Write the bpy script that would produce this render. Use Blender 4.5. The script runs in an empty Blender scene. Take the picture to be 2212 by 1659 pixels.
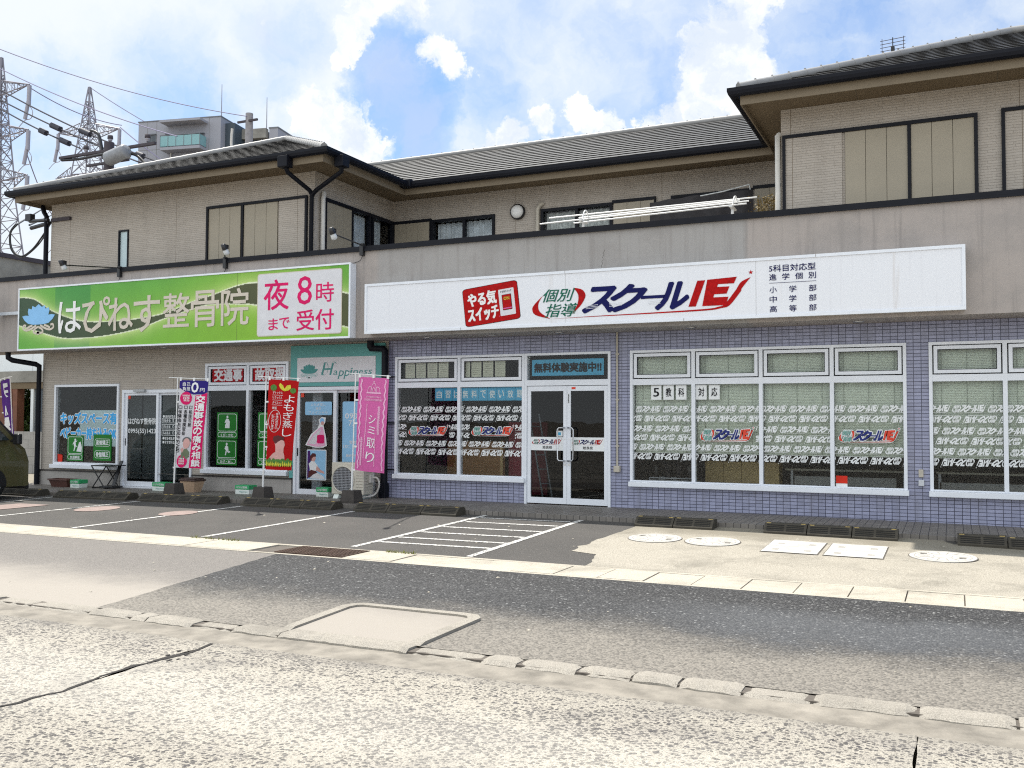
import bpy, bmesh, math, random
from mathutils import Vector, Matrix, Quaternion
R = math.radians
random.seed(7)
SC = bpy.context.scene
COL = SC.collection

# ---------------------------------------------------------------- camera
cam = bpy.data.cameras.new('camera')
cam.sensor_width = 36.0
cam.lens = 33.409
cam.clip_start = 0.1
cam.clip_end = 4000
camo = bpy.data.objects.new('camera', cam)
COL.objects.link(camo)
_r = Vector((0.90703038, 0.42104326, 0.00429695))
_u = Vector((0.01235247, -0.03680804, 0.99924601))
_f = Vector((-0.42088396, 0.90629341, 0.03858694))
camo.matrix_world = Matrix(((_r.x, _u.x, -_f.x, 0.0), (_r.y, _u.y, -_f.y, -14.51499), (_r.z, _u.z, -_f.z, 1.37641), (0, 0, 0, 1)))
SC.camera = camo

# ---------------------------------------------------------------- light
SUN = Vector((-0.395, 0.25, 1.0)).normalized()       # towards the sun, high behind the roofs
SUN_STRENGTH, SKY_STRENGTH, EXPOSURE = 4.4, 0.12, 0.44
sl = bpy.data.lights.new('sun', 'SUN')
sl.energy = SUN_STRENGTH
sl.angle = R(0.53)
sl.color = (1.0, 0.955, 0.875)
so = bpy.data.objects.new('sun', sl)
so.rotation_mode = 'QUATERNION'
so.rotation_quaternion = SUN.to_track_quat('Z', 'Y')
so.location = (-20, 20, 60)
COL.objects.link(so)
SC.view_settings.view_transform = 'Standard'
SC.view_settings.look = 'None'
SC.view_settings.exposure = EXPOSURE
SC.view_settings.gamma = 1.0

world = bpy.data.worlds.new('World')
SC.world = world
world.use_nodes = True
world.cycles.sampling_method = 'MANUAL'
world.cycles.sample_map_resolution = 512
nt = world.node_tree
nt.nodes.clear()


class NB:
    """tiny node-tree builder"""
    def __init__(s, nt):
        s.nt = nt

    def n(s, t, **kw):
        nd = s.nt.nodes.new(t)
        for k, v in kw.items():
            setattr(nd, k, v)
        return nd

    def put(s, sock, v):
        if v is None:
            return
        if hasattr(v, 'is_linked') or isinstance(v, bpy.types.NodeSocket):
            s.nt.links.new(v, sock)
        elif isinstance(v, (tuple, list)) and len(v) == 3 and sock.type == 'RGBA':
            sock.default_value = (*v, 1)
        else:
            sock.default_value = v

    def math(s, op, a, b=None, c=None, clamp=False):
        nd = s.n('ShaderNodeMath', operation=op, use_clamp=clamp)
        for i, v in enumerate((a, b, c)):
            s.put(nd.inputs[i], v)
        return nd.outputs[0]

    def vmath(s, op, a, b=None):
        nd = s.n('ShaderNodeVectorMath', operation=op)
        s.put(nd.inputs[0], a)
        s.put(nd.inputs[1], b)
        return nd.outputs['Value'] if op in ('DOT_PRODUCT', 'LENGTH') else nd.outputs[0]

    def ramp(s, v, a, b, smooth=True, lo=0.0, hi=1.0):
        nd = s.n('ShaderNodeMapRange', interpolation_type='SMOOTHSTEP' if smooth else 'LINEAR')
        s.put(nd.inputs[0], v)
        s.put(nd.inputs[1], a)
        s.put(nd.inputs[2], b)
        s.put(nd.inputs[3], lo)
        s.put(nd.inputs[4], hi)
        return nd.outputs[0]

    def mix(s, f, a, b, blend='MIX'):
        nd = s.n('ShaderNodeMix', data_type='RGBA', blend_type=blend)
        s.put(nd.inputs[0], f)
        s.put(nd.inputs[6], a)
        s.put(nd.inputs[7], b)
        return nd.outputs[2]

    def noise(s, vec, scale, detail=4, rough=.55, dist=0.0):
        nd = s.n('ShaderNodeTexNoise')
        s.put(nd.inputs['Vector'], vec)
        nd.inputs['Scale'].default_value = scale
        nd.inputs['Detail'].default_value = detail
        nd.inputs['Roughness'].default_value = rough
        nd.inputs['Distortion'].default_value = dist
        return nd.outputs[0]

    def sep(s, v):
        nd = s.n('ShaderNodeSeparateXYZ')
        s.put(nd.inputs[0], v)
        return nd.outputs

    def comb(s, x, y, z):
        nd = s.n('ShaderNodeCombineXYZ')
        for i, v in enumerate((x, y, z)):
            s.put(nd.inputs[i], v)
        return nd.outputs[0]


def build_sky():
    b = NB(nt)
    tc = b.n('ShaderNodeTexCoord').outputs['Generated']
    d = b.vmath('NORMALIZE', tc)
    sky = b.n('ShaderNodeTexSky', sky_type='NISHITA')
    sky.sun_disc = False
    sky.sun_elevation = math.asin(SUN.z)
    sky.sun_rotation = math.atan2(SUN.x, SUN.y)
    sky.air_density = 1.0
    sky.dust_density = 1.6
    sky.ozone_density = 1.5
    x, y, z = b.sep(d)
    # cloud field in directions of the sky
    wv = b.n('ShaderNodeTexNoise')
    b.put(wv.inputs['Vector'], d)
    wv.inputs['Scale'].default_value = 17.0
    wv.inputs['Detail'].default_value = 8
    wv.inputs['Roughness'].default_value = .66
    dw = b.vmath('NORMALIZE', b.vmath('ADD', d, b.vmath('MULTIPLY', b.vmath('SUBTRACT', wv.outputs['Color'], (.5, .5, .5)), (.075, .075, .075))))
    big = b.noise(d, 3.0, 6, .6, .3)
    fine = b.noise(dw, 13.0, 9, .60, .2)
    puff = b.noise(dw, 34.0, 6, .62)
    lump = b.math('ADD', b.math('MULTIPLY', fine, .62), b.math('MULTIPLY', puff, .38))

    def blob(v, r0, r1, w):
        v = Vector(v).normalized()
        dt = b.vmath('DOT_PRODUCT', dw, tuple(v))
        return b.ramp(dt, math.cos(R(r1)), math.cos(R(r0)), False, 0.0, w)

    def px(u, v):
        """direction through a point of the reference view (2212 px wide)"""
        return tuple((_f * 2052.8 + _r * (u - 1106) - _u * (v - 829.5)).normalized())

    def field(lst):
        acc = None
        for u, v, r0, r1, w in lst:
            t = blob(px(u, v), r0, r1, w)
            acc = t if acc is None else b.math('MAXIMUM', acc, t)
        return acc
    # heaped clouds (u, v, inner and outer radius in degrees, weight)
    cum = field(((1660, -50, .1, 1.6, 1), (1625, 10, .1, 2.0, 1), (1590, 70, .1, 2.6, 1), (1560, 110, .1, 2.9, 1), (1610, 165, .1, 2.6, 1), (1545, 200, .1, 3.0, 1), (1500, 260, .1, 2.8, 1), (1450, 300, .1, 2.5, 1), (1400, 330, .1, 2.2, 1),
                 (1165, 258, .1, 1.3, 1), (1110, 285, .1, 1.5, 1), (1060, 310, .1, 1.3, 1), (1255, 232, .1, 1.3, 1), (1285, 268, .1, 1.5, 1), (1322, 290, .1, 1.2, 1), (1200, 330, .1, 2.0, .9),
                 (790, 20, .1, 1.5, .9), (760, 75, .1, 1.5, 1), (745, 120, .1, 1.2, 1), (835, -5, .1, 1.4, .9), (890, 5, .1, 1.5, .8), (945, 115, .1, 1.5, .9), (975, 150, .1, 1.2, .8), (760, 300, .1, 2.6, .9), (700, 260, .1, 2.0, .8), (800, 345, .1, 2.5, .8)))
    veil = field(((420, 150, 3, 14, .42), (150, 60, 2, 12, .36), (640, 230, 2, 7, .40), (80, 420, 3, 14, .40), (2080, 40, 1, 10, .26), (1900, 130, 1, 6, .12), (1010, 60, 1, 5, .10), (560, 20, 1, 7, .30), (950, 330, 1, 5, .26)))
    bk = b.math('MAXIMUM', blob((0, -1, .4), 40, 95, .5), blob((-.8, .3, .9), 20, 70, .5))  # unseen cloud veil, added to whiten the ambient light
    veil = b.math('MAXIMUM', veil, bk)
    holes = field(((380, 215, .1, 5.0, .16), (850, 175, .3, 3.4, .42), (885, 250, .3, 3.2, .40), (905, 330, .3, 2.6, .34), (1040, 180, .3, 3.0, .12), (600, 100, .3, 3.5, .16), (70, 250, .3, 4.0, .14)))
    veil = b.math('SUBTRACT', veil, holes)
    fld = b.math('ADD', b.math('MULTIPLY', big, .55), b.math('MULTIPLY', fine, .45))
    m_cum = b.ramp(b.math('ADD', b.math('MULTIPLY', b.math('SUBTRACT', lump, .5), 2.3), cum), .30, .66)
    m_veil = b.ramp(b.math('ADD', fld, veil), .54, .98)
    streak = b.noise(b.vmath('MULTIPLY', dw, (2.0, 2.0, 5.0)), 3.0, 8, .62, .6)
    m_wisp = b.math('MULTIPLY', b.ramp(streak, .44, .74), .42)
    m_grey = b.ramp(b.math('ADD', b.math('MULTIPLY', lump, .9), holes), .56, .90)
    base = b.mix(1.0, sky.outputs[0], (.70, .90, 1.10), 'MULTIPLY')
    # unseen sky behind the viewer, brightened to lift the ambient light
    back = b.ramp(y, .30, -.35)
    bright = b.math('ADD', 1.0, b.math('MULTIPLY', back, .40))
    c = b.mix(m_wisp, base, (4.4, 5.1, 5.9))
    c = b.mix(m_veil, c, (5.7, 6.05, 6.3))
    c = b.mix(b.math('MULTIPLY', m_grey, .62), c, (3.7, 4.4, 5.8))
    shade = b.ramp(b.math('ADD', lump, b.math('MULTIPLY', b.noise(dw, 7.0, 4), .6)), .66, .92)
    body = b.mix(shade, (4.9, 5.4, 6.1), (7.2, 7.2, 7.1))
    c = b.mix(m_cum, c, body)
    c = b.vmath('MULTIPLY', c, b.comb(bright, bright, bright))
    bg = b.n('ShaderNodeBackground')
    b.put(bg.inputs[0], c)
    bg.inputs[1].default_value = SKY_STRENGTH
    out = b.n('ShaderNodeOutputWorld')
    nt.links.new(bg.outputs[0], out.inputs[0])


build_sky()
SC.cycles.use_denoising = False
SC.cycles.filter_width = 1.15
SC.cycles.sample_clamp_indirect = 4.0
SC.cycles.max_bounces = 8
SC.cycles.transparent_max_bounces = 16
SC.cycles.glossy_bounces = 3
SC.cycles.diffuse_bounces = 3

# ---------------------------------------------------------------- materials
MATS = {}


def new_mat(name):
    m = bpy.data.materials.new(name)
    m.use_nodes = True
    m.node_tree.nodes.clear()
    b = NB(m.node_tree)
    bs = b.n('ShaderNodeBsdfPrincipled')
    out = b.n('ShaderNodeOutputMaterial')
    m.node_tree.links.new(bs.outputs[0], out.inputs[0])
    MATS[name] = m
    return m, b, bs


def pos(b):
    return b.n('ShaderNodeNewGeometry').outputs['Position']


def bump(b, bs, h, strength=.3, dist=.01):
    nd = b.n('ShaderNodeBump')
    nd.inputs['Strength'].default_value = strength
    nd.inputs['Distance'].default_value = dist
    b.put(nd.inputs['Height'], h)
    b.nt.links.new(nd.outputs[0], bs.inputs['Normal'])


def mat(name, col, rough=.55, var=.12, scale=6.0, metal=0.0, bmp=0.0, bscale=60.0, spec=.5, coat=0.0, trans=0.0):
    m, b, bs = new_mat(name)
    p = pos(b)
    n1 = b.noise(p, scale, 5, .6)
    f = b.ramp(n1, .25, .75, False)
    c = b.mix(f, tuple(x * (1 - var) for x in col), tuple(min(1, x * (1 + var)) for x in col))
    b.put(bs.inputs['Base Color'], c)
    bs.inputs['Roughness'].default_value = rough
    bs.inputs['Metallic'].default_value = metal
    bs.inputs['Specular IOR Level'].default_value = spec
    bs.inputs['Coat Weight'].default_value = coat
    if bmp:
        bump(b, bs, b.noise(p, bscale, 3, .6), bmp, .01)
    if trans:
        tl = b.n('ShaderNodeBsdfTranslucent')
        b.put(tl.inputs[0], c)
        mx = b.n('ShaderNodeMixShader')
        mx.inputs[0].default_value = trans
        out = [n for n in m.node_tree.nodes if n.type == 'OUTPUT_MATERIAL'][0]
        m.node_tree.links.new(bs.outputs[0], mx.inputs[1])
        m.node_tree.links.new(tl.outputs[0], mx.inputs[2])
        m.node_tree.links.new(mx.outputs[0], out.inputs[0])
    return m


def attr_mat(name, rough=.5, spec=.4, trans=0.0):
    """printed sheet: the print itself is a colour attribute"""
    m, b, bs = new_mat(name)
    a = b.n('ShaderNodeAttribute', attribute_name='print').outputs['Color']
    n = b.noise(pos(b), 3.0, 4)
    c = b.mix(b.ramp(n, .3, .75), a, b.mix(1.0, a, (.90, .90, .88), 'MULTIPLY'))
    b.put(bs.inputs['Base Color'], c)
    bs.inputs['Roughness'].default_value = rough
    bs.inputs['Specular IOR Level'].default_value = spec
    if trans:
        tl = b.n('ShaderNodeBsdfTranslucent')
        b.put(tl.inputs[0], c)
        mx = b.n('ShaderNodeMixShader')
        mx.inputs[0].default_value = trans
        out = [q for q in m.node_tree.nodes if q.type == 'OUTPUT_MATERIAL'][0]
        m.node_tree.links.new(bs.outputs[0], mx.inputs[1])
        m.node_tree.links.new(tl.outputs[0], mx.inputs[2])
        m.node_tree.links.new(mx.outputs[0], out.inputs[0])
    return m


def wall_uv(b):
    """(along the wall, height, 0) for axis-aligned walls"""
    x, y, z = b.sep(pos(b))
    return b.comb(b.math('ADD', x, y), z, 0.0), x, y, z


def streaks(b, x, z, sx=7.0, sz=.55):
    return b.noise(b.comb(b.math('MULTIPLY', x, sx), 0.0, b.math('MULTIPLY', z, sz)), 1.0, 5, .65)


def make_materials():
    # stacked lavender wall tiles, 100 x 50 mm
    m, b, bs = new_mat('lavender_tile')
    uv, x, y, z = wall_uv(b)
    uvo = b.vmath('ADD', uv, (0.003, 0.0, 0.0))
    br = b.n('ShaderNodeTexBrick', offset=0.0, squash=1.0)
    b.put(br.inputs['Vector'], uvo)
    br.inputs['Scale'].default_value = 1.0
    br.inputs['Brick Width'].default_value = .1
    br.inputs['Row Height'].default_value = .05
    br.inputs['Mortar Size'].default_value = .0042
    br.inputs['Mortar Smooth'].default_value = .12
    br.inputs['Color1'].default_value = (.335, .35, .485, 1)
    br.inputs['Color2'].default_value = (.295, .31, .44, 1)
    br.inputs['Mortar'].default_value = (.028, .030, .06, 1)
    dirt = streaks(b, x, z, 5, .6)
    cell = b.n('ShaderNodeTexWhiteNoise', noise_dimensions='2D')
    b.put(cell.inputs['Vector'], b.comb(b.math('FLOOR', b.math('MULTIPLY', b.math('ADD', x, .003), 10.0)), b.math('FLOOR', b.math('MULTIPLY', z, 20.0)), 0.0))
    tone = b.ramp(cell.outputs['Value'], 0, 1, False, .86, 1.08)
    c = b.mix(1.0, br.outputs[0], b.comb(tone, tone, tone), 'MULTIPLY')
    c = b.mix(b.math('MULTIPLY', b.ramp(dirt, .42, .75), .40), c, (.17, .17, .21))
    b.put(bs.inputs['Base Color'], c)
    bs.inputs['Roughness'].default_value = .32
    bump(b, bs, b.math('SUBTRACT', 1.0, br.outputs[1]), .5, .004)

    # beige stone-look siding, thin ragged courses
    m, b, bs = new_mat('beige_siding')
    uv, x, y, z = wall_uv(b)
    wob = b.math('MULTIPLY', b.math('SUBTRACT', b.noise(uv, 5.0, 2), .5), .018)
    uvw = b.vmath('ADD', uv, b.comb(0.0, wob, 0.0))
    br = b.n('ShaderNodeTexBrick', offset=.37, squash=1.35, squash_frequency=3)
    b.put(br.inputs['Vector'], uvw)
    br.inputs['Scale'].default_value = 1.0
    br.inputs['Brick Width'].default_value = .29
    br.inputs['Row Height'].default_value = .038
    br.inputs['Mortar Size'].default_value = .0035
    br.inputs['Mortar Smooth'].default_value = .6
    br.inputs['Bias'].default_value = -.1
    br.inputs['Color1'].default_value = (.470, .425, .375, 1)
    br.inputs['Color2'].default_value = (.425, .382, .334, 1)
    br.inputs['Mortar'].default_value = (.335, .297, .255, 1)
    seam = b.math('ABSOLUTE', b.math('SUBTRACT', b.math('MODULO', b.math('ADD', b.math('ADD', x, y), 40.02), 3.03), 1.5))
    seamf = b.ramp(seam, .006, .003)
    c = b.mix(seamf, br.outputs[0], (.20, .16, .12))
    st = streaks(b, b.math('ADD', x, y), z, 3.0, .5)
    c = b.mix(b.math('MULTIPLY', b.ramp(st, .42, .8), .30), c, (.27, .235, .20))
    b.put(bs.inputs['Base Color'], c)
    bs.inputs['Roughness'].default_value = .72
    h = b.math('ADD', b.math('SUBTRACT', 1.0, br.outputs[1]), b.math('MULTIPLY', b.noise(b.vmath('MULTIPLY', uv, (9.0, 40.0, 1.0)), 1.0, 4, .7), .9))
    bump(b, bs, h, .6, .005)

    # parapet stucco: pinkish grey with a repainted grey stretch, rain streaks under the cap
    m, b, bs = new_mat('parapet_stucco')
    x, y, z = b.sep(pos(b))
    gx = b.math('ADD', x, b.math('MULTIPLY', b.noise(pos(b), 2.0), .10))
    patch = b.math('MULTIPLY', b.ramp(gx, -9.0, -8.85), b.ramp(gx, -2.58, -2.68))
    c = b.mix(patch, (.375, .335, .312), (.345, .332, .322))
    st = streaks(b, x, z, 9.0, .45)
    c = b.mix(b.math('MULTIPLY', b.ramp(st, .48, .74), .62), c, (.225, .205, .195))
    blot = b.noise(pos(b), 1.4, 6, .65)
    c = b.mix(b.math('MULTIPLY', b.ramp(blot, .42, .68), .55), c, (.275, .255, .245))
    pale = b.noise(b.comb(b.math('MULTIPLY', x, 2.2), 0.0, b.math('MULTIPLY', z, 7.0)), 2.0, 6, .7)
    c = b.mix(b.math('MULTIPLY', b.ramp(pale, .58, .75), .35), c, (.47, .42, .385))
    b.put(bs.inputs['Base Color'], c)
    bs.inputs['Roughness'].default_value = .8
    bump(b, bs, b.noise(pos(b), 85.0, 3, .6), .35, .006)

    # lot asphalt, aged grey
    m, b, bs = new_mat('lot_asphalt')
    p = pos(b)
    g = b.noise(p, 140.0, 2, .7)
    big = b.noise(p, .9, 6, .65)
    c = b.mix(b.ramp(g, .32, .68), (.010, .0095, .009), (.112, .104, .096))
    c = b.mix(b.math('MULTIPLY', b.ramp(big, .38, .7), .55), c, (.088, .081, .074))
    sp = b.n('ShaderNodeTexVoronoi')
    b.put(sp.inputs['Vector'], p)
    sp.inputs['Scale'].default_value = 28.0
    c = b.mix(b.ramp(sp.outputs['Distance'], .13, .09), c, (.24, .22, .195))
    b.put(bs.inputs['Base Color'], c)
    bs.inputs['Roughness'].default_value = .85
    bump(b, bs, g, .6, .006)

    # coarse newer asphalt, dusty towards the kerb and in wheel tracks
    m, b, bs = new_mat('coarse_asphalt')
    p = pos(b)
    x, y, z = b.sep(p)
    vo = b.n('ShaderNodeTexVoronoi')
    b.put(vo.inputs['Vector'], p)
    vo.inputs['Scale'].default_value = 62.0
    cr = b.sep(vo.outputs['Color'])[0]
    c = b.mix(b.ramp(cr, .05, .98), (.005, .005, .0055), (.092, .091, .091))
    c = b.mix(b.ramp(vo.outputs['Distance'], .35, .75), c, (.014, .014, .016))
    c = b.mix(b.ramp(cr, .965, .992), c, (.24, .24, .235))
    yb = b.math('ADD', y, b.math('MULTIPLY', b.math('SUBTRACT', b.noise(p, 1.1, 6, .7), .5), 1.5))
    yb = b.math('ADD', yb, b.math('MULTIPLY', b.math('SUBTRACT', b.noise(p, 60.0, 3, .8), .5), .9))
    dust = b.ramp(yb, -7.25, -8.35)
    track = b.math('MULTIPLY', b.ramp(b.math('ABSOLUTE', b.math('SUBTRACT', yb, -7.0)), .9, .1), .16)
    c = b.mix(b.math('MULTIPLY', dust, b.ramp(cr, .05, .75, False, .45, .92)), c, (.25, .226, .192))
    c = b.mix(b.math('MULTIPLY', track, b.ramp(x, -3.0, -1.0, True, .2, 1.7)), c, (.17, .18, .195))
    b.put(bs.inputs['Base Color'], c)
    bs.inputs['Roughness'].default_value = .8
    bump(b, bs, b.math('SUBTRACT', 1.0, vo.outputs['Distance']), .8, .008)

    # smooth tan-grey driveway asphalt
    m, b, bs = new_mat('driveway_asphalt')
    p = pos(b)
    g = b.noise(p, 120.0, 2, .7)
    c = b.mix(b.ramp(g, .3, .7), (.09, .082, .076), (.245, .225, .205))
    y = b.sep(p)[1]
    yb = b.math('ADD', y, b.math('MULTIPLY', b.math('SUBTRACT', b.noise(p, .9, 6, .7), .5), 1.6))
    c = b.mix(b.math('MULTIPLY', b.ramp(yb, -7.0, -8.4), .8), c, (.36, .325, .28))
    b.put(bs.inputs['Base Color'], c)
    bs.inputs['Roughness'].default_value = .85
    bump(b, bs, g, .4, .005)

    # exposed-aggregate concrete road
    m, b, bs = new_mat('aggregate_concrete')
    p = pos(b)
    x, y, z = b.sep(p)

    def stones(scale, lo, hi, s0, s1, sh):
        vo = b.n('ShaderNodeTexVoronoi', feature='F1')
        b.put(vo.inputs['Vector'], b.vmath('ADD', p, (sh, sh * .7, 0.0)))
        vo.inputs['Scale'].default_value = scale
        r1, r2, r3 = b.sep(vo.outputs['Color'])
        thr = b.ramp(zz, .40, .60, False, lo, hi)
        size = b.ramp(r2, 0, 1, False, s0, s1)
        k = b.math('MULTIPLY', b.ramp(b.math('SUBTRACT', r1, thr), 0.0, .05), b.ramp(b.math('SUBTRACT', size, vo.outputs['Distance']), -.03, .05))
        return k, r3
    long_ = b.noise(b.vmath('MULTIPLY', p, (.35, 1.6, 1.0)), 1.0, 5, .6, .4)
    zone2 = b.noise(p, 2.6, 6, .7)
    zz = b.math('ADD', b.math('MULTIPLY', long_, .55), b.math('MULTIPLY', zone2, .45))
    k1, r1 = stones(44.0, .74, .18, .32, .58, 0.0)
    k2, r2 = stones(95.0, .80, .35, .36, .60, 3.3)
    k3, r3 = stones(27.0, .985, .86, .25, .50, 7.1)
    fine = b.noise(p, 190.0, 3, .75)
    mid = b.noise(p, 34.0, 5, .75)
    cement = b.mix(b.ramp(fine, .32, .68), (.24, .218, .182), (.56, .515, .435))
    cement = b.mix(b.math('MULTIPLY', b.ramp(mid, .50, .72), .45), cement, (.30, .268, .222))
    wear = b.ramp(zz, .46, .64)
    cement = b.mix(b.math('MULTIPLY', wear, .50), cement, (.33, .30, .265))
    c = b.mix(b.math('MULTIPLY', k2, .75), cement, b.mix(r2, (.07, .064, .062), (.28, .255, .228)))
    c = b.mix(b.math('MULTIPLY', k1, .92), c, b.mix(r1, (.035, .033, .035), (.19, .175, .165)))
    c = b.mix(b.math('MULTIPLY', k3, .95), c, b.mix(r3, (.05, .046, .052), (.12, .11, .11)))
    stain = b.noise(p, .75, 6, .65, .8)
    c = b.mix(b.math('MULTIPLY', b.ramp(stain, .52, .72), .55), c, (.12, .112, .108))
    track = b.ramp(b.math('ABSOLUTE', b.math('SUBTRACT', b.math('ADD', y, b.math('MULTIPLY', long_, .5)), -10.15)), .75, .15)
    c = b.mix(b.math('MULTIPLY', track, .22), c, (.72, .68, .60))
    edge = b.ramp(b.math('ADD', y, b.math('MULTIPLY', zone2, .28)), -9.40, -9.18)
    c = b.mix(b.math('MULTIPLY', edge, .5), c, (.22, .20, .172))
    spots = b.noise(p, 3.4, 4, .7, 1.2)
    c = b.mix(b.math('MULTIPLY', b.ramp(spots, .66, .74), .40), c, (.10, .095, .09))
    b.put(bs.inputs['Base Color'], c)
    bs.inputs['Roughness'].default_value = .8
    bump(b, bs, b.math('ADD', b.math('MULTIPLY', k1, 1.0), b.math('ADD', b.math('MULTIPLY', k2, .6), b.math('MULTIPLY', fine, .8))), .8, .008)

    # plain pale concrete (apron, gutter covers, kerbs)
    for nm, ca, cb, sp in (('apron_concrete', (.22, .20, .16), (.48, .44, .37), 26.0), ('gutter_concrete', (.31, .28, .225), (.60, .55, .46), 40.0), ('kerb_concrete', (.21, .19, .16), (.42, .385, .33), 45.0)):
        m, b, bs = new_mat(nm)
        p = pos(b)
        x, y, z = b.sep(p)
        g = b.noise(p, sp * 3, 3, .75)
        big = b.noise(p, 1.3, 6, .7, .4)
        c = b.mix(b.ramp(g, .3, .7), ca, cb)
        c = b.mix(b.math('MULTIPLY', b.ramp(big, .44, .72), .5), c, tuple(v * .55 for v in ca))
        if nm == 'apron_concrete':
            near = b.ramp(b.math('ADD', y, b.math('MULTIPLY', big, .9)), -2.4, -1.5)
            c = b.mix(b.math('MULTIPLY', near, .62), c, (.17, .15, .11))
        vo = b.n('ShaderNodeTexVoronoi')
        b.put(vo.inputs['Vector'], p)
        vo.inputs['Scale'].default_value = sp
        c = b.mix(b.math('MULTIPLY', b.ramp(vo.outputs['Distance'], .18, .10), .7), c, (.15, .135, .12))
        b.put(bs.inputs['Base Color'], c)
        bs.inputs['Roughness'].default_value = .85
        bump(b, bs, g, .5, .006)

    # paving tiles on the walk, 300 x 100 long tiles
    m, b, bs = new_mat('walk_tile')
    p = pos(b)
    x, y, z = b.sep(p)
    br = b.n('ShaderNodeTexBrick', offset=.0)
    b.put(br.inputs['Vector'], b.comb(x, b.math('ADD', y, 3.0), 0.0))
    br.inputs['Scale'].default_value = 1.0
    br.inputs['Brick Width'].default_value = .101
    br.inputs['Row Height'].default_value = .21
    br.inputs['Mortar Size'].default_value = .0045
    br.inputs['Mortar Smooth'].default_value = .1
    br.inputs['Color1'].default_value = (.205, .185, .165, 1)
    br.inputs['Color2'].default_value = (.165, .15, .135, 1)
    br.inputs['Mortar'].default_value = (.03, .027, .025, 1)
    dn = b.noise(p, 2.5, 6, .7)
    c = b.mix(b.math('MULTIPLY', b.ramp(dn, .42, .72), .55), br.outputs[0], (.10, .088, .078))
    b.put(bs.inputs['Base Color'], c)
    bs.inputs['Roughness'].default_value = .55
    bump(b, bs, b.math('SUBTRACT', 1.0, br.outputs[1]), .5, .004)

    # white fascia sheet with rain streaks
    m, b, bs = new_mat('sign_white')
    x, y, z = b.sep(pos(b))
    s1 = streaks(b, x, z, 15.0, .30)
    s2 = streaks(b, x, z, 4.0, .25)
    c = b.mix(b.math('MULTIPLY', b.ramp(s1, .52, .80), .45), (.76, .775, .82), (.56, .555, .60))
    c = b.mix(b.math('MULTIPLY', b.ramp(s2, .58, .74), .45), c, (.50, .43, .38))
    b.put(bs.inputs['Base Color'], c)
    bs.inputs['Roughness'].default_value = .35

    # worn white road paint
    m, b, bs = new_mat('road_paint')
    p = pos(b)
    wn = b.noise(p, 30.0, 6, .8)
    c = b.mix(b.ramp(wn, .45, .58), (.70, .69, .66), (.15, .14, .13))
    b.put(bs.inputs['Base Color'], c)
    bs.inputs['Roughness'].default_value = .7

    # window glass: mostly see-through, mirror at the Fresnel share
    for nm, tint in (('glass', (.93, .96, .95)), ('dark_glass', (.40, .45, .47))):
        m, b, bs = new_mat(nm)
        m.node_tree.nodes.remove(bs)
        out = [n for n in m.node_tree.nodes if n.type == 'OUTPUT_MATERIAL'][0]
        tr = b.n('ShaderNodeBsdfTransparent')
        tr.inputs[0].default_value = (*tint, 1)
        gl = b.n('ShaderNodeBsdfGlossy')
        gl.inputs['Roughness'].default_value = .0
        wv = b.n('ShaderNodeBump')
        wv.inputs['Strength'].default_value = .04
        wv.inputs['Distance'].default_value = .02
        b.put(wv.inputs['Height'], b.noise(pos(b), 1.6, 2))
        m.node_tree.links.new(wv.outputs[0], gl.inputs['Normal'])
        fr = b.n('ShaderNodeFresnel')
        fr.inputs[0].default_value = 1.5
        mx = b.n('ShaderNodeMixShader')
        m.node_tree.links.new(b.math('MINIMUM', b.math('MULTIPLY', fr.outputs[0], .8), 1.0), mx.inputs[0])
        m.node_tree.links.new(tr.outputs[0], mx.inputs[1])
        m.node_tree.links.new(gl.outputs[0], mx.inputs[2])
        m.node_tree.links.new(mx.outputs[0], out.inputs[0])

    # foliage
    m, b, bs = new_mat('leaf')
    oi = b.noise(pos(b), 3.0, 3)
    b.put(bs.inputs['Base Color'], b.mix(oi, (.035, .075, .015), (.12, .20, .035)))
    bs.inputs['Roughness'].default_value = .5
    m, b, bs = new_mat('dry_leaf')
    oi = b.noise(pos(b), 9.0, 3)
    b.put(bs.inputs['Base Color'], b.mix(oi, (.10, .065, .02), (.26, .19, .06)))
    bs.inputs['Roughness'].default_value = .7

    # lit lamp tube
    m, b, bs = new_mat('lit_tube')
    bs.inputs['Base Color'].default_value = (1, 1, 1, 1)
    bs.inputs['Emission Color'].default_value = (1, 1, .97, 1)
    bs.inputs['Emission Strength'].default_value = 3.0
    m.cycles.emission_sampling = 'NONE'

    S = mat
    S('roof_tile', (.046, .045, .044), .45, .30, 2.2, spec=.5, bmp=.15, bscale=40)
    S('roof_edge', (.022, .021, .021), .7, .3, 5.0, spec=.2)  # darker copy of the tile colour, shade painted on the course fronts
    S('ridge_tile', (.30, .295, .29), .5, .15, 4.0, bmp=.2, bscale=50)  # paler than the roof tiles: sun glare painted into the colour
    S('gutter_black', (.006, .007, .012), .5, .2, spec=.18)
    S('soffit_board', (.165, .125, .080), .7, .10, 1.5, spec=.2)
    S('fascia_board', (.215, .175, .125), .6, .08, spec=.2)
    S('shutter_board', (.345, .305, .235), .5, .06, 2.0)
    S('shutter_groove', (.12, .10, .07), .6)
    S('black_frame', (.009, .010, .015), .5, .2, spec=.18)
    S('white_frame', (.76, .79, .85), .35, .05, 3.0)
    S('grey_frame', (.42, .44, .46), .4, .08)
    S('plinth_cement', (.36, .34, .32), .85, .16, 2.5, bmp=.3, bscale=70)
    S('dark_trim', (.035, .028, .026), .5)
    S('balcony_floor', (.35, .34, .32), .8)
    S('pvc_white', (.62, .60, .56), .4, .10)
    S('pvc_beige', (.48, .44, .37), .45, .10)
    S('steel', (.55, .56, .58), .28, .06, metal=1.0)
    S('galv', (.56, .58, .62), .45, .12, metal=.35)
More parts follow.
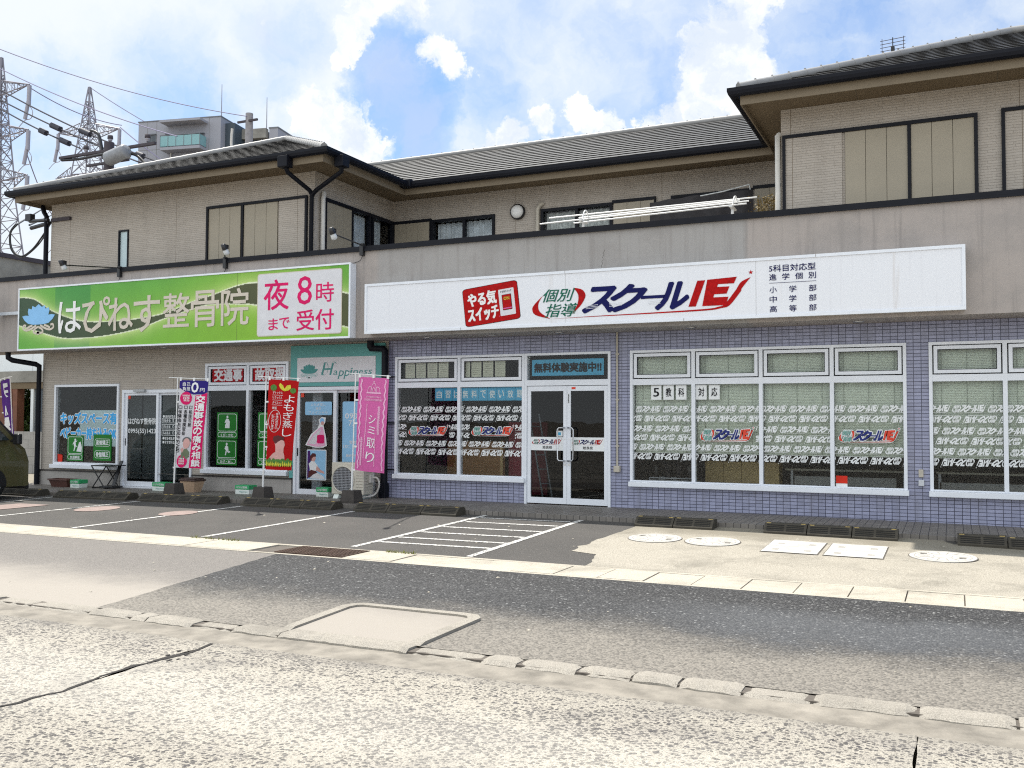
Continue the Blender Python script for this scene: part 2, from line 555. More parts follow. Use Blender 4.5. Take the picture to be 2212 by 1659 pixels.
    S('white_enamel', (.80, .80, .79), .3, .05)
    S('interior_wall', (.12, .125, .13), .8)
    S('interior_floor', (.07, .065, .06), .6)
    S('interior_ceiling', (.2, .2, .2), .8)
    S('blind', (.80, .85, .74), .55, .05, 2.0, trans=.15)
    S('blind_cord', (.3, .33, .27), .6)
    S('curtain', (.62, .66, .72), .8, .25, 6.0)
    S('lace', (.50, .52, .52), .8, .5, 14.0)
    S('wood_light', (.60, .44, .20), .5, .15, 3.0)
    S('wood_brown', (.36, .18, .06), .5, .15, 3.0)
    S('panel_red', (.30, .02, .05), .5, .1)
    S('desk_top', (.50, .47, .40), .5, .1)
    S('desk_white', (.50, .50, .50), .5, .1)
    S('black_plastic', (.012, .012, .014), .4, .2)
    S('dark_cloth', (.026, .024, .027), .8, .4, 9.0)
    S('teal_board', (.105, .36, .345), .5, .06, 2.0)
    S('board_white', (.66, .66, .69), .5, .06)
    S('teal_ink', (.045, .26, .25), .5)
    S('teal_light', (.40, .56, .56), .5)
    S('ink_black', (.006, .006, .009), .5, spec=.12)
    S('ink_white', (.82, .82, .82), .5, .04, spec=.12)
    S('ink_cream', (.62, .56, .48), .5, .06, spec=.12)
    S('ink_pink', (.66, .012, .13), .5, spec=.12)
    S('ink_red', (.40, .003, .004), .45, .35, 30.0, spec=.12)
    S('ink_redfilm', (.62, .035, .02), .5, spec=.12)
    S('ink_navy', (.006, .008, .085), .45, spec=.12)
    S('ink_green', (.012, .13, .085), .5, spec=.12)
    S('ink_lotus', (.26, .52, .83), .5, .06, spec=.12)
    S('decal_white', (.80, .82, .83), .6, .06, 5.0, spec=.12)
    S('decal_green', (.16, .44, .38), .6, spec=.12)
    S('decal_navy', (.03, .04, .20), .6, spec=.12)
    S('decal_red', (.70, .08, .05), .6, spec=.12)
    S('paper', (.60, .60, .50), .8, .08, spec=.12)
    S('paper_white', (.80, .82, .83), .7, .03, spec=.12)
    S('poster_blue', (.10, .42, .64), .5, .10, 2.0, spec=.12)
    S('poster_paleblue', (.30, .56, .80), .5, .06, spec=.12)
    S('film_frost', (.55, .68, .72), .6, .04)
    S('letter_blue', (.06, .40, .80), .5, spec=.12)
    S('poster_green', (.025, .19, .03), .5, .08, spec=.12)
    S('poster_red', (.36, .005, .012), .5, spec=.12)
    S('skin', (.62, .36, .33), .6, spec=.12)
    S('hair', (.10, .03, .03), .6, spec=.12)
    S('flag_red', (.56, .012, .014), .75, .08, 2.0, trans=.3, spec=.12)
    S('flag_pink', (.80, .17, .46), .75, .08, 2.0, trans=.3, spec=.12)
    S('flag_white', (.80, .78, .82), .75, .05, 2.0, trans=.3, spec=.12)
    S('flag_purple', (.10, .035, .22), .75, .08, 2.0, trans=.3, spec=.12)
    S('flag_navy', (.03, .02, .18), .75, .05, spec=.12)
    S('flag_paleink', (.80, .44, .62), .7, spec=.12)
    S('leaf_print', (.09, .22, .05), .7, .4, 30.0, spec=.12)
    S('leaf_yellow', (.62, .58, .06), .7, .3, 20.0, spec=.12)
    S('olive_print', (.16, .19, .12), .7, spec=.12)
    S('pole_white', (.78, .78, .77), .35, .04)
    S('weight_stone', (.055, .047, .042), .85, .3, 9.0, bmp=.4, bscale=60)
    S('planter_brown', (.095, .035, .025), .55, .15)
    S('box_green', (.03, .36, .13), .45, .08)
    S('box_white', (.72, .78, .74), .45, .08)
    S('bin_tan', (.53, .37, .25), .5, .08)
    S('bin_lid', (.065, .035, .028), .5)
    S('ac_ivory', (.55, .52, .44), .45, .08, 3.0)
    S('ac_dark', (.05, .05, .055), .5)
    S('rubber_stop', (.050, .043, .031), .8, .35, 7.0, bmp=.4, bscale=50)
    S('rubber_slot', (.012, .011, .009), .9)
    S('reflector', (.55, .40, .12), .4)
    S('iron_lid', (.50, .485, .45), .6, .22, 7.0, bmp=.3, bscale=90)
    S('iron_mark', (.28, .26, .23), .6)
    S('old_lid', (.27, .20, .18), .7, .2, 9.0)
    S('grate_iron', (.10, .062, .045), .6, .35, 12.0, metal=.3)
    S('drain_dark', (.012, .012, .012), .9)
    S('joint_dark', (.11, .095, .08), .9, .3, 20.0)
    S('van_paint', (.075, .068, .026), .28, .06, 2.0, coat=.6)
    S('van_glass', (.02, .03, .032), .04, .2, 3.0, spec=.8)
    S('tyre', (.012, .012, .012), .8)
    S('alloy', (.45, .45, .46), .3, .05, metal=.9)
    S('lamp_clear', (.65, .68, .7), .12, .04)
    S('concrete_old', (.26, .25, .225), .85, .35, 1.2, bmp=.3, bscale=20)
    S('block_wall', (.33, .32, .305), .85, .15, 3.0)
    S('rust_column', (.17, .065, .035), .7, .2)
    S('shed_metal', (.72, .75, .76), .45, .05, 1.0)
    S('apt_wall', (.33, .335, .375), .7, .04, .3)
    S('apt_dark', (.055, .075, .095), .6)
    S('apt_glass', (.22, .42, .44), .15, .1)
    S('apt_window', (.06, .075, .09), .15)
    S('apt_trim', (.16, .17, .19), .5)
    S('pylon_steel', (.25, .24, .28), .5, .06, metal=.2)
    S('insulator', (.34, .33, .38), .4)
    S('wire', (.035, .035, .05), .6)
    S('wire_pale', (.26, .24, .36), .6)
    S('pole_concrete', (.30, .285, .29), .8, .2)
    S('pole_dark', (.055, .045, .055), .7)
    S('transformer', (.24, .25, .27), .5, .25, 8.0)
    S('weed', (.16, .17, .03), .8, .3)
    S('crack_dark', (.028, .025, .023), .95)
    S('gutter_silt', (.235, .212, .178), .9, .45, 5.0, bmp=.4, bscale=60)
    S('soil', (.22, .19, .15), .9, .3, 2.0)
    attr_mat('print_sheet')
    attr_mat('print_cloth', .75, .2, .3)


make_materials()


# ---------------------------------------------------------------- mesh helpers
def wloc(o):
    v = Vector((0, 0, 0))
    while o is not None:
        v += o.location
        o = o.parent
    return v


class MB:
    """collects faces in world coordinates, built as one mesh object"""
    def __init__(s):
        s.v, s.f, s.mi, s.mats, s.sm = [], [], [], [], []
        s.m = 0

    def use(s, name):
        if name not in s.mats:
            s.mats.append(name)
        s.m = s.mats.index(name)
        return s

    def face(s, pts, smooth=False):
        i = len(s.v)
        s.v += [tuple(p) for p in pts]
        s.f.append(tuple(range(i, i + len(pts))))
        s.mi.append(s.m)
        s.sm.append(smooth)
        return s

    def add(s, verts, faces, smooth=False):
        i = len(s.v)
        s.v += [tuple(p) for p in verts]
        for f in faces:
            s.f.append(tuple(k + i for k in f))
            s.mi.append(s.m)
            s.sm.append(smooth)
        return s

    def box(s, x0, x1, y0, y1, z0, z1):
        x0, x1 = min(x0, x1), max(x0, x1)
        y0, y1 = min(y0, y1), max(y0, y1)
        z0, z1 = min(z0, z1), max(z0, z1)
        v = [(x0, y0, z0), (x1, y0, z0), (x1, y1, z0), (x0, y1, z0), (x0, y0, z1), (x1, y0, z1), (x1, y1, z1), (x0, y1, z1)]
        s.add(v, [(0, 3, 2, 1), (4, 5, 6, 7), (0, 1, 5, 4), (1, 2, 6, 5), (2, 3, 7, 6), (3, 0, 4, 7)])
        return s

    def bbox(s, x0, x1, y0, y1, z0, z1, r=.01):
        """box with chamfered edges"""
        bm = bmesh.new()
        bmesh.ops.create_cube(bm, size=1)
        for v in bm.verts:
            v.co = Vector((x0 + (v.co.x + .5) * (x1 - x0), y0 + (v.co.y + .5) * (y1 - y0), z0 + (v.co.z + .5) * (z1 - z0)))
        bmesh.ops.bevel(bm, geom=bm.edges[:], offset=r, segments=2, affect='EDGES', profile=.5)
        s.from_bm(bm)
        return s

    def from_bm(s, bm, smooth=False, M=None):
        bm.verts.index_update()
        vs = [(M @ v.co) if M else v.co.copy() for v in bm.verts]
        s.add(vs, [tuple(v.index for v in f.verts) for f in bm.faces], smooth)
        bm.free()

    def prism(s, pts2, axis, a, b, cap=True):
        """polygon (list of 2-D points) extruded along axis from a to b"""
        def p3(p, t):
            return {'x': (t, p[0], p[1]), 'y': (p[0], t, p[1]), 'z': (p[0], p[1], t)}[axis]
        n = len(pts2)
        v = [p3(p, a) for p in pts2] + [p3(p, b) for p in pts2]
        f = [(i, (i + 1) % n, n + (i + 1) % n, n + i) for i in range(n)]
        if cap:
            f += [tuple(range(n))[::-1], tuple(range(n, 2 * n))]
        s.add(v, f)
        return s

    def tube(s, pts, r, n=8, cap=True, r1=None):
        pts = [Vector(p) for p in pts]
        rings = []
        up = None
        for i, p in enumerate(pts):
            if i == 0:
                d = pts[1] - p
            elif i == len(pts) - 1:
                d = p - pts[i - 1]
            else:
                d = (pts[i + 1] - p).normalized() + (p - pts[i - 1]).normalized()
            d.normalize()
            if up is None:
                up = Vector((0, 0, 1)) if abs(d.z) < .95 else Vector((1, 0, 0))
            a = d.cross(up).normalized()
            bb = a.cross(d).normalized()
            up = bb
            t = i / max(1, len(pts) - 1)
            rr = r if r1 is None else r + (r1 - r) * t
            rings.append([p + (a * math.cos(2 * math.pi * k / n) + bb * math.sin(2 * math.pi * k / n)) * rr for k in range(n)])
        v = [q for ring in rings for q in ring]
        f = []
        for i in range(len(rings) - 1):
            for k in range(n):
                f.append((i * n + k, i * n + (k + 1) % n, (i + 1) * n + (k + 1) % n, (i + 1) * n + k))
        s.add(v, f, n > 5)
        if cap:
            s.add(rings[0], [tuple(range(n))[::-1]])
            s.add(rings[-1], [tuple(range(n))])
        return s

    def lathe(s, prof, c, n=24, axis='z', M=None):
        """profile [(r, h)] turned about an axis through c"""
        v = []
        for r, h in prof:
            for k in range(n):
                a = 2 * math.pi * k / n
                p = {'z': (r * math.cos(a), r * math.sin(a), h), 'y': (r * math.cos(a), h, r * math.sin(a)), 'x': (h, r * math.cos(a), r * math.sin(a))}[axis]
                p = Vector(p)
                if M:
                    p = M @ p
                v.append(p + Vector(c))
        f = []
        for i in range(len(prof) - 1):
            for k in range(n):
                f.append((i * n + k, i * n + (k + 1) % n, (i + 1) * n + (k + 1) % n, (i + 1) * n + k))
        s.add(v, f, True)
        return s

    def disc(s, c, r, axis='z', n=32, rx=None):
        rx = rx or r
        pts = []
        for k in range(n):
            a = 2 * math.pi * k / n
            q = {'z': (rx * math.cos(a), r * math.sin(a), 0), 'y': (rx * math.cos(a), 0, r * math.sin(a))}[axis]
            pts.append(Vector(c) + Vector(q))
        s.face(pts)
        return s

    def poly(s, pts, y):
        """flat outline in the x-z plane, any shape"""
        bm = bmesh.new()
        vs = [bm.verts.new((p[0], y, p[1])) for p in pts]
        fc = bm.faces.new(vs)
        fc.normal_update()
        bmesh.ops.triangulate(bm, faces=[fc])
        s.from_bm(bm)
        return s

    def build(s, name, parent=None, smooth=None, weld=False):
        me = bpy.data.meshes.new(name)
        o = wloc(parent) if parent is not None else Vector((0, 0, 0))
        me.from_pydata([tuple(Vector(v) - o) for v in s.v], [], s.f)
        for n in s.mats:
            me.materials.append(MATS[n])
        me.polygons.foreach_set('material_index', s.mi)
        me.polygons.foreach_set('use_smooth', s.sm if smooth is None else [smooth] * len(s.f))
        bm = bmesh.new()
        bm.from_mesh(me)
        if weld:
            bmesh.ops.remove_doubles(bm, verts=bm.verts[:], dist=.0004)
        bmesh.ops.recalc_face_normals(bm, faces=bm.faces[:]) if weld else None
        bm.to_mesh(me)
        bm.free()
        me.update()
        ob = bpy.data.objects.new(name, me)
        COL.objects.link(ob)
        if parent is not None:
            ob.parent = parent
        return ob


def tag(o, label, cat, group=None):
    o['label'] = label
    o['category'] = cat
    if group:
        o['group'] = group
    return o


def kind(o, k='structure'):
    o['kind'] = k
    return o


def empty(name, loc, label, cat, group=None):
    o = bpy.data.objects.new(name, None)
    o.location = loc
    o.empty_display_size = .2
    COL.objects.link(o)
    return tag(o, label, cat, group)


def rebase(o, loc):
    """move a single mesh's origin to loc without moving the mesh"""
    loc = Vector(loc)
    for v in o.data.vertices:
        v.co -= loc
    o.location = loc
    return o


def copy_tree(o, parent=None):
    c = o.copy()
    COL.objects.link(c)
    if parent is not None:
        c.parent = parent
    for ch in list(o.children):
        copy_tree(ch, c)
    return c


# ---------------------------------------------------------------- lettering
_TXT = {}


def glyphs(body):
    """(verts 2-D, faces, bounds) of a line of text"""
    key = body
    if key not in _TXT:
        c = bpy.data.curves.new('t', 'FONT')
        c.body = body
        c.resolution_u = 2
        c.fill_mode = 'FRONT'
        o = bpy.data.objects.new('t', c)
        COL.objects.link(o)
        dg = bpy.context.evaluated_depsgraph_get()
        me = bpy.data.meshes.new_from_object(o.evaluated_get(dg))
        vs = [(v.co.x, v.co.y) for v in me.vertices]
        fs = [tuple(p.vertices) for p in me.polygons]
        bpy.data.objects.remove(o)
        bpy.data.curves.remove(c)
        bpy.data.meshes.remove(me)
        xs = [v[0] for v in vs] or [0, 1]
        ys = [v[1] for v in vs] or [0, 1]
        _TXT[key] = (vs, fs, (min(xs), min(ys), max(xs), max(ys)))
    return _TXT[key]


def text(mb, body, box, y, bold=0.0, shear=0.0, fn=None, vertical=False, flip=False):
    """letter body into box (x0, z0, x1, z1) on plane y; fn maps (x, z) -> 3-D instead"""
    x0, z0, x1, z1 = box
    if vertical:
        n = len(body)
        h = (z1 - z0) / n
        for i, ch in enumerate(body):
            zz = z1 - (i + 1) * h
            if ch == ' ':
                continue
            if ch == 'ー':
                cx = (x0 + x1) / 2
                text(mb, '｜', (cx - h * .05, zz + h * .1, cx + h * .05, zz + h * .9), y, bold, 0, fn)
                continue
            if ch == '・':
                cx = (x0 + x1) / 2
                text(mb, ch, (cx - h * .08, zz + h * .4, cx + h * .08, zz + h * .6), y, bold, 0, fn)
                continue
            text(mb, ch, (x0, zz + h * .06, x1, zz + h * .94), y, bold, shear, fn)
        return
    vs, fs, (a, b, c, d) = glyphs(body)
    h = (z1 - z0) / max(1e-6, d - b)
    for k, (ox, oz) in enumerate(strokes(bold)):
        out = []
        for px, pz in vs:
            u, w = (px - a) / (c - a), (pz - b) / (d - b)
            if flip:
                u, w = 1 - u, 1 - w
            X = x0 + u * (x1 - x0) + shear * (w - .5) * (z1 - z0) + ox * h
            Z = z0 + w * (z1 - z0) + oz * h
            q = fn(X, Z) if fn else (X, y, Z)
            out.append((q[0], q[1] - .00022 * k, q[2]))
        mb.add(out, fs)


def strokes(bold):
    """shifted copies that thicken the strokes of a letter"""
    if bold < .006:
        return [(0, 0)]
    n = 4 if bold < .04 else 8
    return [(0, 0)] + [(bold * math.cos(math.tau * (i + .5) / n), bold * math.sin(math.tau * (i + .5) / n)) for i in range(n)]




def scribble(mb, x0, z0, x1, z1, n, g, seed=1, vertical=False):
    """print too small to read in the photo: n blurred characters, a few strokes each"""
    rnd = random.Random(seed)
    for i in range(n):
        if vertical:
            a, c, b, d = x0, x1, z0 + (z1 - z0) * (n - 1 - i) / n, z0 + (z1 - z0) * (n - i - .12) / n
        else:
            a, c, b, d = x0 + (x1 - x0) * i / n, x0 + (x1 - x0) * (i + .86) / n, z0, z1
        w, h = c - a, d - b
        for k in range(3):
            zz = b + h * (.1 + .36 * k + rnd.uniform(-.05, .05))
            l, r_ = a + w * rnd.uniform(0, .25), c - w * rnd.uniform(0, .25)
            t = h * .13
            mb.face([g(l, zz - t), g(r_, zz - t), g(r_, zz + t), g(l, zz + t)])
        xx = a + w * rnd.uniform(.3, .7)
        t = w * .09
        mb.face([g(xx - t, b), g(xx + t, b), g(xx + t, d), g(xx - t, d)])


def rot2(pts, c, ang):
    ca, sa = math.cos(ang), math.sin(ang)
    return [(c[0] + (p[0] - c[0]) * ca - (p[1] - c[1]) * sa, c[1] + (p[0] - c[0]) * sa + (p[1] - c[1]) * ca) for p in pts]


def rrect(x0, z0, x1, z1, r, n=5):
    pts = []
    for cx, cz, a0 in ((x1 - r, z1 - r, 0), (x0 + r, z1 - r, 90), (x0 + r, z0 + r, 180), (x1 - r, z0 + r, 270)):
        for k in range(n + 1):
            a = R(a0 + 90 * k / n)
            pts.append((cx + r * math.cos(a), cz + r * math.sin(a)))
    return pts


def ring2(mb, outer, inner, y):
    n = len(outer)
    for i in range(n):
        j = (i + 1) % n
        mb.face([(outer[i][0], y, outer[i][1]), (outer[j][0], y, outer[j][1]), (inner[j][0], y, inner[j][1]), (inner[i][0], y, inner[i][1])])


def strip2(mb, a, b, y):
    """ribbon between two point rows in the x-z plane"""
    for i in range(len(a) - 1):
        mb.face([(a[i][0], y, a[i][1]), (a[i + 1][0], y, a[i + 1][1]), (b[i + 1][0], y, b[i + 1][1]), (b[i][0], y, b[i][1])])


def curve(pts, n=12):
    """Catmull-Rom through points"""
    P = [pts[0]] + list(pts) + [pts[-1]]
    out = []
    for i in range(1, len(P) - 2):
        for k in range(n):
            t = k / n
            out.append(tuple(.5 * (2 * P[i][q] + (P[i + 1][q] - P[i - 1][q]) * t + (2 * P[i - 1][q] - 5 * P[i][q] + 4 * P[i + 1][q] - P[i + 2][q]) * t * t + (3 * P[i][q] - P[i - 1][q] - 3 * P[i + 1][q] + P[i + 2][q]) * t ** 3) for q in range(len(pts[0]))))
    out.append(tuple(pts[-1]))
    return out


def printed(name, x0, x1, z0, z1, y, nx, nz, fn, parent, matname='print_sheet', warp=None):
    """a sheet whose printed colours come from fn(x, z)"""
    me = bpy.data.meshes.new(name)
    o = wloc(parent) if parent is not None else Vector((0, 0, 0))
    vs, fs = [], []
    for j in range(nz + 1):
        for i in range(nx + 1):
            X, Z = x0 + (x1 - x0) * i / nx, z0 + (z1 - z0) * j / nz
            p = warp(X, Z) if warp else (X, y, Z)
            vs.append(tuple(Vector(p) - o))
    for j in range(nz):
        for i in range(nx):
            a = j * (nx + 1) + i
            fs.append((a, a + 1, a + nx + 2, a + nx + 1))
    me.from_pydata(vs, [], fs)
    ca = me.color_attributes.new('print', 'FLOAT_COLOR', 'POINT')
    k = 0
    for j in range(nz + 1):
        for i in range(nx + 1):
            X, Z = x0 + (x1 - x0) * i / nx, z0 + (z1 - z0) * j / nz
            ca.data[k].color = (*fn(X, Z), 1)
            k += 1
    me.materials.append(MATS[matname])
    me.polygons.foreach_set('use_smooth', [True] * len(fs))
    ob = bpy.data.objects.new(name, me)
    COL.objects.link(ob)
    if parent is not None:
        ob.parent = parent
    return ob


def wall_holes(mb, x0, x1, z0, z1, y, holes, depth=.14, rev=None):
    xs = sorted({x0, x1, *[h[0] for h in holes], *[h[1] for h in holes]})
    zs = sorted({z0, z1, *[h[2] for h in holes], *[h[3] for h in holes]})
    for i in range(len(xs) - 1):
        for j in range(len(zs) - 1):
            cx, cz = (xs[i] + xs[i + 1]) / 2, (zs[j] + zs[j + 1]) / 2
            if any(h[0] < cx < h[1] and h[2] < cz < h[3] for h in holes):
                continue
            mb.face([(xs[i], y, zs[j]), (xs[i + 1], y, zs[j]), (xs[i + 1], y, zs[j + 1]), (xs[i], y, zs[j + 1])])
    for a, b, c, d in holes:
        mb.face([(a, y, c), (a, y + depth, c), (a, y + depth, d), (a, y, d)])
        mb.face([(b, y + depth, c), (b, y, c), (b, y, d), (b, y + depth, d)])
        mb.face([(a, y, d), (a, y + depth, d), (b, y + depth, d), (b, y, d)])
        mb.face([(a, y + depth, c), (a, y, c), (b, y, c), (b, y + depth, c)])


# ---------------------------------------------------------------- the ground
def lerp(x, pts):
    if x <= pts[0][0]:
        return pts[0][1]
    for (a, b), (c, d) in zip(pts, pts[1:]):
        if x <= c:
            return b + (d - b) * (x - a) / (c - a)
    return pts[-1][1]


KERB_TOP = [(-19, -.055), (-15.5, -.05), (-11.5, -.012), (-8, 0), (-2.6, -.002), (0, -.035), (.7, -.062), (4, -.10)]
WALL_FOOT = [(-18, -.05), (-12, -.01), (-9, 0), (-3, 0), (1, -.02), (4, -.04)]


def gz(x, y):
    z = -.06 + .028 * (y + 1.4) if y > -5 else -.16
    if y > -5:
        w = min(1, max(0, (y + 5) / 3.5))
        z += lerp(x, KERB_TOP) * w * .8
    return z


def sheet(mb, x0, x1, y0, y1, dz=0.0, step=.5, fz=gz):
    nx = max(1, round((x1 - x0) / step))
    ny = max(1, round((y1 - y0) / step))
    v = [(x0 + (x1 - x0) * i / nx, y0 + (y1 - y0) * j / ny) for j in range(ny + 1) for i in range(nx + 1)]
    mb.add([(a, b, fz(a, b) + dz) for a, b in v], [(j * (nx + 1) + i, j * (nx + 1) + i + 1, (j + 1) * (nx + 1) + i + 1, (j + 1) * (nx + 1) + i) for j in range(ny) for i in range(nx)])


def gpoly(mb, pts, dz):
    """flat patch over the ground, follows its height"""
    bm = bmesh.new()
    fc = bm.faces.new([bm.verts.new((p[0], p[1], 0)) for p in pts])
    fc.normal_update()
    bmesh.ops.triangulate(bm, faces=[fc])
    for v in bm.verts:
        v.co.z = gz(v.co.x, v.co.y) + dz
    if fc.is_valid and fc.normal.z < 0:
        bmesh.ops.reverse_faces(bm, faces=bm.faces[:])
    mb.from_bm(bm)


def ragged(a, b, n, amp, seed):
    rnd = random.Random(seed)
    a, b = Vector(a), Vector(b)
    nrm = Vector((-(b - a).y, (b - a).x)).normalized()
    return [tuple(a.lerp(b, k / n) + nrm * (rnd.uniform(-amp, amp) if 0 < k < n else 0)) for k in range(n + 1)]


def build_ground():
    # far ground, one sheet to the horizon
    mb = MB().use('soil')
    mb.face([(-900, -900, -.34), (900, -900, -.34), (900, 900, -.34), (-900, 900, -.34)])
    kind(mb.build('ground'))
    # parking lot asphalt
    mb = MB().use('lot_asphalt')
    sheet(mb, -30, 12, -4.985, -1.3)
    mb.face([(-60, -4.985, -.165), (-30, -4.985, gz(-30, -4.985)), (-30, -1.3, gz(-30, -1.3)), (-60, -1.3, -.1)])
    kind(mb.build('parking_lot'))
    # pale concrete apron on the right-hand part of the lot
    L = [(-3.97, -1.35), (-4.0, -2.17)] + ragged((-4.0, -2.17), (-4.08, -3.45), 12, .02, 1)[1:] + ragged((-4.08, -3.45), (-4.06, -4.2), 8, .05, 2)[1:] + ragged((-4.06, -4.2), (-3.69, -4.26), 5, .02, 3)[1:] + ragged((-3.69, -4.26), (-3.57, -4.72), 6, .03, 4)[1:] + [(-3.56, -4.985)]
    mb = MB().use('apron_concrete')
    rows = 30
    ys = [-1.35 - (4.985 - 1.35) * k / rows for k in range(rows + 1)]

    def edge(y):
        best = L[0][0]
        for (xa, ya), (xb, yb) in zip(L, L[1:]):
            if min(ya, yb) <= y <= max(ya, yb) and ya != yb:
                return xa + (xb - xa) * (y - ya) / (yb - ya)
            if y <= yb:
                best = xb
        return best
    for k in range(rows):
        a, c = ys[k], ys[k + 1]
        xs = [edge(a), -3.3, -2.4, -1.5, -.6, .3, 1.2, 3, 6, 12]
        xs2 = [edge(c)] + xs[1:]
        for i in range(len(xs) - 1):
            q = [(xs2[i], c), (xs2[i + 1], c), (xs[i + 1], a), (xs[i], a)]
            mb.face([(x, y, gz(x, y) + .004) for x, y in q])
    kind(mb.build('concrete_apron'))
    # gutter of concrete covers between lot and driveway
    mb = MB().use('joint_dark')
    mb.face([(-60, -5.72, -.172), (12, -5.72, -.172), (12, -4.96, -.172), (-60, -4.96, -.172)])
    mb.use('gutter_concrete')
    rnd = random.Random(5)
    mb.box(-60, 12, -5.06, -4.985, -.3, -.157)
    mb.box(-60, 12, -5.715, -5.66, -.3, -.156)
    x = -12.43
    n = 0
    while x < 11:
        w = .466 if x > -5 else .98
        if not (-7.2 < x + w / 2 < -6.2):
            z = -.157 + rnd.uniform(-.004, .004)
            a, c = x + .006, x + w - .006
            if x < -7.2 and c > -7.18:
                c = -7.18
            if x < -6.2 and a < -6.2 and c > -6.2:
                a = -6.19
            nn = 0.014
            mb.box(a, c, -5.652, -5.068, -.3, z)
        x += w
    mb.box(-60, -12.44, -5.652, -5.068, -.3, -.158)
    kind(mb.build('drainage_gutter'))
    # driveway: smooth tan asphalt on the left, coarse dark asphalt on the right
    mb = MB().use('driveway_asphalt')
    mb.face([(-60, -8.86, -.162), (-6.1, -8.86, -.162), (-7.02, -5.71, -.162), (-60, -5.71, -.162)])
    kind(mb.build('driveway'))
    mb = MB().use('coarse_asphalt')
    left = ragged((-7.05, -5.71), (-6.34, -8.87), 26, .012, 9)
    ys = [p[1] for p in left]
    for (xa, ya), (xb, yb) in zip(left, left[1:]):
        mb.face([(xb, yb, -.158), (14, yb, -.158), (14, ya, -.158), (xa, ya, -.158)])
    kind(mb.build('asphalt_strip'))
    # kerb row along the road, joints and a broken stretch
    mb = MB().use('kerb_concrete')
    rnd = random.Random(11)
    cuts = [-60, -7.9, -7.42, -6.95, -6.28, -5.83, -5.66, -5.2, -4.83, -4.4, -3.32, -2.78, -2.52, -2.12, -1.77, -1.48, -1.11, -.73, -.19, .28, .75, 1.2, 1.7, 14]
    for a, c in zip(cuts, cuts[1:]):
        if (a, c) == (-6.28, -5.83):
            z = -.152
        else:
            z = -.152 + rnd.uniform(-.010, .008)
        f = rnd.uniform(-.012, .012)
        j = .008
        zz = -.144 if a == -4.4 else z
        yf = -9.02 + f
        n_ = max(2, int((c - a) / .05)) if a > -9 else 2
        rows_ = []
        for k_ in range(n_ + 1):
            xx = a + j + (c - a - 2 * j) * k_ / n_
            e_ = .03 if k_ in (0, n_) else 0
            w1, w2, w3 = rnd.uniform(-.007, .007), rnd.uniform(-.009, .009), rnd.uniform(-.006, .004)
            if rnd.random() < .05:
                w2 += .02
                w3 -= .006
            rows_.append([(xx, -8.85 + f * .3, -.3), (xx, -8.85 + f * .3 + w1, zz - e_ * .3), (xx, yf + .045 + w2, zz + w3 - e_ * .2), (xx, yf + w2, zz - .022 + w3 * .5 - e_ * .3), (xx, yf - .012 + w1, -.3)])
        vv = [q for r_ in rows_ for q in r_]
        mb.add(vv, [(k_ * 5 + i, k_ * 5 + i + 1, k_ * 5 + i + 6, k_ * 5 + i + 5) for k_ in range(n_) for i in range(4)] + [(0, 1, 2, 3, 4)[::-1], tuple(n_ * 5 + i for i in range(5))])
    mb.use('joint_dark')
    mb.box(-60, 14, -8.99, -8.86, -.3, -.166)
    kind(mb.build('kerb'))
    # road gutter strip between kerb and road
    mb = MB().use('coarse_asphalt')
    kind(mb.use('gutter_silt').box(-60, 14, -9.335, -8.9, -.4, -.180).build('road_gutter'))
    # exposed-aggregate road, two slabs and a joint each side
    for a, c in ((-60, -4.665), (-4.655, -.185), (-.175, 14)):
        mb = MB().use('aggregate_concrete')
        e1 = ragged((a, -9.33), (a, -15), 40, 0 if a == -60 else .016 if a < -1 else .005, 21)
        e2 = ragged((c, -9.33), (c, -15), 40, 0 if c == 14 else .016 if c < -1 else .005, 22)
        for k in range(40):
            mb.face([(*e1[k + 1], -.176), (*e2[k + 1], -.176), (*e2[k], -.176), (*e1[k], -.176)])
        mb.face([(a, -60, -.176), (c, -60, -.176), (c, -15, -.176), (a, -15, -.176)])
        o = mb.build('road')
        kind(o)
    # the broken, patched crack along the left joint
    rnd = random.Random(31)
    mb = MB().use('crack_dark')
    a = []
    c = []
    for k in range(60):
        t = k / 59
        y = -9.36 - t * 5
        wob = .03 * math.sin(t * 31) + rnd.uniform(-.016, .016)
        wd = .006 + .016 * abs(math.sin(t * 43 + 1.3)) * (1.3 if .03 < t < .14 else .6)
        a.append((-4.66 + wob - wd, y))
        c.append((-4.66 + wob + wd, y))
    for k in range(59):
        mb.face([(*a[k], -.1725), (*a[k + 1], -.1725), (*c[k + 1], -.1725), (*c[k], -.1725)])
    for s0 in range(4, 9):
        x, y = -4.66 + rnd.uniform(-.10, .10), -9.4 - s0 * .055
        pts = []
        for k in range(6):
            an = math.tau * k / 6 + rnd.uniform(-.3, .3)
            rr = rnd.uniform(.006, .022)
            pts.append((x + math.cos(an) * rr * .8, y + math.sin(an) * rr * 1.8, -.1722))
        mb.face(pts)
    kind(mb.build('road_crack'))
    # tiled walk in front of the shops, with its kerb face
    mb = MB().use('walk_tile')
    xs = [-18.6 + .4 * k for k in range(78)]
    for a, c in zip(xs, xs[1:]):
        mb.face([(a, -1.5, lerp(a, KERB_TOP)), (c, -1.5, lerp(c, KERB_TOP)), (c, .3, lerp(c, WALL_FOOT)), (a, .3, lerp(a, WALL_FOOT))])
        mb.face([(a, -1.5, -.3), (c, -1.5, -.3), (c, -1.5, lerp(c, KERB_TOP)), (a, -1.5, lerp(a, KERB_TOP))])
    mb.face([(-18.6, .3, -.4), (-18.6, -1.5, -.4), (-18.6, -1.5, lerp(-18.6, KERB_TOP)), (-18.6, .3, lerp(-18.6, WALL_FOOT))])
    kind(mb.build('pavement'))
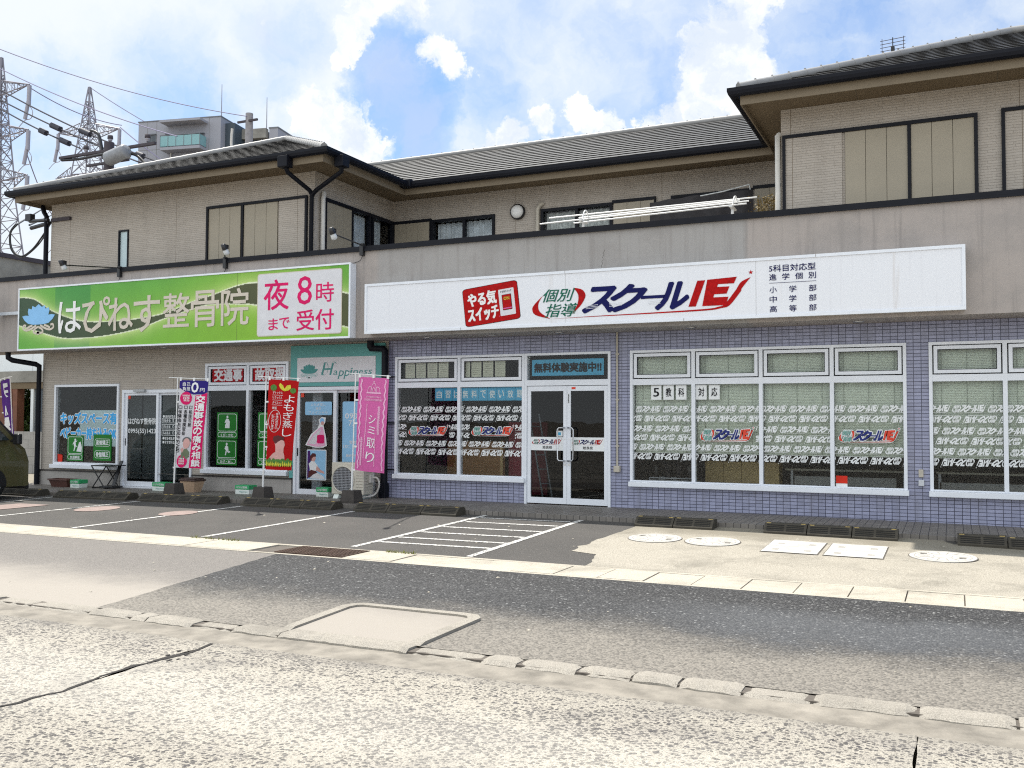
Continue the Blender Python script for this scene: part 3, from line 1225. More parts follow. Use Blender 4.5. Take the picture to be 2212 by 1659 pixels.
    # side yard beyond the building's left end
    mb = MB().use('apron_concrete')
    mb.face([(-60, -1.3, -.1), (-18.6, -1.3, -.1), (-18.6, 30, -.1), (-60, 30, -.1)])
    kind(mb.build('side_yard'))

    # painted bay lines: paint is part of the lot
    mb = MB().use('road_paint')

    def line(x0, y0, x1, y1, w):
        n = 16
        for k in range(n):
            t0, t1 = k / n, (k + 1) / n
            p0, p1 = (x0 + (x1 - x0) * t0, y0 + (y1 - y0) * t0), (x0 + (x1 - x0) * t1, y0 + (y1 - y0) * t1)
            if abs(y1 - y0) > abs(x1 - x0):
                q = [(p1[0] - w / 2, p1[1]), (p1[0] + w / 2, p1[1]), (p0[0] + w / 2, p0[1]), (p0[0] - w / 2, p0[1])]
            else:
                q = [(p0[0], p0[1] - w / 2), (p1[0], p1[1] - w / 2), (p1[0], p1[1] + w / 2), (p0[0], p0[1] + w / 2)]
            mb.face([(x, y, gz(x, y) + .0045) for x, y in q])
    for x0, y0, x1, y1 in ((-15.5, -4.9, -15.48, -1.77), (-13.62, -4.9, -13.2, -1.74), (-11.26, -4.93, -10.84, -1.73), (-8.90, -4.9, -8.62, -1.6), (-6.60, -4.84, -6.46, -1.53), (-4.97, -4.94, -4.91, -1.53)):
        line(x0, y0, x1, y1, .085)
    for xl, y in ((-6.40, -1.80), (-6.40, -2.28), (-6.45, -2.86), (-6.48, -3.41), (-6.5, -3.93), (-6.52, -4.36)):
        line(xl, y - .02, -4.99, y + .03, .075)
    kind(mb.build('bay_lines'))
    # concrete upstand square let into the asphalt strip
    mb = MB().use('kerb_concrete')
    outer = [(-4.47, -8.875), (-4.475, -8.80), (-4.56, -7.98), (-4.52, -7.88), (-4.44, -7.82), (-3.5, -7.82), (-3.38, -7.84), (-3.31, -7.94), (-3.30, -8.80), (-3.30, -8.875)]
    inner = [(-4.39, -8.875), (-4.397, -8.80), (-4.47, -8.0), (-4.45, -7.93), (-4.41, -7.90), (-3.53, -7.90), (-3.44, -7.92), (-3.40, -7.98), (-3.40, -8.80), (-3.40, -8.875)]
    for i in range(len(outer) - 1):
        o0, o1, i0, i1 = outer[i], outer[i + 1], inner[i], inner[i + 1]
        def up(q):
            return -.153 if q[1] < -8.85 else -.136
        mb.face([(*i0, up(i0)), (*i1, up(i1)), (*o1, up(o1)), (*o0, up(o0))])
        mb.face([(*o0, -.3), (*o0, up(o0)), (*o1, up(o1)), (*o1, -.3)])
        mb.face([(*i1, -.3), (*i1, up(i1)), (*i0, up(i0)), (*i0, -.3)])
    mb.use('driveway_asphalt')
    mb.face([(p[0], p[1], -.152) for p in inner])
    kind(mb.build('planting_bed'))


build_ground()


# ---------------------------------------------------------------- the shop building
BLD = empty('shop_building', (-9, 0, 0), 'two-storey shop building with dark tiled hip roofs, beige siding and a lavender tiled ground floor', 'building')
EAVE, SL = 6.20, .43


def shell():
    P = BLD
    # lavender tiled shop wall
    mb = MB().use('lavender_tile')
    wall_holes(mb, -9.16, 7, -.3, 2.8, 0, [(-9.03, -6.5, .36, 2.5), (-6.5, -4.985, -.02, 2.5), (-4.66, -.594, .36, 2.5), (-.304, 3.9, .36, 2.5)], .13)
    mb.face([(-9.16, .0, -.3), (-9.16, .0, 2.8), (-9.16, -.035, 2.8), (-9.16, -.035, -.3)])
    mb.build('tiled_wall', P)
    # siding, ground floor left
    mb = MB().use('beige_siding')
    wall_holes(mb, -18.06, -9.16, .27, 2.8, .004, [(-17.66, -15.75, .33, 2.115), (-15.66, -13.75, .27, 1.985), (-13.43, -11.39, .33, 2.48), (-11.24, -9.45, .27, 2.0)], .12)
    mb.face([(-18.06, 9, -.3), (-18.06, .004, -.3), (-18.06, .004, 2.8), (-18.06, 9, 2.8)])
    mb.build('ground_floor_siding', P)
    for a, c in ((-18.08, -15.70), (-13.72, -11.30), (-9.42, -9.165)):
        MB().use('plinth_cement').box(a, c, -.012, .2, -.3, .252).build('plinth', P)
    for a, c in ((-18.085, -15.68), (-13.735, -11.29)):
        MB().use('dark_trim').box(a, c, -.028, .02, .254, .282).build('drip_trim', P)
    # upper floor walls
    mb = MB().use('beige_siding')
    wall_holes(mb, -17.9, -10.85, 2.8, 6.06, 0, [(-15.87, -15.58, 4.42, 5.34), (-13.45, -11.72, 4.42, 5.6)], .10)
    mb.build('upper_left_wall', P)
    mb = MB().use('beige_siding')
    mb.face([(-17.9, 9, 2.8), (-17.9, 0, 2.8), (-17.9, 0, 6.06), (-17.9, 9, 6.06)])
    mb.build('left_gable_wall', P)
    # wall facing +x beside the balcony, with openings
    mb = MB().use('beige_siding')
    ys = [(0, 2.77)]
    mb.face([(-10.85, 0, 3.3), (-10.85, 1.2, 3.3), (-10.85, 1.2, 6.06), (-10.85, 0, 6.06)])
    mb.face([(-10.85, 1.2, 5.58), (-10.85, 2.72, 5.58), (-10.85, 2.72, 6.06), (-10.85, 1.2, 6.06)])
    mb.face([(-10.85, 2.72, 3.3), (-10.85, 2.77, 3.3), (-10.85, 2.77, 6.06), (-10.85, 2.72, 6.06)])
    mb.build('balcony_side_wall', P)
    mb = MB().use('beige_siding')
    wall_holes(mb, -10.85, -2.3, 3.3, 6.06, 2.77, [(-9.9, -8.42, 4.5, 5.58), (-7.4, -5.9, 3.4, 5.58), (-4.75, -3.24, 3.4, 5.59)], .10)
    mb.build('balcony_back_wall', P)
    mb = MB().use('beige_siding')
    mb.face([(-2.3, 2.77, 3.3), (-2.3, 0, 3.3), (-2.3, 0, 6.06), (-2.3, 2.77, 6.06)])
    wall_holes(mb, -2.3, 7, 2.8, 6.06, 0, [], .1)
    mb.build('upper_right_wall', P)
    # back and right-hand end, never in front of anything but they close the volume
    mb = MB().use('beige_siding')
    mb.face([(7, 0, -.3), (7, 9, -.3), (7, 9, 6.06), (7, 0, 6.06)])
    mb.face([(7, 9, -.3), (-18, 9, -.3), (-18, 9, 6.06), (7, 9, 6.06)])
    mb.build('back_wall', P)
    # balcony floor / shop ceiling slab, parapet with its soffit
    mb = MB().use('balcony_floor')
    mb.box(-17.8, 6.9, -.5, 8.9, 3.1, 3.28)
    mb.build('balcony_floor', P)
    mb = MB().use('parapet_stucco')
    mb.box(-21.5, 7.2, -.70, -.5, 2.80, 4.335)
    mb.box(-21.5, 7.2, -.5, -.002, 2.80, 2.86)
    mb.box(-21.5, -18.1, -.5, .6, 2.86, 3.0)
    par = mb.build('parapet', P)
    mb = MB().use('black_frame')
    mb.box(-21.52, 7.22, -.735, -.465, 4.335, 4.395)
    mb.box(-21.52, 7.22, -.745, -.72, 4.305, 4.334)
    mb.build('parapet_cap', par)
    for i, x in enumerate((-14.2, -8.2, -6.95, -5.75, -3.6, -1.2)):
        mb = MB().use('steel').lathe([(.075, 0), (.08, -.012), (.055, -.014), (.05, .02)], (x, -.33, 2.80), 20)
        mb.use('white_enamel').disc((x, -.33, 2.797), .05)
        mb.build('downlight', par)
    # faint vertical crack in the stucco
    mb = MB().use('crack_dark')
    a = [(-4.86 + .012 * math.sin(k * 1.9) - .012 * k * .25, 4.02 - .02 * k) for k in range(15)]
    strip2(mb, a, [(p[0] + .004, p[1]) for p in a], -.7015)
    mb.build('stucco_crack', par)


def tiled_slope(mb, E0, E1, T0, T1, row=.33, pitch=.30):
    """courses of wavy roof tiles between eave E0-E1 and top T0-T1 (both lines along one level each)"""
    E0, E1, T0, T1 = map(Vector, (E0, E1, T0, T1))
    ax = (E1 - E0).normalized()
    up = ((T0 + T1) - (E0 + E1))
    up = (up - ax * up.dot(ax)).normalized()
    L = (T0 - E0).dot(up)
    nrm = ax.cross(up).normalized()
    if nrm.z < 0:
        nrm = -nrm
    n = max(1, round(L / row))
    W0 = 0.0
    for j in range(n):
        s0, s1 = L * j / n - .02, L * (j + 1) / n

        def ends(s):
            t = max(0, s) / L
            a = E0.lerp(T0, t)
            c = E1.lerp(T1, t)
            return (a - E0).dot(ax), (c - E0).dot(ax)
        a0, c0 = ends(s0)
        a1, c1 = ends(s1)
        m = max(2, round((c0 - a0) / (pitch / 6)))
        lo, hi, ris = [], [], []
        sh = 0.0
        for i in range(m + 1):
            t = i / m
            w0 = a0 + (c0 - a0) * t
            w1 = a1 + (c1 - a1) * t

            def wave(w):
                q = ((w + sh) / pitch) % 1.0
                return .0025 * (math.cos(2 * math.pi * q) * .5 + .5)
            base0 = E0 + ax * w0 + up * s0
            lo.append(base0 + nrm * (.024 + wave(w0)))
            hi.append(E0 + ax * w1 + up * s1 + nrm * (.004 + wave(w1)))
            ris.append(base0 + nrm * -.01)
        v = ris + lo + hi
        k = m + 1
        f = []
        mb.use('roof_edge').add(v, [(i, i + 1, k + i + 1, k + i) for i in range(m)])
        mb.use('roof_tile').add(v, [(k + i, k + i + 1, 2 * k + i + 1, 2 * k + i) for i in range(m)])


def ridge_tiles(name, a, c, parent, step=.30):
    a, c = Vector(a), Vector(c)
    n = max(1, round((c - a).length / step))
    mb = MB().use('ridge_tile')
    d = (c - a).normalized()
    for i in range(n):
        p, q = a.lerp(c, i / n), a.lerp(c, (i + 1) / n) + d * .02
        mb.tube([p, q], .066, 12, True, .062)
        mb.box(p.x - .012, p.x + .012, p.y - .012, p.y + .012, p.z + .05, p.z + .08)
    return mb.build(name, parent)


def gutter(name, pts, parent):
    mb = MB().use('gutter_black')
    prof = [(-.002, .0), (-.125, .0), (-.125, -.05), (-.11, -.095), (-.075, -.115), (-.03, -.115), (-.002, -.09)]
    pts = [Vector(p) for p in pts]
    rings = []
    for i, p in enumerate(pts):
        if i == 0:
            d = (pts[1] - p).normalized()
            o = Vector((d.y, -d.x, 0))
        elif i == len(pts) - 1:
            d = (p - pts[-2]).normalized()
            o = Vector((d.y, -d.x, 0))
        else:
            d0, d1 = (p - pts[i - 1]).normalized(), (pts[i + 1] - p).normalized()
            o0, o1 = Vector((d0.y, -d0.x, 0)), Vector((d1.y, -d1.x, 0))
            o = (o0 + o1).normalized()
            o = o / max(.3, o.dot(o0))
        rings.append([p + o * (-q[0]) + Vector((0, 0, q[1])) for q in prof])
    k = len(prof)
    v = [x for r in rings for x in r]
    f = [(i * k + j, i * k + (j + 1) % k, (i + 1) * k + (j + 1) % k, (i + 1) * k + j) for i in range(len(rings) - 1) for j in range(k)]
    f += [tuple(range(k)), tuple(range((len(rings) - 1) * k, len(rings) * k))]
    mb.add(v, f)
    # dark barge board behind the gutter
    return mb.build(name, parent)


def roofs():
    P = BLD
    LX, RX = -18.15, -2.78
    hw = (-10.1 - LX) / 2
    H = hw * SL
    # left hip roof
    mb = MB().use('roof_tile')
    mx = LX + hw
    ap = (mx, -.75 + hw, EAVE + H)
    tiled_slope(mb, (LX, -.75, EAVE), (-10.1, -.75, EAVE), ap, ap)
    for s in (LX, -10.1):
        mb.face([(s, -.75, EAVE), ap, (mx, 9.8, EAVE + H), (s, 9.8, EAVE)])
    lr = mb.build('left_roof', P)
    ridge_tiles('hip_ridge', (LX, -.75, EAVE + .04), (ap[0], ap[1], ap[2] + .05), lr)
    ridge_tiles('hip_ridge', (-10.1, -.75, EAVE + .04), (ap[0], ap[1], ap[2] + .05), lr)
    ridge_tiles('top_ridge', ap, (mx, 9.8, EAVE + H), lr, .9)
    # middle roof
    mb = MB().use('roof_tile')
    rz = EAVE + 4.25 * SL
    tiled_slope(mb, (-10.1, 2.05, EAVE), (RX, 2.05, EAVE), (-14.35, 6.3, rz), (RX + 4.25, 6.3, rz))
    mb.face([(-14.35, 6.3, rz), (1.25, 6.3, rz), (1.25, 10.3, EAVE + .1), (-14.35, 10.3, EAVE + .1)])
    mr = mb.build('middle_roof', P)
    ridge_tiles('top_ridge', (-14.35, 6.3, rz + .04), (1.25, 6.3, rz + .04), mr)
    # right roof, hip on its left, ridge along the street
    mb = MB().use('roof_tile')
    t = 3.72
    az = EAVE + t * SL
    tiled_slope(mb, (RX, -.75, EAVE), (11.0, -.75, EAVE), (RX + t, -.75 + t, az), (11, -.75 + t, az))
    mb.face([(RX, -.75, EAVE), (RX + t, -.75 + t, az), (RX, 6.69, EAVE)])
    mb.face([(RX + t, 2.97, az), (11, 2.97, az), (11, 6.69, EAVE), (RX, 6.69, EAVE)])
    rr = mb.build('right_roof', P)
    ridge_tiles('hip_ridge', (RX, -.75, EAVE + .04), (RX + t, -.75 + t, az + .05), rr)
    ridge_tiles('top_ridge', (RX + t, 2.97, az + .05), (11, 2.97, az + .05), rr)
    # gutters
    for nm, pts in (('gutter', [(LX - .02, 9, EAVE + .01), (LX - .02, -.74, EAVE + .01), (-10.08, -.74, EAVE + .01), (-10.08, 2.04, EAVE + .01), (RX - .02, 2.04, EAVE + .01), (RX - .02, -.74, EAVE + .01), (11, -.74, EAVE + .01)]),):
        gutter(nm, pts, P)
    # rain-water hopper heads and the Y pipe at the left block's corner
    mb = MB().use('gutter_black')
    mb.bbox(-11.02, -10.80, -.90, -.72, 5.93, 6.14, .015)
    mb.bbox(-10.05, -9.86, -.52, -.30, 5.93, 6.14, .015)
    mb.tube([(-10.91, -.8, 5.96), (-10.90, -.74, 5.86), (-10.86, -.14, 5.66), (-10.86, -.08, 5.60), (-10.87, -.08, 3.4)], .042, 10)
    mb.tube([(-9.95, -.42, 5.96), (-9.97, -.40, 5.86), (-10.72, -.12, 5.66), (-10.84, -.08, 5.60)], .042, 10)
    mb.build('downpipe', P)
    mb = MB().use('gutter_black')
    mb.bbox(-10.25, -9.9, 1.86, 2.06, 6.10, 6.26, .02)
    mb.build('gutter_corner', P)
    # fascia and soffit boards
    fz0, fz1 = 5.985, 6.19
    mb = MB().use('fascia_board')
    mb.box(LX + .04, -10.14, -.72, -.70, fz0, fz1)
    mb.box(-10.16, -10.14, -.699, 2.07, fz0, fz1)
    mb.box(-10.139, RX + .02, 2.07, 2.09, fz0, fz1)
    mb.box(RX + .02, RX + .04, -.70, 2.089, fz0, fz1)
    mb.box(RX + .02, 11, -.72, -.701, fz0, fz1)
    mb.box(LX + .02, LX + .04, -.72, 9, fz0, fz1)
    mb.build('fascia', P)
    mb = MB().use('soffit_board')
    z0, z1 = 6.062, 6.10
    mb.box(LX + .04, -10.16, -.70, .05, z0, z1)
    mb.box(-10.9, -10.16, .05, 2.09, z0, z1)
    mb.box(-10.9, -2.3, 2.09, 2.85, z0, z1)
    mb.box(RX + .04, -2.28, -.70, 2.09, z0, z1)
    mb.box(-2.28, 11, -.70, .05, z0, z1)
    mb.box(LX + .04, -17.88, .05, 9, z0, z1)
    mb.use('shutter_groove')
    for x in (-16.7, -14.9, -13.1, -11.3, -1.2, .6, 2.4):
        mb.box(x - .004, x + .004, -.698, -.01, z0 - .002, z0 + .001)
    for x in (-8.8, -6.98, -5.16):
        mb.box(x - .004, x + .004, 2.1, 2.76, z0 - .002, z0 + .001)
    mb.build('soffit', P)
    # down pipe under the parapet at the tiled wall's corner
    mb = MB().use('gutter_black')
    mb.tube([(-9.47, -.16, 2.80), (-9.47, -.16, 2.70), (-9.455, -.15, 2.66), (-9.24, -.10, 2.655), (-9.20, -.10, 2.61), (-9.20, -.10, .0)], .062, 14)
    for z in (2.15, 1.33, .5):
        mb.box(-9.19, -9.03, -.06, -.025, z - .012, z + .012)
    mb.bbox(-9.275, -9.125, -.175, -.03, -.02, .26, .02)
    mb.build('downpipe', P)
    # down pipe round the left end
    mb = MB().use('gutter_black')
    mb.tube([(-18.45, -.56, 2.80), (-18.44, -.56, 2.68), (-18.38, -.50, 2.63), (-18.14, -.13, 2.565), (-18.09, -.07, 2.52), (-18.09, -.07, -.05)], .056, 12)
    mb.build('downpipe', P)
    mb = MB().use('gutter_black')
    mb.tube([(-18.12, -.06, 6.05), (-18.06, -.06, 5.9), (-17.98, -.06, 5.8), (-17.98, -.06, 4.3)], .05, 10)
    mb.build('downpipe', P)
    # white drain and duct pipes
    mb = MB().use('pvc_white')
    mb.tube([(-10.78, .17, 4.3), (-10.78, .17, 5.58), (-10.78, .20, 5.66), (-10.83, .26, 5.70)], .045, 10)
    mb.build('duct_pipe', P)
    mb = MB().use('pvc_white')
    mb.tube([(-2.345, -.03, 4.3), (-2.345, -.03, 5.66), (-2.33, .02, 5.70)], .04, 10)
    mb.build('duct_pipe', P)
    mb = MB().use('pvc_beige')
    mb.tube([(-7.45, 2.70, 4.2), (-7.45, 2.70, 5.58), (-7.40, 2.71, 5.66), (-7.36, 2.75, 5.70)], .042, 10)
    mb.build('duct_pipe', P)
    mb = MB().use('pvc_beige')
    mb.tube([(-4.875, -.025, 2.80), (-4.872, -.025, .66)], .017, 8)
    for z in (2.45, 1.72, .98):
        mb.box(-4.9, -4.845, -.03, -.001, z - .012, z + .012)
    mb.bbox(-4.92, -4.82, -.075, -.001, .565, .665, .008)
    mb.build('cable_conduit', P)
    mb = MB().use('pvc_beige')
    mb.bbox(-.452, -.389, -.03, -.001, .61, .72, .006)
    mb.use('galv').bbox(-.454, -.381, -.055, -.001, .488, .575, .006)
    mb.build('wall_socket', P)


def frame_rect(mb, x0, x1, z0, z1, y0, y1, w):
    """four bars, butted"""
    mb.box(x0, x0 + w, y0, y1, z0, z1)
    mb.box(x1 - w, x1, y0, y1, z0, z1)
    mb.box(x0 + w, x1 - w, y0, y1, z1 - w, z1)
    mb.box(x0 + w, x1 - w, y0, y1, z0, z0 + w)


def pane(name, x0, x1, z0, z1, y, parent, m='glass'):
    mb = MB().use(m)
    mb.face([(x0, y, z0), (x1, y, z0), (x1, y, z1), (x0, y, z1)])
    return mb.build(name, parent)


def sash(x0, x1, z0, z1, parent, y=.0, w=.048):
    mb = MB().use('white_frame')
    frame_rect(mb, x0, x1, z0, z1, y - .018, y + .03, w)
    mb.use('black_frame')
    frame_rect(mb, x0 - .010, x1 + .010, z0 - .012, z1 + .010, y + .02, y + .045, .010)
    frame_rect(mb, x0 + w, x1 - w, z0 + w, z1 - w, y - .002, y + .02, .008)
    mb.use('glass').face([(x0 + w, y + .01, z0 + w), (x1 - w, y + .01, z0 + w), (x1 - w, y + .01, z1 - w), (x0 + w, y + .01, z1 - w)])
    return mb.build('sash', parent)


def blind(x0, x1, z0, z1, y, parent):
    mb = MB().use('blind')
    n = int((z1 - z0) / .0225)
    for k in range(n):
        z = z0 + (z1 - z0) * k / n
        mb.face([(x0, y - .008, z), (x1, y - .008, z), (x1, y + .008, z + .0245), (x0, y + .008, z + .0245)])
    mb.use('blind_cord')
    for t in (.13, .5, .87):
        x = x0 + (x1 - x0) * t
        mb.box(x - .003, x + .003, y - .013, y - .010, z0, z1)
    return mb.build('blind', parent)


PAT = {}


def logo(mb, x0, z0, w, h, y, mt, flip=False, fn=None):
    """tutoring-school mark: arc pair round four characters, sheared name, swoosh with star"""
    def T(u, v):
        if flip:
            u, v = 1 - u, 1 - v
        return (x0 + u * w, z0 + v * h)

    def poly(pts):
        q = [T(*p) for p in pts]
        mb.poly(q, y)

    def txt(body, a, b, c, d, bold, sh):
        vs, fs, (p, q, r, s2) = glyphs(body)
        for k, (ox, oz) in enumerate(strokes(bold)):
            out = []
            for vx, vz in vs:
                uu, ww = (vx - p) / (r - p), (vz - q) / (s2 - q)
                X, Z = T(a + (uu + ox) * (c - a) + sh * (ww - .5) * (d - b) * h / w, b + (ww + oz) * (d - b))
                out.append((X, y - .0012 - .00012 * k, Z))
            mb.add(out, fs)
    mb.use(mt['red'])
    # arcs
    la = curve([(.055, .70), (.012, .45), (.0, .30), (.018, .13), (.092, .0)], 6)
    lb = curve([(.055, .70), (.035, .52), (.030, .36), (.042, .20), (.092, .0)], 6)
    poly(la + lb[::-1][1:-1])
    ra = curve([(.202, .87), (.245, .80), (.262, .62), (.240, .36), (.20, .13)], 6)
    rb = curve([(.202, .87), (.222, .72), (.228, .58), (.222, .38), (.20, .13)], 6)
    poly(ra + rb[::-1][1:-1])
    # swoosh
    sa = curve([(.092, .0), (.30, .012), (.52, .02), (.80, .04), (.875, .09), (.91, .16), (.955, .50), (.962, .60), (.998, .875)], 6)
    sb = curve([(.092, .0), (.30, .030), (.52, .050), (.80, .085), (.862, .13), (.89, .20), (.935, .55), (.958, .76), (.998, .875)], 6)
    y -= .0006
    n = min(len(sa), len(sb))
    for i in range(n - 1):
        q = [T(*sa[i]), T(*sa[i + 1]), T(*sb[i + 1]), T(*sb[i])]
        mb.face([(p[0], y, p[1]) for p in q])
    st = []
    for k in range(10):
        a = math.pi / 2 + k * math.pi / 5
        rr = .066 if k % 2 == 0 else .027
        st.append((.998 + rr * math.cos(a) * h / w, 1.0 + rr * math.sin(a)))
    poly(st)
    # I, E
    y -= .0006
    poly([(.733, .165), (.765, .165), (.806, .86), (.772, .86)])
    poly([(.793, .165), (.893, .165), (.905, .385), (.84, .385), (.845, .47), (.897, .47), (.909, .66), (.857, .66), (.861, .735), (.928, .735), (.940, .905), (.815, .87)])
    bw = .022 if mt['green'] == 'decal_white' else 0
    mb.use(mt['green'])
    txt('個別', .055, .49, .20, .86, .007 + bw, .38)
    txt('指導', .07, .05, .218, .43, .007 + bw, .38)
    mb.use(mt['navy'])
    txt('ス', .265, .14, .405, .83, .05 + bw, .32)
    txt('ク', .385, .14, .535, .85, .05 + bw, .32)
    txt('ー', .525, .44, .635, .53, .035, .2)
    txt('ル', .605, .14, .735, .84, .05 + bw, .32)


WHITE = {'red': 'decal_white', 'green': 'decal_white', 'navy': 'decal_white'}


def pattern(x0, x1, rows, y, parent, gap=None, phase=0.0, pitch=.443, mark=None):
    """rows of the white school mark across one pane, cut off at the pane's edges"""
    mb = MB()
    mt = dict(WHITE)
    for r, (zb, zt) in enumerate(rows):
        flip = r % 2 == 1
        off = (phase + (.0, .13, .31, .22, .06, .29)[r % 6]) % pitch
        x = x0 - pitch + off
        while x < x1:
            a, c = x, x + pitch * .985
            if c > x0 and a < x1:
                if gap and r in (2, 3) and c > gap[0] and a < gap[1]:
                    # cut by the gap round the coloured mark
                    k = len(mb.f)
                    kv = len(mb.v)
                    sub = MB()
                    sub.mats = mb.mats
                    logo(sub, a, zb, pitch * .96, (zt - zb) * 1.14, y, mt, flip)
                    _clip_into(mb, sub, [(x0, min(x1, gap[0])), (max(x0, gap[1]), x1)])
                else:
                    sub = MB()
                    sub.mats = mb.mats
                    logo(sub, a, zb, pitch * .96, (zt - zb) * 1.14, y, mt, flip)
                    _clip_into(mb, sub, [(x0, x1)])
            x += pitch
    if mark:
        o = dict(red='decal_red', green='decal_green', navy='decal_navy')
        g = .012
        for dx, dz in ((-g, 0), (g, 0), (0, -g), (0, g)):
            logo(mb, mark[0] + dx, mark[1] + dz, mark[2] - mark[0], mark[3] - mark[1], y, WHITE)
        logo(mb, mark[0], mark[1], mark[2] - mark[0], mark[3] - mark[1], y - .003, o)
    return mb.build('lettering', parent)


def _clip_into(mb, sub, spans):
    xs = [v[0] for v in sub.v]
    lo, hi = min(xs), max(xs)
    for a, c in spans:
        if c - a < .02 or hi < a or lo > c:
            continue
        bm = bmesh.new()
        vs = [bm.verts.new(v) for v in sub.v]
        for f in sub.f:
            try:
                bm.faces.new([vs[i] for i in f])
            except ValueError:
                pass
        if lo < a:
            bmesh.ops.bisect_plane(bm, geom=bm.verts[:] + bm.edges[:] + bm.faces[:], plane_co=(a, 0, 0), plane_no=(-1, 0, 0), clear_outer=True)
        if hi > c:
            bmesh.ops.bisect_plane(bm, geom=bm.verts[:] + bm.edges[:] + bm.faces[:], plane_co=(c, 0, 0), plane_no=(1, 0, 0), clear_outer=True)
        mb.use('decal_white')
        mb.from_bm(bm)


ROWS6 = [(1.51, 1.62), (1.36, 1.465), (1.205, 1.31), (1.06, 1.165), (.917, 1.022), (.76, .872)]


def shop_windows():
    P = BLD
    # ---- four-bay window
    def big_window(x0, muls, x1, label, bays_with_mark, phase):
        """x0, x1 outer frame; muls = mullion centres"""
        mb = MB().use('white_frame')
        z0, z1 = .425, 2.5
        mb.box(x0, x0 + .045, -.03, .09, z0, z1)
        mb.box(x1 - .045, x1, -.03, .09, z0, z1)
        mb.box(x0 + .045, x1 - .045, -.03, .09, z1 - .04, z1)
        mb.box(x0 + .045, x1 - .045, -.02, .09, 1.95, 2.045)
        mb.box(x0 + .045, x1 - .045, -.02, .09, z0, z0 + .02)
        for m_ in muls:
            mb.box(m_ - .028, m_ + .028, -.025, .085, z0 + .02, 1.95)
            mb.box(m_ - .028, m_ + .028, -.025, .085, 2.045, z1 - .04)
        win = mb.build('window', P)
        win['label'] = label
        mb = MB().use('white_frame').bbox(x0 - .015, x1 + .02, -.085, .02, .345, .424, .008)
        mb.build('sill', win)
        ed = [x0 + .045] + [e for m_ in muls for e in (m_ - .028, m_ + .028)] + [x1 - .045]
        for i in range(0, len(ed), 2):
            a, c = ed[i], ed[i + 1]
            pane('pane', a, c, z0 + .02, 1.95, .03, win)
            sash(a + .018, c - .018, 2.062, 2.446, win)
            yield i // 2, a, c, win
    for i, a, c, w in big_window(-4.66, [-3.643, -2.617, -1.60], -.594, 'four-bay white window below the red logo sign', (1, 3), 0):
        blind(a, c, .875, 2.49, .13, w)
        mk = {1: (-3.538, 1.075, -2.735, 1.285), 3: (-1.51, 1.085, -.70, 1.285)}.get(i)
        gp = {1: (-3.60, -2.70), 3: (-1.56, -.66)}.get(i)
        pattern(a + .004, c - .004, ROWS6, .022, w, gp, (.03, .21, .37, .18)[i], .443, mk)
    for i, a, c, w in big_window(-.304, [.643, 1.66, 2.68], 3.9, 'rightmost white shop window, cut by the picture edge', (), 0):
        blind(a, c, .875, 2.49, .13, w)
        if i < 2:
            pattern(a + .004, c - .004, ROWS6, .022, w, None, (.24, .40)[i])
    for i, a, c, w in big_window(-9.03, [-7.742], -6.50, 'two-bay white window left of the glass double door', (0, 1), 0):
        mk = {0: (-8.765, 1.11, -7.98, 1.285), 1: (-7.51, 1.12, -6.72, 1.29)}[i]
        gp = {0: (-8.81, -7.95), 1: (-7.55, -6.69)}[i]
        pattern(a + .004, c - .004, ROWS6, .022, w, gp, (.06, .08)[i], .443, mk)
    # ---- double glass door
    mb = MB().use('white_frame')
    mb.box(-6.498, -6.455, -.03, .10, -.02, 2.5)
    mb.box(-5.03, -4.987, -.03, .10, -.02, 2.5)
    mb.box(-6.455, -5.03, -.03, .10, 2.462, 2.5)
    mb.box(-6.455, -5.03, -.03, .10, 1.958, 2.052)
    fr = mb.build('door_frame', P)
    pane('transom_pane', -6.455, -5.03, 2.052, 2.462, .03, fr)
    for a, c, hx, s in ((-6.45, -5.743, -5.80, -1), (-5.738, -5.035, -5.64, 1)):
        mb = MB().use('white_frame')
        mb.box(a, a + .062, -.012, .03, .018, 1.95)
        mb.box(c - .062, c, -.012, .03, .018, 1.95)
        mb.box(a + .062, c - .062, -.012, .03, 1.868, 1.95)
        mb.box(a + .062, c - .062, -.012, .03, .018, .115)
        d = mb.build('door', P)
        d['label'] = 'left leaf of the glass double door' if s < 0 else 'right leaf of the glass double door'
        pane('pane', a + .062, c - .062, .115, 1.868, .01, d, 'dark_glass')
        mb = MB().use('paper_white')
        mb.box(a + .062, c - .062, -.004, .004, .889, 1.110)
        w0 = a + .085
        logo(mb, w0, .985, .53, .10, -.006, dict(red='ink_red', green='ink_green', navy='ink_navy'))
        mb.use('ink_black')
        text(mb, '姶良校', (w0 + .19, .915, w0 + .36, .965), -.006, .02)
        mb.build('lettering', d)
        mb = MB().use('steel')
        x1 = c - .035 if s < 0 else a + .035
        x2 = x1 - .10 if s < 0 else x1 + .10
        for yy in (-1,):
            mb.tube([(x1, -.012, 1.265), (x1, -.07, 1.265), (x2 + (x1 - x2) * .25, -.085, 1.265), (x2, -.085, 1.235), (x2, -.085, .755), (x2 + (x1 - x2) * .25, -.085, .725), (x1, -.07, .725), (x1, -.012, .725)], .013, 10)
        mb.disc((x1, -.014, .66), .02, 'y')
        mb.disc((x1, -.014, 1.08), .012, 'y')
        mb.build('handle', d)
    mb = MB().use('decal_red').box(-5.66, -5.59, -.014, -.012, 1.895, 1.93)
    mb.use('paper_white').box(-5.725, -5.695, -.014, -.012, 1.66, 1.83)
    mb.use('ink_black')
    scribble(mb, -5.722, 1.67, -5.698, 1.82, 4, lambda X, Z: (X, -.0155, Z), 2, True)
    mb.build('notice_sticker', fr)

    # ---- left clinic: window by the corner
    mb = MB().use('white_frame')
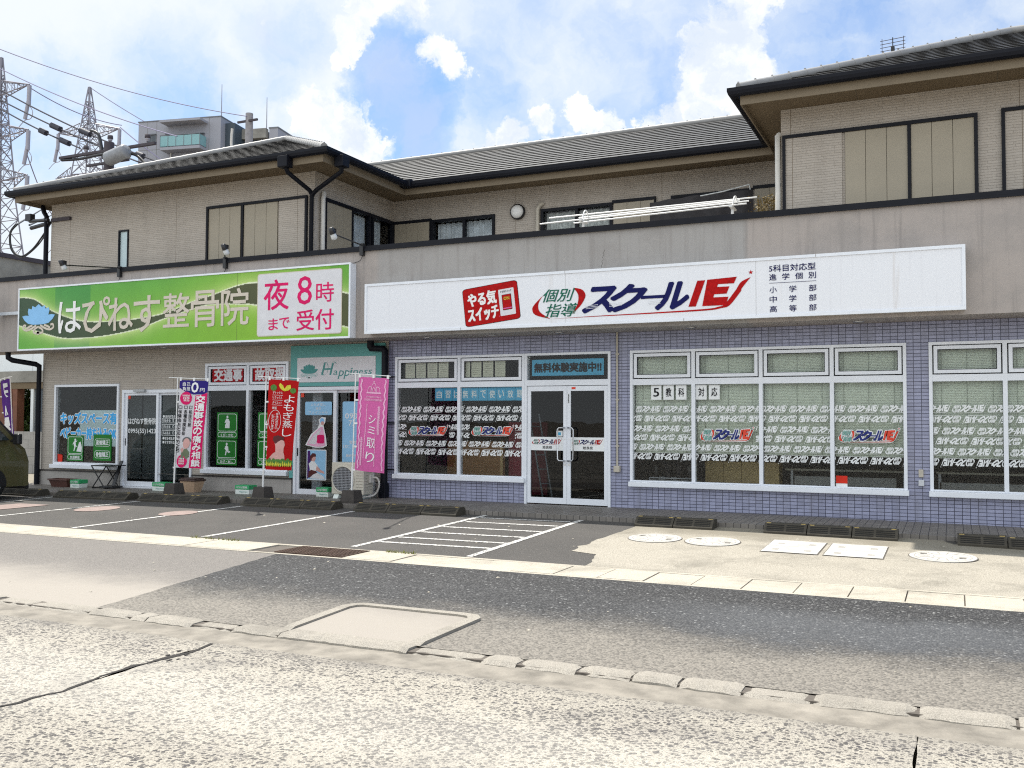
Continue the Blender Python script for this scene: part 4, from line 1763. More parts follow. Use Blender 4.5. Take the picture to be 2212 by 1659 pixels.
    frame_rect(mb, -17.655, -15.755, .40, 2.11, -.03, .09, .05)
    w = mb.build('window', P)
    w['label'] = 'white window at the left end with blue lettering'
    MB().use('white_frame').bbox(-17.70, -15.71, -.09, .02, .318, .40, .008).build('sill', w)
    pane('pane', -17.605, -15.805, .45, 2.06, .03, w)
    mb = MB().use('film_frost')
    mb.box(-16.93, -15.81, .034, .036, .80, 1.56)
    mb.build('frosted_film', w)
    mb = MB()
    for body, z0, z1 in (('キッズスペース有', 1.27, 1.51), ('ベビーカー持ち込みOK', .95, 1.19)):
        for g, m_ in ((.10, 'ink_white'), (.042, 'letter_blue')):
            mb.use(m_)
            text(mb, body, (-17.50, z0, -15.85, z1), .026 - (.004 if g < .05 else 0), g)
    mb.build('lettering', w)
    # ---- sliding entrance
    mb = MB().use('white_frame')
    mb.box(-15.655, -15.60, -.03, .11, -.03, 1.98)
    mb.box(-13.80, -13.755, -.03, .11, -.03, 1.98)
    mb.box(-15.60, -13.80, -.03, .11, 1.915, 1.98)
    mb.box(-15.60, -13.80, -.05, .11, -.06, -.005)
    fr = mb.build('door_frame', P)
    MB().use('grey_frame').bbox(-15.28, -14.98, -.10, -.03, 1.93, 1.985, .01).build('door_sensor', fr)
    for a, c, y, lb in ((-15.60, -14.67, .02, 'left sliding leaf of the clinic entrance'), (-14.72, -13.80, .06, 'right sliding leaf of the clinic entrance')):
        mb = MB().use('white_frame')
        mb.box(a, a + .075, y - .02, y + .02, .0, 1.915)
        mb.box(c - .065, c, y - .02, y + .02, .0, 1.915)
        mb.box(a + .075, c - .065, y - .02, y + .02, 1.865, 1.915)
        mb.box(a + .075, c - .065, y - .02, y + .02, .0, .10)
        d = mb.build('door', P)
        d['label'] = lb
        pane('pane', a + .075, c - .065, .10, 1.865, y, d, 'dark_glass')
        mb = MB().use('black_frame')
        mb.box(a + .022, a + .045, y - .024, y - .019, .83, .98)
        mb.build('handle', d)
        mb = MB().use('decal_white')
        if y < .05:
            text(mb, 'はぴねす整骨院', (a + .09, 1.27, c - .075, 1.40), y - .006, .015)
            text(mb, '0995(55)1423', (a + .09, 1.06, c - .075, 1.18), y - .006, .012)
            mb.use('decal_red').box(a + .08, a + .14, y - .006, y - .004, 1.79, 1.86)
        else:
            text(mb, '●', (a + .12, 1.41, a + .17, 1.46), y - .006, .0)
            scribble(mb, a + .18, 1.41, a + .57, 1.46, 7, lambda X, Z: (X, y - .006, Z), 3)
            for r in range(3):
                z = 1.30 - .125 * r
                frame_rect(mb, a + .10, c - .07, z - .002, z + .10, y - .007, y - .005, .008)
                gg = lambda X, Z: (X, y - .006, Z)
                scribble(mb, a + .13, z + .025, a + .33, z + .075, 4, gg, r)
                for k in range(6):
                    if r == 0:
                        scribble(mb, a + .38 + k * .075, z + .02, a + .43 + k * .075, z + .08, 1, gg, k)
                    else:
                        text(mb, '○', (a + .38 + k * .075, z + .02, a + .43 + k * .075, z + .08), y - .006, .01)
            for q, (zq, nq) in enumerate(((.965, 7), (.885, 9))):
                text(mb, '●', (a + .12, zq, a + .17, zq + .05), y - .006, .0)
                scribble(mb, a + .18, zq, a + .18 + .052 * nq, zq + .05, nq, gg, 9 + q)
        mb.build('lettering', d)
    # ---- window with two red transom posters
    mb = MB().use('white_frame')
    mb.box(-13.43, -13.37, -.03, .09, .40, 2.48)
    mb.box(-11.45, -11.39, -.03, .09, .40, 2.48)
    mb.box(-12.39, -12.33, -.03, .085, .44, 1.94)
    mb.box(-12.39, -12.33, -.03, .085, 2.04, 2.43)
    mb.box(-13.37, -11.45, -.03, .09, 2.43, 2.48)
    mb.box(-13.37, -11.45, -.03, .09, 1.94, 2.04)
    mb.box(-13.37, -11.45, -.03, .09, .40, .44)
    w = mb.build('window', P)
    w['label'] = 'white two-bay window under the red transom posters'
    MB().use('white_frame').bbox(-13.47, -11.37, -.09, .02, .318, .40, .008).build('sill', w)
    for a, c in ((-13.37, -12.39), (-12.33, -11.45)):
        pane('pane', a, c, .44, 1.94, .03, w)
        sash(a + .02, c - .02, 2.055, 2.415, w)
    # ---- sliding door of the beauty salon
    mb = MB().use('white_frame')
    mb.box(-11.235, -11.18, -.05, .11, -.03, 1.99)
    mb.box(-9.51, -9.455, -.05, .11, -.03, 1.99)
    mb.box(-11.18, -9.51, -.05, .11, 1.93, 1.99)
    mb.box(-11.18, -9.51, -.05, .11, -.06, -.01)
    fr = mb.build('door_frame', P)
    for a, c, y, lb in ((-11.18, -10.29, .0, 'left sliding leaf of the salon door'), (-10.36, -9.51, .045, 'right sliding leaf of the salon door')):
        mb = MB().use('white_frame')
        mb.box(a, a + .06, y - .02, y + .02, -.01, 1.93)
        mb.box(c - .07, c, y - .02, y + .02, -.01, 1.93)
        mb.box(a + .06, c - .07, y - .02, y + .02, 1.88, 1.93)
        mb.box(a + .06, c - .07, y - .02, y + .02, -.01, .09)
        d = mb.build('door', P)
        d['label'] = lb
        pane('pane', a + .06, c - .07, .09, 1.88, y, d)
        MB().use('black_frame').box(a + .015, a + .04, y - .025, y - .019, .70, .85).build('handle', d)
    MB().use('decal_red').box(-11.10, -11.03, -.008, -.006, 1.80, 1.88).build('notice_sticker', fr)


def upper_windows():
    P = BLD
    # slit window
    mb = MB().use('black_frame')
    frame_rect(mb, -15.868, -15.582, 4.42, 5.335, -.02, .08, .03)
    w = mb.build('window', P)
    MB().use('film_frost').box(-15.838, -15.612, .02, .03, 4.45, 5.305).build('pane', w)
    w['label'] = 'narrow frosted slit window'

    def shutters(x0, x1, z1, boards, box, y=0.0, lab=None, zb=4.42):
        """black framed storm shutters; boards = list of (x0, x1) panels, box = (x0, x1) siding-faced shutter box"""
        mb = MB().use('black_frame')
        mb.box(x0, x1, y - .05, y + .06, z1 - .05, z1)
        mb.box(x0, x0 + .045, y - .05, y + .06, zb, z1 - .05)
        mb.box(x1 - .045, x1, y - .05, y + .06, zb, z1 - .05)
        mb.box(x0 + .045, x1 - .045, y - .05, y + .06, zb, zb + .04)
        for a, c in boards[1:]:
            mb.box(a - .045, a - .002, y - .045, y + .06, zb + .04, z1 - .05)
        s = mb.build('window', P)
        if lab:
            s['label'] = lab
        for a, c in boards:
            mb = MB().use('shutter_board')
            n = 3
            ww = (c - a) / n
            for k in range(n):
                mb.box(a + k * ww + .004, a + (k + 1) * ww - .004, y - .02, y + .05, zb + .04, z1 - .051)
            mb.use('shutter_groove').box(a, c, y - .012, y + .045, zb + .041, z1 - .052)
            mb.build('shutter', s)
        if box:
            mb = MB().use('beige_siding')
            mb.box(box[0], box[1], y - .028, y + .05, zb + .04, z1 - .051)
            mb.build('shutter_box', s)
        return s
    shutters(-13.455, -11.0, 5.61, [(-13.41, -12.60), (-12.52, -11.70)], (-11.66, -11.05), lab='black framed shutters on the left block, two boards closed')
    shutters(-2.275, .355, 5.66, [(-1.39, -.54), (-.50, .31)], (-2.23, -1.43), lab='black framed shutters on the right block')
    shutters(.645, 3.3, 5.68, [(1.50, 2.35), (2.39, 3.25)], (.69, 1.46), lab='second shuttered window of the right block, at the picture edge')

    # sliding window + shutter on the wall facing the balcony (x = -10.85)
    x = -10.85
    mb = MB().use('black_frame')
    mb.box(x - .06, x + .05, .28, 2.74, 5.55, 5.62)
    mb.box(x - .06, x + .05, .28, .33, 3.4, 5.55)
    mb.box(x - .06, x + .05, 2.66, 2.74, 3.4, 5.55)
    for y in (1.18, 1.80, 1.92):
        mb.box(x - .06, x + .04, y, y + .05, 3.4, 5.55)
    w = mb.build('window', P)
    w['label'] = 'tall balcony window with white curtains on the inner side wall'
    mb = MB().use('glass')
    mb.face([(x - .01, 1.23, 3.4), (x - .01, 2.66, 3.4), (x - .01, 2.66, 5.55), (x - .01, 1.23, 5.55)])
    mb.build('pane', w)
    mb = MB().use('shutter_board')
    for k in range(3):
        mb.box(x, x + .03, .335 + .28 * k, .61 + .28 * k, 3.4, 5.549)
    mb.build('shutter', w)
    mb = MB().use('curtain')
    for a, c in ((1.25, 1.82), (1.98, 2.4)):
        n = 40
        p0 = [(x - .12 + .025 * math.sin(k * 1.3), a + (c - a) * k / n) for k in range(n + 1)]
        mb.add([(p[0], p[1], zz) for zz in (3.4, 5.54) for p in p0], [(k, k + 1, n + 2 + k, n + 1 + k) for k in range(n)], True)
    mb.build('curtain', w)
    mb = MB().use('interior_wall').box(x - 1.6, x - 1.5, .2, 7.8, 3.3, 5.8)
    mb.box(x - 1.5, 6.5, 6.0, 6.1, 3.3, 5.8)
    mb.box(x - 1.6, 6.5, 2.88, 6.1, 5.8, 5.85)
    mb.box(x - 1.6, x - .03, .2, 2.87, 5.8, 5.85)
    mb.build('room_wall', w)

    def slider(x0, x1, z0, z1, mid, y, lab, curtain_m, sh=None):
        mb = MB().use('black_frame')
        frame_rect(mb, x0, x1, z0, z1, y - .04, y + .08, .055)
        mb.box(mid - .03, mid + .03, y - .03, y + .06, z0 + .055, z1 - .055)
        w = mb.build('window', P)
        w['label'] = lab
        pane('pane', x0 + .055, mid - .03, z0 + .055, z1 - .055, y + .02, w)
        pane('pane', mid + .03, x1 - .055, z0 + .055, z1 - .055, y + .035, w)
        mb = MB().use(curtain_m)
        n = 60
        p0 = [(x0 + .06 + (x1 - x0 - .12) * k / n, y + .16 + .025 * math.sin(k * 1.1)) for k in range(n + 1)]
        mb.add([(p[0], p[1], zz) for zz in (z0, z1 - .06) for p in p0], [(k, k + 1, n + 2 + k, n + 1 + k) for k in range(n)], True)
        mb.build('curtain', w)
        if sh:
            mb = MB().use('black_frame')
            mb.box(sh[0] - .03, sh[1] + .03, y - .06, y - .002, z1 - .03, z1 + .03)
            mb.box(sh[1] + .0, sh[1] + .03, y - .06, y - .002, z0, z1 - .03)
            mb.use('shutter_board')
            k = 3
            ww = (sh[1] - sh[0]) / k
            for i in range(k):
                mb.box(sh[0] + i * ww + .003, sh[0] + (i + 1) * ww - .003, y - .045, y - .001, z0, z1 - .031)
            mb.build('shutter', w)
        return w
    slider(-9.9, -8.42, 4.5, 5.58, -9.13, 2.77, 'dark framed sliding window reflecting blue sky, behind the parapet', 'curtain', (-10.79, -9.93))
    slider(-7.40, -5.90, 3.4, 5.585, -6.64, 2.77, 'tall balcony window with lace curtain behind the laundry poles', 'lace', (-5.87, -5.07))
    slider(-4.75, -3.24, 3.4, 5.60, -4.0, 2.77, 'balcony window behind the dark hanging net', 'dark_cloth', (-3.20, -2.40))
    # round wall lamp
    mb = MB().use('black_plastic').lathe([(.0, 2.768), (.155, 2.768), (.155, 2.70), (.135, 2.695)], (-7.90, 0, 5.575), 32, 'y')
    mb.use('white_enamel').lathe([(.134, 2.70), (.12, 2.66), (.08, 2.635), (.03, 2.625), (0, 2.623)], (-7.90, 0, 5.575), 32, 'y')
    mb.build('round_wall_lamp', P)


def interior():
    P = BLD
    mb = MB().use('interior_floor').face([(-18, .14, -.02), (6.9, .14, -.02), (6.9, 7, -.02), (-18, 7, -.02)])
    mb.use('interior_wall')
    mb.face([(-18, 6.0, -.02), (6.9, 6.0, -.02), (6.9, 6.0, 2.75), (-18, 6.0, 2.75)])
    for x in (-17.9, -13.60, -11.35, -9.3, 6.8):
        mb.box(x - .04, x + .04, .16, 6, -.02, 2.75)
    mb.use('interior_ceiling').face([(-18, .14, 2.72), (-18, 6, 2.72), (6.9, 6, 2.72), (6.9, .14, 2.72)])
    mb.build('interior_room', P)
    for x, y in ((-8.0, 2.2), (-6.3, 1.6), (-5.0, 2.6)):
        MB().use('white_enamel').box(x - .65, x + .65, y - .08, y + .08, 2.66, 2.715).use('lit_tube').box(x - .62, x + .62, y - .022, y + .022, 2.635, 2.655).build('ceiling_light', P)


shell()
roofs()
shop_windows()
upper_windows()
interior()


# ---------------------------------------------------------------- signs
def lotus(mb, cx, zb, w, h, y, m_flower, m_scroll):
    mb.use(m_flower)

    def q(u, v):
        return (cx + u * w / 2, zb + v * h)
    out = [(-.62, .0), (-.85, .18), (-1.0, .40), (-.82, .44), (-.60, .42), (-.66, .62), (-.62, .80), (-.42, .74), (-.38, .92), (-.20, .84), (0, 1.0), (.20, .84), (.38, .92), (.42, .74), (.62, .80), (.66, .62), (.60, .42), (.82, .44), (1.0, .40), (.85, .18), (.62, .0), (.3, -.06), (-.3, -.06)]
    mb.poly([q(*p) for p in out], y)
    mb.use(m_scroll)
    for s in (-1, 1):
        for pts in ([(.12, -.10), (.45, -.28), (.72, -.34), (.92, -.24), (.88, -.08), (.74, -.10)], [(.0, -.18), (.22, -.30), (.28, -.44), (.12, -.52), (.0, -.46)], [(.35, -.10), (.55, -.16), (.72, -.26)]):
            c = curve([q(s * u, v) for u, v in pts], 6)
            wd = w * .022
            a, b_ = [], []
            for i, p in enumerate(c):
                n0 = c[min(i + 1, len(c) - 1)]
                n1 = c[max(i - 1, 0)]
                d = Vector((n0[0] - n1[0], n0[1] - n1[1]))
                d = d.normalized() if d.length > 1e-9 else Vector((1, 0))
                a.append((p[0] - d.y * wd, p[1] + d.x * wd))
                b_.append((p[0] + d.y * wd, p[1] - d.x * wd))
            strip2(mb, a, b_, y)
    mb.disc((cx, y, zb - .50 * h), w * .045, 'y', 12)


def green_sign():
    t = empty('fascia_sign', (-13.55, -.72, 2.79), 'long green fascia sign with white lettering, blue lotus and pink panel', 'sign')
    x0, x1, z0, z1, y = -17.74, -9.41, 2.79, 4.10, -.88
    MB().use('white_frame').box(x0 + .01, x1 - .01, y + .012, -.704, z0 + .01, z1 - .01).build('sign_box', t)
    up = curve([(-17.75, 3.90), (-17.28, 3.845), (-16.70, 3.564), (-15.94, 3.345), (-15.21, 3.298), (-14.51, 3.313), (-13.72, 3.39), (-12.93, 3.595), (-12.46, 3.694), (-11.93, 3.82), (-11.44, 3.86), (-10.6, 3.78), (-9.58, 3.583), (-9.35, 3.51)], 10)
    lo = curve([(-17.75, 3.34), (-17.15, 3.185), (-16.43, 3.026), (-15.69, 3.01), (-14.97, 3.055), (-14.28, 3.15), (-13.72, 3.297), (-12.93, 3.471), (-12.52, 3.526), (-11.92, 3.505), (-11.43, 3.457), (-10.6, 3.25), (-9.58, 3.012), (-9.35, 2.96)], 10)

    def at(c, x):
        for (a, b), (d, e) in zip(c, c[1:]):
            if a <= x <= d:
                return b + (e - b) * (x - a) / max(1e-6, d - a)
        return c[-1][1]

    def mix(a, b, t):
        t = max(0, min(1, t))
        return tuple(p + (q - p) * t for p, q in zip(a, b))

    def col(x, z):
        u, l = at(up, x), at(lo, x)
        f = (x - x0) / (x1 - x0)
        if l < z < u:
            return mix((.035, .075, .035), (.075, .085, .03), f * 1.4)
        g = mix((.12, .40, .045), (.235, .48, .03), f * 1.3)
        if z > u:
            g = mix(g, (.09, .36, .06), (z - u) * .9)
        if -16.66 < x < -15.66:
            g = mix(g, (.035, .26, .06), .68)
        if x > -9.85:
            g = mix(g, (.06, .30, .03), .5)
        d = (z - u) if z >= u else (l - z)
        if d < .02:
            return (.80, .86, .62)
        k = math.exp(-d / .10) * (.75 if x < -14 else .62)
        return mix(g, (.74, .84, .36), k)
    printed('sign_face', x0 + .03, x1 - .03, z0 + .03, z1 - .03, y, 420, 90, col, t)
    mb = MB().use('white_frame')
    frame_rect(mb, x0, x1, z0, z1, y - .012, y + .012, .032)
    mb.build('sign_frame', t)
    mb = MB().use('shutter_groove').box(-11.905, -11.902, y - .002, y - .0005, z0 + .03, z1 - .03)
    mb.build('panel_seam', t)
    mb = MB()
    lotus(mb, -17.13, 3.345, .97, .40, y - .006, 'ink_lotus', 'ink_cream')
    mb.build('lotus_emblem', t)
    mb = MB()
    for i, (ch, a, c, z_0, z_1) in enumerate((('は', -16.54, -15.90, 3.12, 3.75), ('ぴ', -15.86, -15.10, 3.10, 3.80), ('ね', -15.14, -14.49, 3.12, 3.76), ('す', -14.46, -13.79, 3.07, 3.765), ('整', -13.70, -13.05, 3.13, 3.77), ('骨', -13.00, -12.33, 3.11, 3.785), ('院', -12.27, -11.63, 3.11, 3.785))):
        mb.use('ink_white' if i == 0 else 'ink_cream')
        text(mb, ch, (a, z_0, c, z_1), y - .008, .012)
    mb.build('lettering', t)
    mb = MB().use('ink_cream').poly(rrect(-11.435, 2.875, -9.585, 4.015, .05), y - .005)
    mb.use('board_white').poly(rrect(-11.42, 2.89, -9.60, 4.0, .045), y - .0065)
    mb.use('flag_paleink')
    for x in (-11.12, -10.73, -10.6, -10.27, -9.93, -9.74):
        pass
    mb.use('ink_pink')
    for ch, a, z_0, c, z_1, bo in (('夜', -11.28, 3.35, -10.73, 3.89, .012), ('8', -10.54, 3.41, -10.22, 3.92, -.008), ('時', -10.13, 3.44, -9.755, 3.785, .006), ('ま', -11.17, 2.985, -10.96, 3.19, .012), ('で', -10.93, 3.0, -10.705, 3.20, .012), ('受', -10.545, 2.955, -10.17, 3.315, .012), ('付', -10.135, 2.955, -9.755, 3.315, .012)):
        text(mb, ch, (a, z_0, c, z_1), y - .0095, bo)
    mb.build('notice_panel', t)


def white_sign():
    t = empty('fascia_sign', (-4.45, -.72, 2.85), 'long white fascia sign with red switch logo and navy and red lettering', 'sign')
    x0, x1, z0, z1, y = -9.115, .168, 2.845, 3.70, -.88
    MB().use('white_enamel').box(x0 + .01, x1 - .01, y + .012, -.704, z0 + .01, z1 - .01).build('sign_box', t)
    mb = MB().use('sign_white')
    mb.face([(x0 + .03, y, z0 + .03), (x1 - .03, y, z0 + .03), (x1 - .03, y, z1 - .03), (x0 + .03, y, z1 - .03)])
    mb.build('sign_face', t)
    mb = MB().use('white_frame')
    frame_rect(mb, x0, x1, z0, z1, y - .014, y + .012, .042)
    mb.use('shutter_groove')
    for x, zz in ((-5.43, z1 - .042), (-7.25, z0), (-3.56, z0), (-1.70, z1 - .042)):
        mb.box(x - .003, x + .003, y - .0155, y, zz + .001, zz + .041)
    for x in (-5.43, -2.52):
        mb.box(x - .0015, x + .0015, y - .001, y + .001, z0 + .045, z1 - .045)
    mb.build('sign_frame', t)
    # switch logo, tilted about 7 degrees
    A = Vector((-7.155, 2.892))
    ex = Vector((.966, .109))
    ez = Vector((-.072, .604))

    def L(u, v):
        p = A + ex * u + ez * v
        return (p.x, p.y)

    def fn(yy):
        return lambda X, Z: (*[L(X, Z)[0]], yy, L(X, Z)[1])
    mb = MB().use('ink_black').poly([L(*p) for p in rrect(-.008, -.012, 1.008, 1.012, .075)], y - .003)
    mb.use('ink_red').poly([L(*p) for p in rrect(0, 0, 1, 1, .07)], y - .006)
    mb.use('ink_white')
    text(mb, 'やる気', (.085, .50, .605, .86), y, .035, 0, fn(y - .009))
    text(mb, 'スイッチ', (.065, .10, .62, .45), y, .035, 0, fn(y - .009))
    mb.use('board_white').poly([L(*p) for p in rrect(.655, .13, .935, .83, .02)], y - .009)
    mb.use('ink_black')
    text(mb, 'やる気スイッチ', (.69, .735, .895, .79), y, .01, 0, fn(y - .012))
    mb.poly([L(*p) for p in rrect(.71, .27, .88, .68, .01)], y - .012)
    mb.use('ink_red').poly([L(*p) for p in rrect(.718, .28, .872, .67, .01)], y - .014)
    mb.use('leaf_yellow')
    text(mb, 'ON', (.745, .53, .845, .62), y, .01, 0, fn(y - .016))
    mb.use('flag_pink').poly([L(*p) for p in ((.718, .30), (.872, .30), (.872, .33), (.718, .33))], y - .016)
    mb.use('flag_pink').poly([L(.635 + .008 * math.cos(k), .135 + .012 * math.sin(k)) for k in (0, 1, 2, 3, 4, 5)], y - .010)
    mb.build('switch_logo', t)
    mb = MB()
    logo(mb, -5.985, 2.962, 3.40, .54, y - .004, dict(red='ink_red', green='ink_green', navy='ink_navy'))
    # speed stripes through the feet of the strokes
    mb.use('sign_white')
    for x, z in ((-5.0, 3.09), (-4.62, 3.11), (-4.02, 3.11)):
        for k in range(3):
            zz = z + k * .022
            mb.face([(x - .09, y - .008, zz), (x + .11, y - .008, zz + .012), (x + .11, y - .008, zz + .018), (x - .09, y - .008, zz + .006)])
    mb.build('school_name', t)
    mb = MB().use('ink_navy')
    text(mb, '5科目対応型', (-2.335, 3.488, -1.705, 3.585), y - .004, .018)
    for k, ch in enumerate('進学個別'):
        a = -2.335 + k * .178
        text(mb, ch, (a, 3.368, a + .10, 3.458), y - .004, .014)
    mb.box(-2.335, -1.70, y - .005, y - .003, 3.328, 3.333)
    for (c0, c1, c2), z in ((('小', '学', '部'), 3.19), (('中', '学', '部'), 3.055), (('高', '等', '部'), 2.918)):
        for ch, a in ((c0, -2.33), (c1, -2.062), (c2, -1.795)):
            text(mb, ch, (a, z, a + .098, z + .09), y - .004, .014)
    mb.build('course_list', t)


def salon_sign():
    t = empty('shop_sign', (-10.3, -.03, .29), 'teal board round the salon door with white Happiness panel and lotus', 'sign')
    y = -.045
    mb = MB().use('teal_board')
    mb.box(-11.325, -9.245, y, -.001, 2.0, 2.765)
    mb.box(-11.325, -11.245, y, -.001, .285, 2.0)
    mb.build('teal_board', t)
    mb = MB().use('board_white').box(-11.16, -9.425, y - .012, y - .001, 2.075, 2.535)
    mb.build('name_panel', t)
    mb = MB().use('teal_ink')
    lotus(mb, -10.885, 2.245, .40, .17, y - .015, 'teal_ink', 'teal_light')
    mb.use('teal_ink')
    x = -10.58
    for ch, w, z0, z1 in (('H', .22, 2.205, 2.425), ('a', .095, 2.205, 2.285), ('p', .105, 2.125, 2.285), ('p', .105, 2.125, 2.285), ('i', .045, 2.205, 2.325), ('n', .10, 2.205, 2.285), ('e', .085, 2.205, 2.285), ('s', .075, 2.205, 2.285), ('s', .075, 2.205, 2.285)):
        text(mb, ch, (x, z0, x + w, z1), y - .015, -.012, .28)
        x += w + .022
    for pts in ([(-10.62, 2.25), (-10.55, 2.20), (-10.49, 2.24), (-10.44, 2.37), (-10.34, 2.44), (-10.28, 2.41)], [(-10.60, 2.39), (-10.55, 2.43), (-10.49, 2.42), (-10.46, 2.36)]):
        c = curve(pts, 8)
        strip2(mb, c, [(p[0] + .008, p[1] + .008) for p in c], y - .0155)
    mb.build('lettering', t)


def posters():
    # red transom posters
    for a, c, s, lb in ((-13.278, -12.468, '交通事', 'left red poster in the transom, first half of the traffic-accident notice'), (-12.26, -11.449, '故取扱', 'right red poster in the transom, second half of the traffic-accident notice')):
        mb = MB().use('poster_red').box(a + .02, c - .02, -.006, -.0035, 2.115, 2.375)
        for g, m_ in ((.045, 'board_white'),):
            mb.use(m_)
            text(mb, s, (a + .07, 2.13, c - .05, 2.36), -.009, g)
        tag(rebase(mb.build('window_poster'), ((a + c) / 2, -.005, 2.24)), lb, 'poster', 'red transom posters')

    def person(mb, cx, cz, s, y, bend):
        """white pictogram figure"""
        mb.use('paper_white').disc((cx + .01 * s, y, cz + .34 * s), .075 * s, 'y', 16)
        if bend == 0:
            mb.poly([(cx - .16 * s, cz - .30 * s), (cx + .17 * s, cz - .30 * s), (cx + .19 * s, cz + .05 * s), (cx + .11 * s, cz + .22 * s), (cx - .05 * s, cz + .25 * s), (cx - .10 * s, cz + .20 * s), (cx - .20 * s, cz + .0 * s), (cx - .05 * s, cz + .02 * s), (cx - .14 * s, cz - .1 * s)], y)
        elif bend == 1:
            mb.poly([(cx - .12 * s, cz - .32 * s), (cx - .04 * s, cz - .32 * s), (cx + .02 * s, cz - .08 * s), (cx + .16 * s, cz - .20 * s), (cx + .28 * s, cz - .14 * s), (cx + .26 * s, cz - .08 * s), (cx + .16 * s, cz - .10 * s), (cx + .12 * s, cz + .18 * s), (cx + .0 * s, cz + .27 * s), (cx - .10 * s, cz + .20 * s), (cx - .15 * s, cz + .05 * s), (cx - .05 * s, cz - .02 * s)], y)
        else:
            mb.poly([(cx - .05 * s, cz + .26 * s), (cx + .20 * s, cz + .30 * s), (cx + .04 * s, cz + .18 * s), (cx + .06 * s, cz + .02 * s), (cx + .22 * s, cz - .08 * s), (cx + .04 * s, cz - .05 * s), (cx + .02 * s, cz - .14 * s), (cx - .06 * s, cz - .33 * s), (cx - .13 * s, cz - .31 * s), (cx - .06 * s, cz - .10 * s), (cx - .14 * s, cz + .12 * s), (cx - .24 * s, cz + .02 * s), (cx - .12 * s, cz + .22 * s)], y)

    def green(x0, x1, z0, z1, name, bend, lb):
        y = .016
        mb = MB().use('poster_green').box(x0, x1, y, y + .004, z0, z1)
        w, h = x1 - x0, z1 - z0
        mb.use('paper_white')
        m_ = .05 * w
        zc = z0 + h * .28
        ring2(mb, rrect(x0 + m_, zc, x1 - m_, z1 - m_, .05), rrect(x0 + m_ + .009, zc + .009, x1 - m_ - .009, z1 - m_ - .009, .045), y - .002)
        ring2(mb, rrect(x0 + m_, z0 + m_ * 1.2, x1 - m_, zc - m_ * .7, .04), rrect(x0 + m_ + .009, z0 + m_ * 1.2 + .009, x1 - m_ - .009, zc - m_ * .7 - .009, .035), y - .002)
        text(mb, name, (x0 + w * .2, z0 + h * .085, x1 - w * .2, zc - h * .085), y - .003, .03)
        person(mb, (x0 + x1) / 2, (zc + z1) / 2 - .02, (z1 - zc) * .92, y - .003, bend)
        if bend == 2:
            mb.poly([(x0 + w * .58, zc + .05), (x0 + w * .9, zc + .04), (x0 + w * .92, zc + .14), (x0 + w * .84, zc + .26), (x0 + w * .74, zc + .24), (x0 + w * .68, zc + .15)], y - .003)
        tag(rebase(mb.build('window_poster'), ((x0 + x1) / 2, y, z0)), lb, 'poster', 'green clinic posters')
    green(-17.28, -16.80, .48, 1.02, '交通事故', 2, 'green poster of a person hit by a car, in the corner window')
    green(-13.145, -12.625, 1.00, 1.515, 'くび・かた', 0, 'green neck and shoulder poster, upper one in the left pane')
    green(-13.15, -12.635, .485, .985, 'ひざ・あし', 1, 'green knee and leg poster below the neck and shoulder one')
    green(-12.13, -11.62, 1.00, 1.515, 'こし・せなか', 0, 'green poster half hidden behind the red banner, upper one')
    green(-12.14, -11.625, .485, .985, 'スポーツ', 1, 'green poster half hidden behind the red banner, lower one')
    # green text poster
    y = .016
    mb = MB().use('poster_green').box(-16.50, -15.98, y, y + .004, .50, 1.05)
    mb.use('paper_white')
    for z, s in ((.83, '産後矯正'), (.58, '骨盤矯正')):
        ring2(mb, rrect(-16.46, z - .03, -16.02, z + .13, .05), rrect(-16.452, z - .022, -16.028, z + .122, .045), y - .002)
        text(mb, s, (-16.42, z, -16.06, z + .10), y - .003, .03)
    tag(rebase(mb.build('window_poster'), (-16.24, y, .5)), 'green poster with two framed lines of text beside the frosted film', 'poster', 'green clinic posters')
    mb = MB().use('ink_redfilm').poly([(-17.56, .46), (-17.49, .40), (-17.42, .47), (-17.42, .60), (-17.57, .62)], .018)
    tag(rebase(mb.build('window_sticker'), (-17.5, .018, .46)), 'small red sticker in the lower left corner of the corner window', 'sticker')
    # salon door posters
    y = -.012
    mb = MB().use('poster_paleblue').poly(rrect(-11.0, 1.465, -10.395, 1.715, .03), y)
    mb.use('ink_white')
    for s, z, w in (('よもぎ蒸し', 1.635, .17), ('痩身', 1.565, .06), ('フェイシャル', 1.49, .22)):
        text(mb, s, (-10.70 - w, z, -10.70 + w, z + .05), y - .002, .005)
    tag(rebase(mb.build('window_poster'), (-10.7, y, 1.465)), 'pale blue notice with white text, top of the salon door', 'poster')
    mb = MB().use('paper_white').poly([(-10.985, .905), (-10.93, 1.0), (-10.86, 1.11), (-10.72, 1.21), (-10.67, 1.30), (-10.69, 1.38), (-10.62, 1.43), (-10.53, 1.42), (-10.54, 1.33), (-10.58, 1.27), (-10.52, 1.06), (-10.50, .90), (-10.58, .865), (-10.75, .86)], y)
    mb.use('flag_paleink').poly([(-10.95, .915), (-10.90, 1.0), (-10.82, 1.10), (-10.70, 1.20), (-10.64, 1.25), (-10.59, 1.24), (-10.55, 1.06), (-10.53, .91), (-10.60, .885), (-10.75, .88)], y - .002)
    mb.use('board_white').poly([(-10.92, .935), (-10.80, 1.09), (-10.68, 1.19), (-10.63, 1.2), (-10.70, 1.05), (-10.76, .92)], y - .003)
    mb.use('ink_lotus').disc((-10.61, y - .003, 1.36), .05, 'y', 16)
    mb.use('skin').disc((-10.60, y - .0035, 1.315), .036, 'y', 16)
    mb.use('ink_pink').poly(rrect(-10.72, .94, -10.56, 1.10, .03), y - .004)
    tag(rebase(mb.build('window_poster'), (-10.75, y, .87)), 'cut-out poster of a seated figure in a white steam cape on the salon door', 'poster')
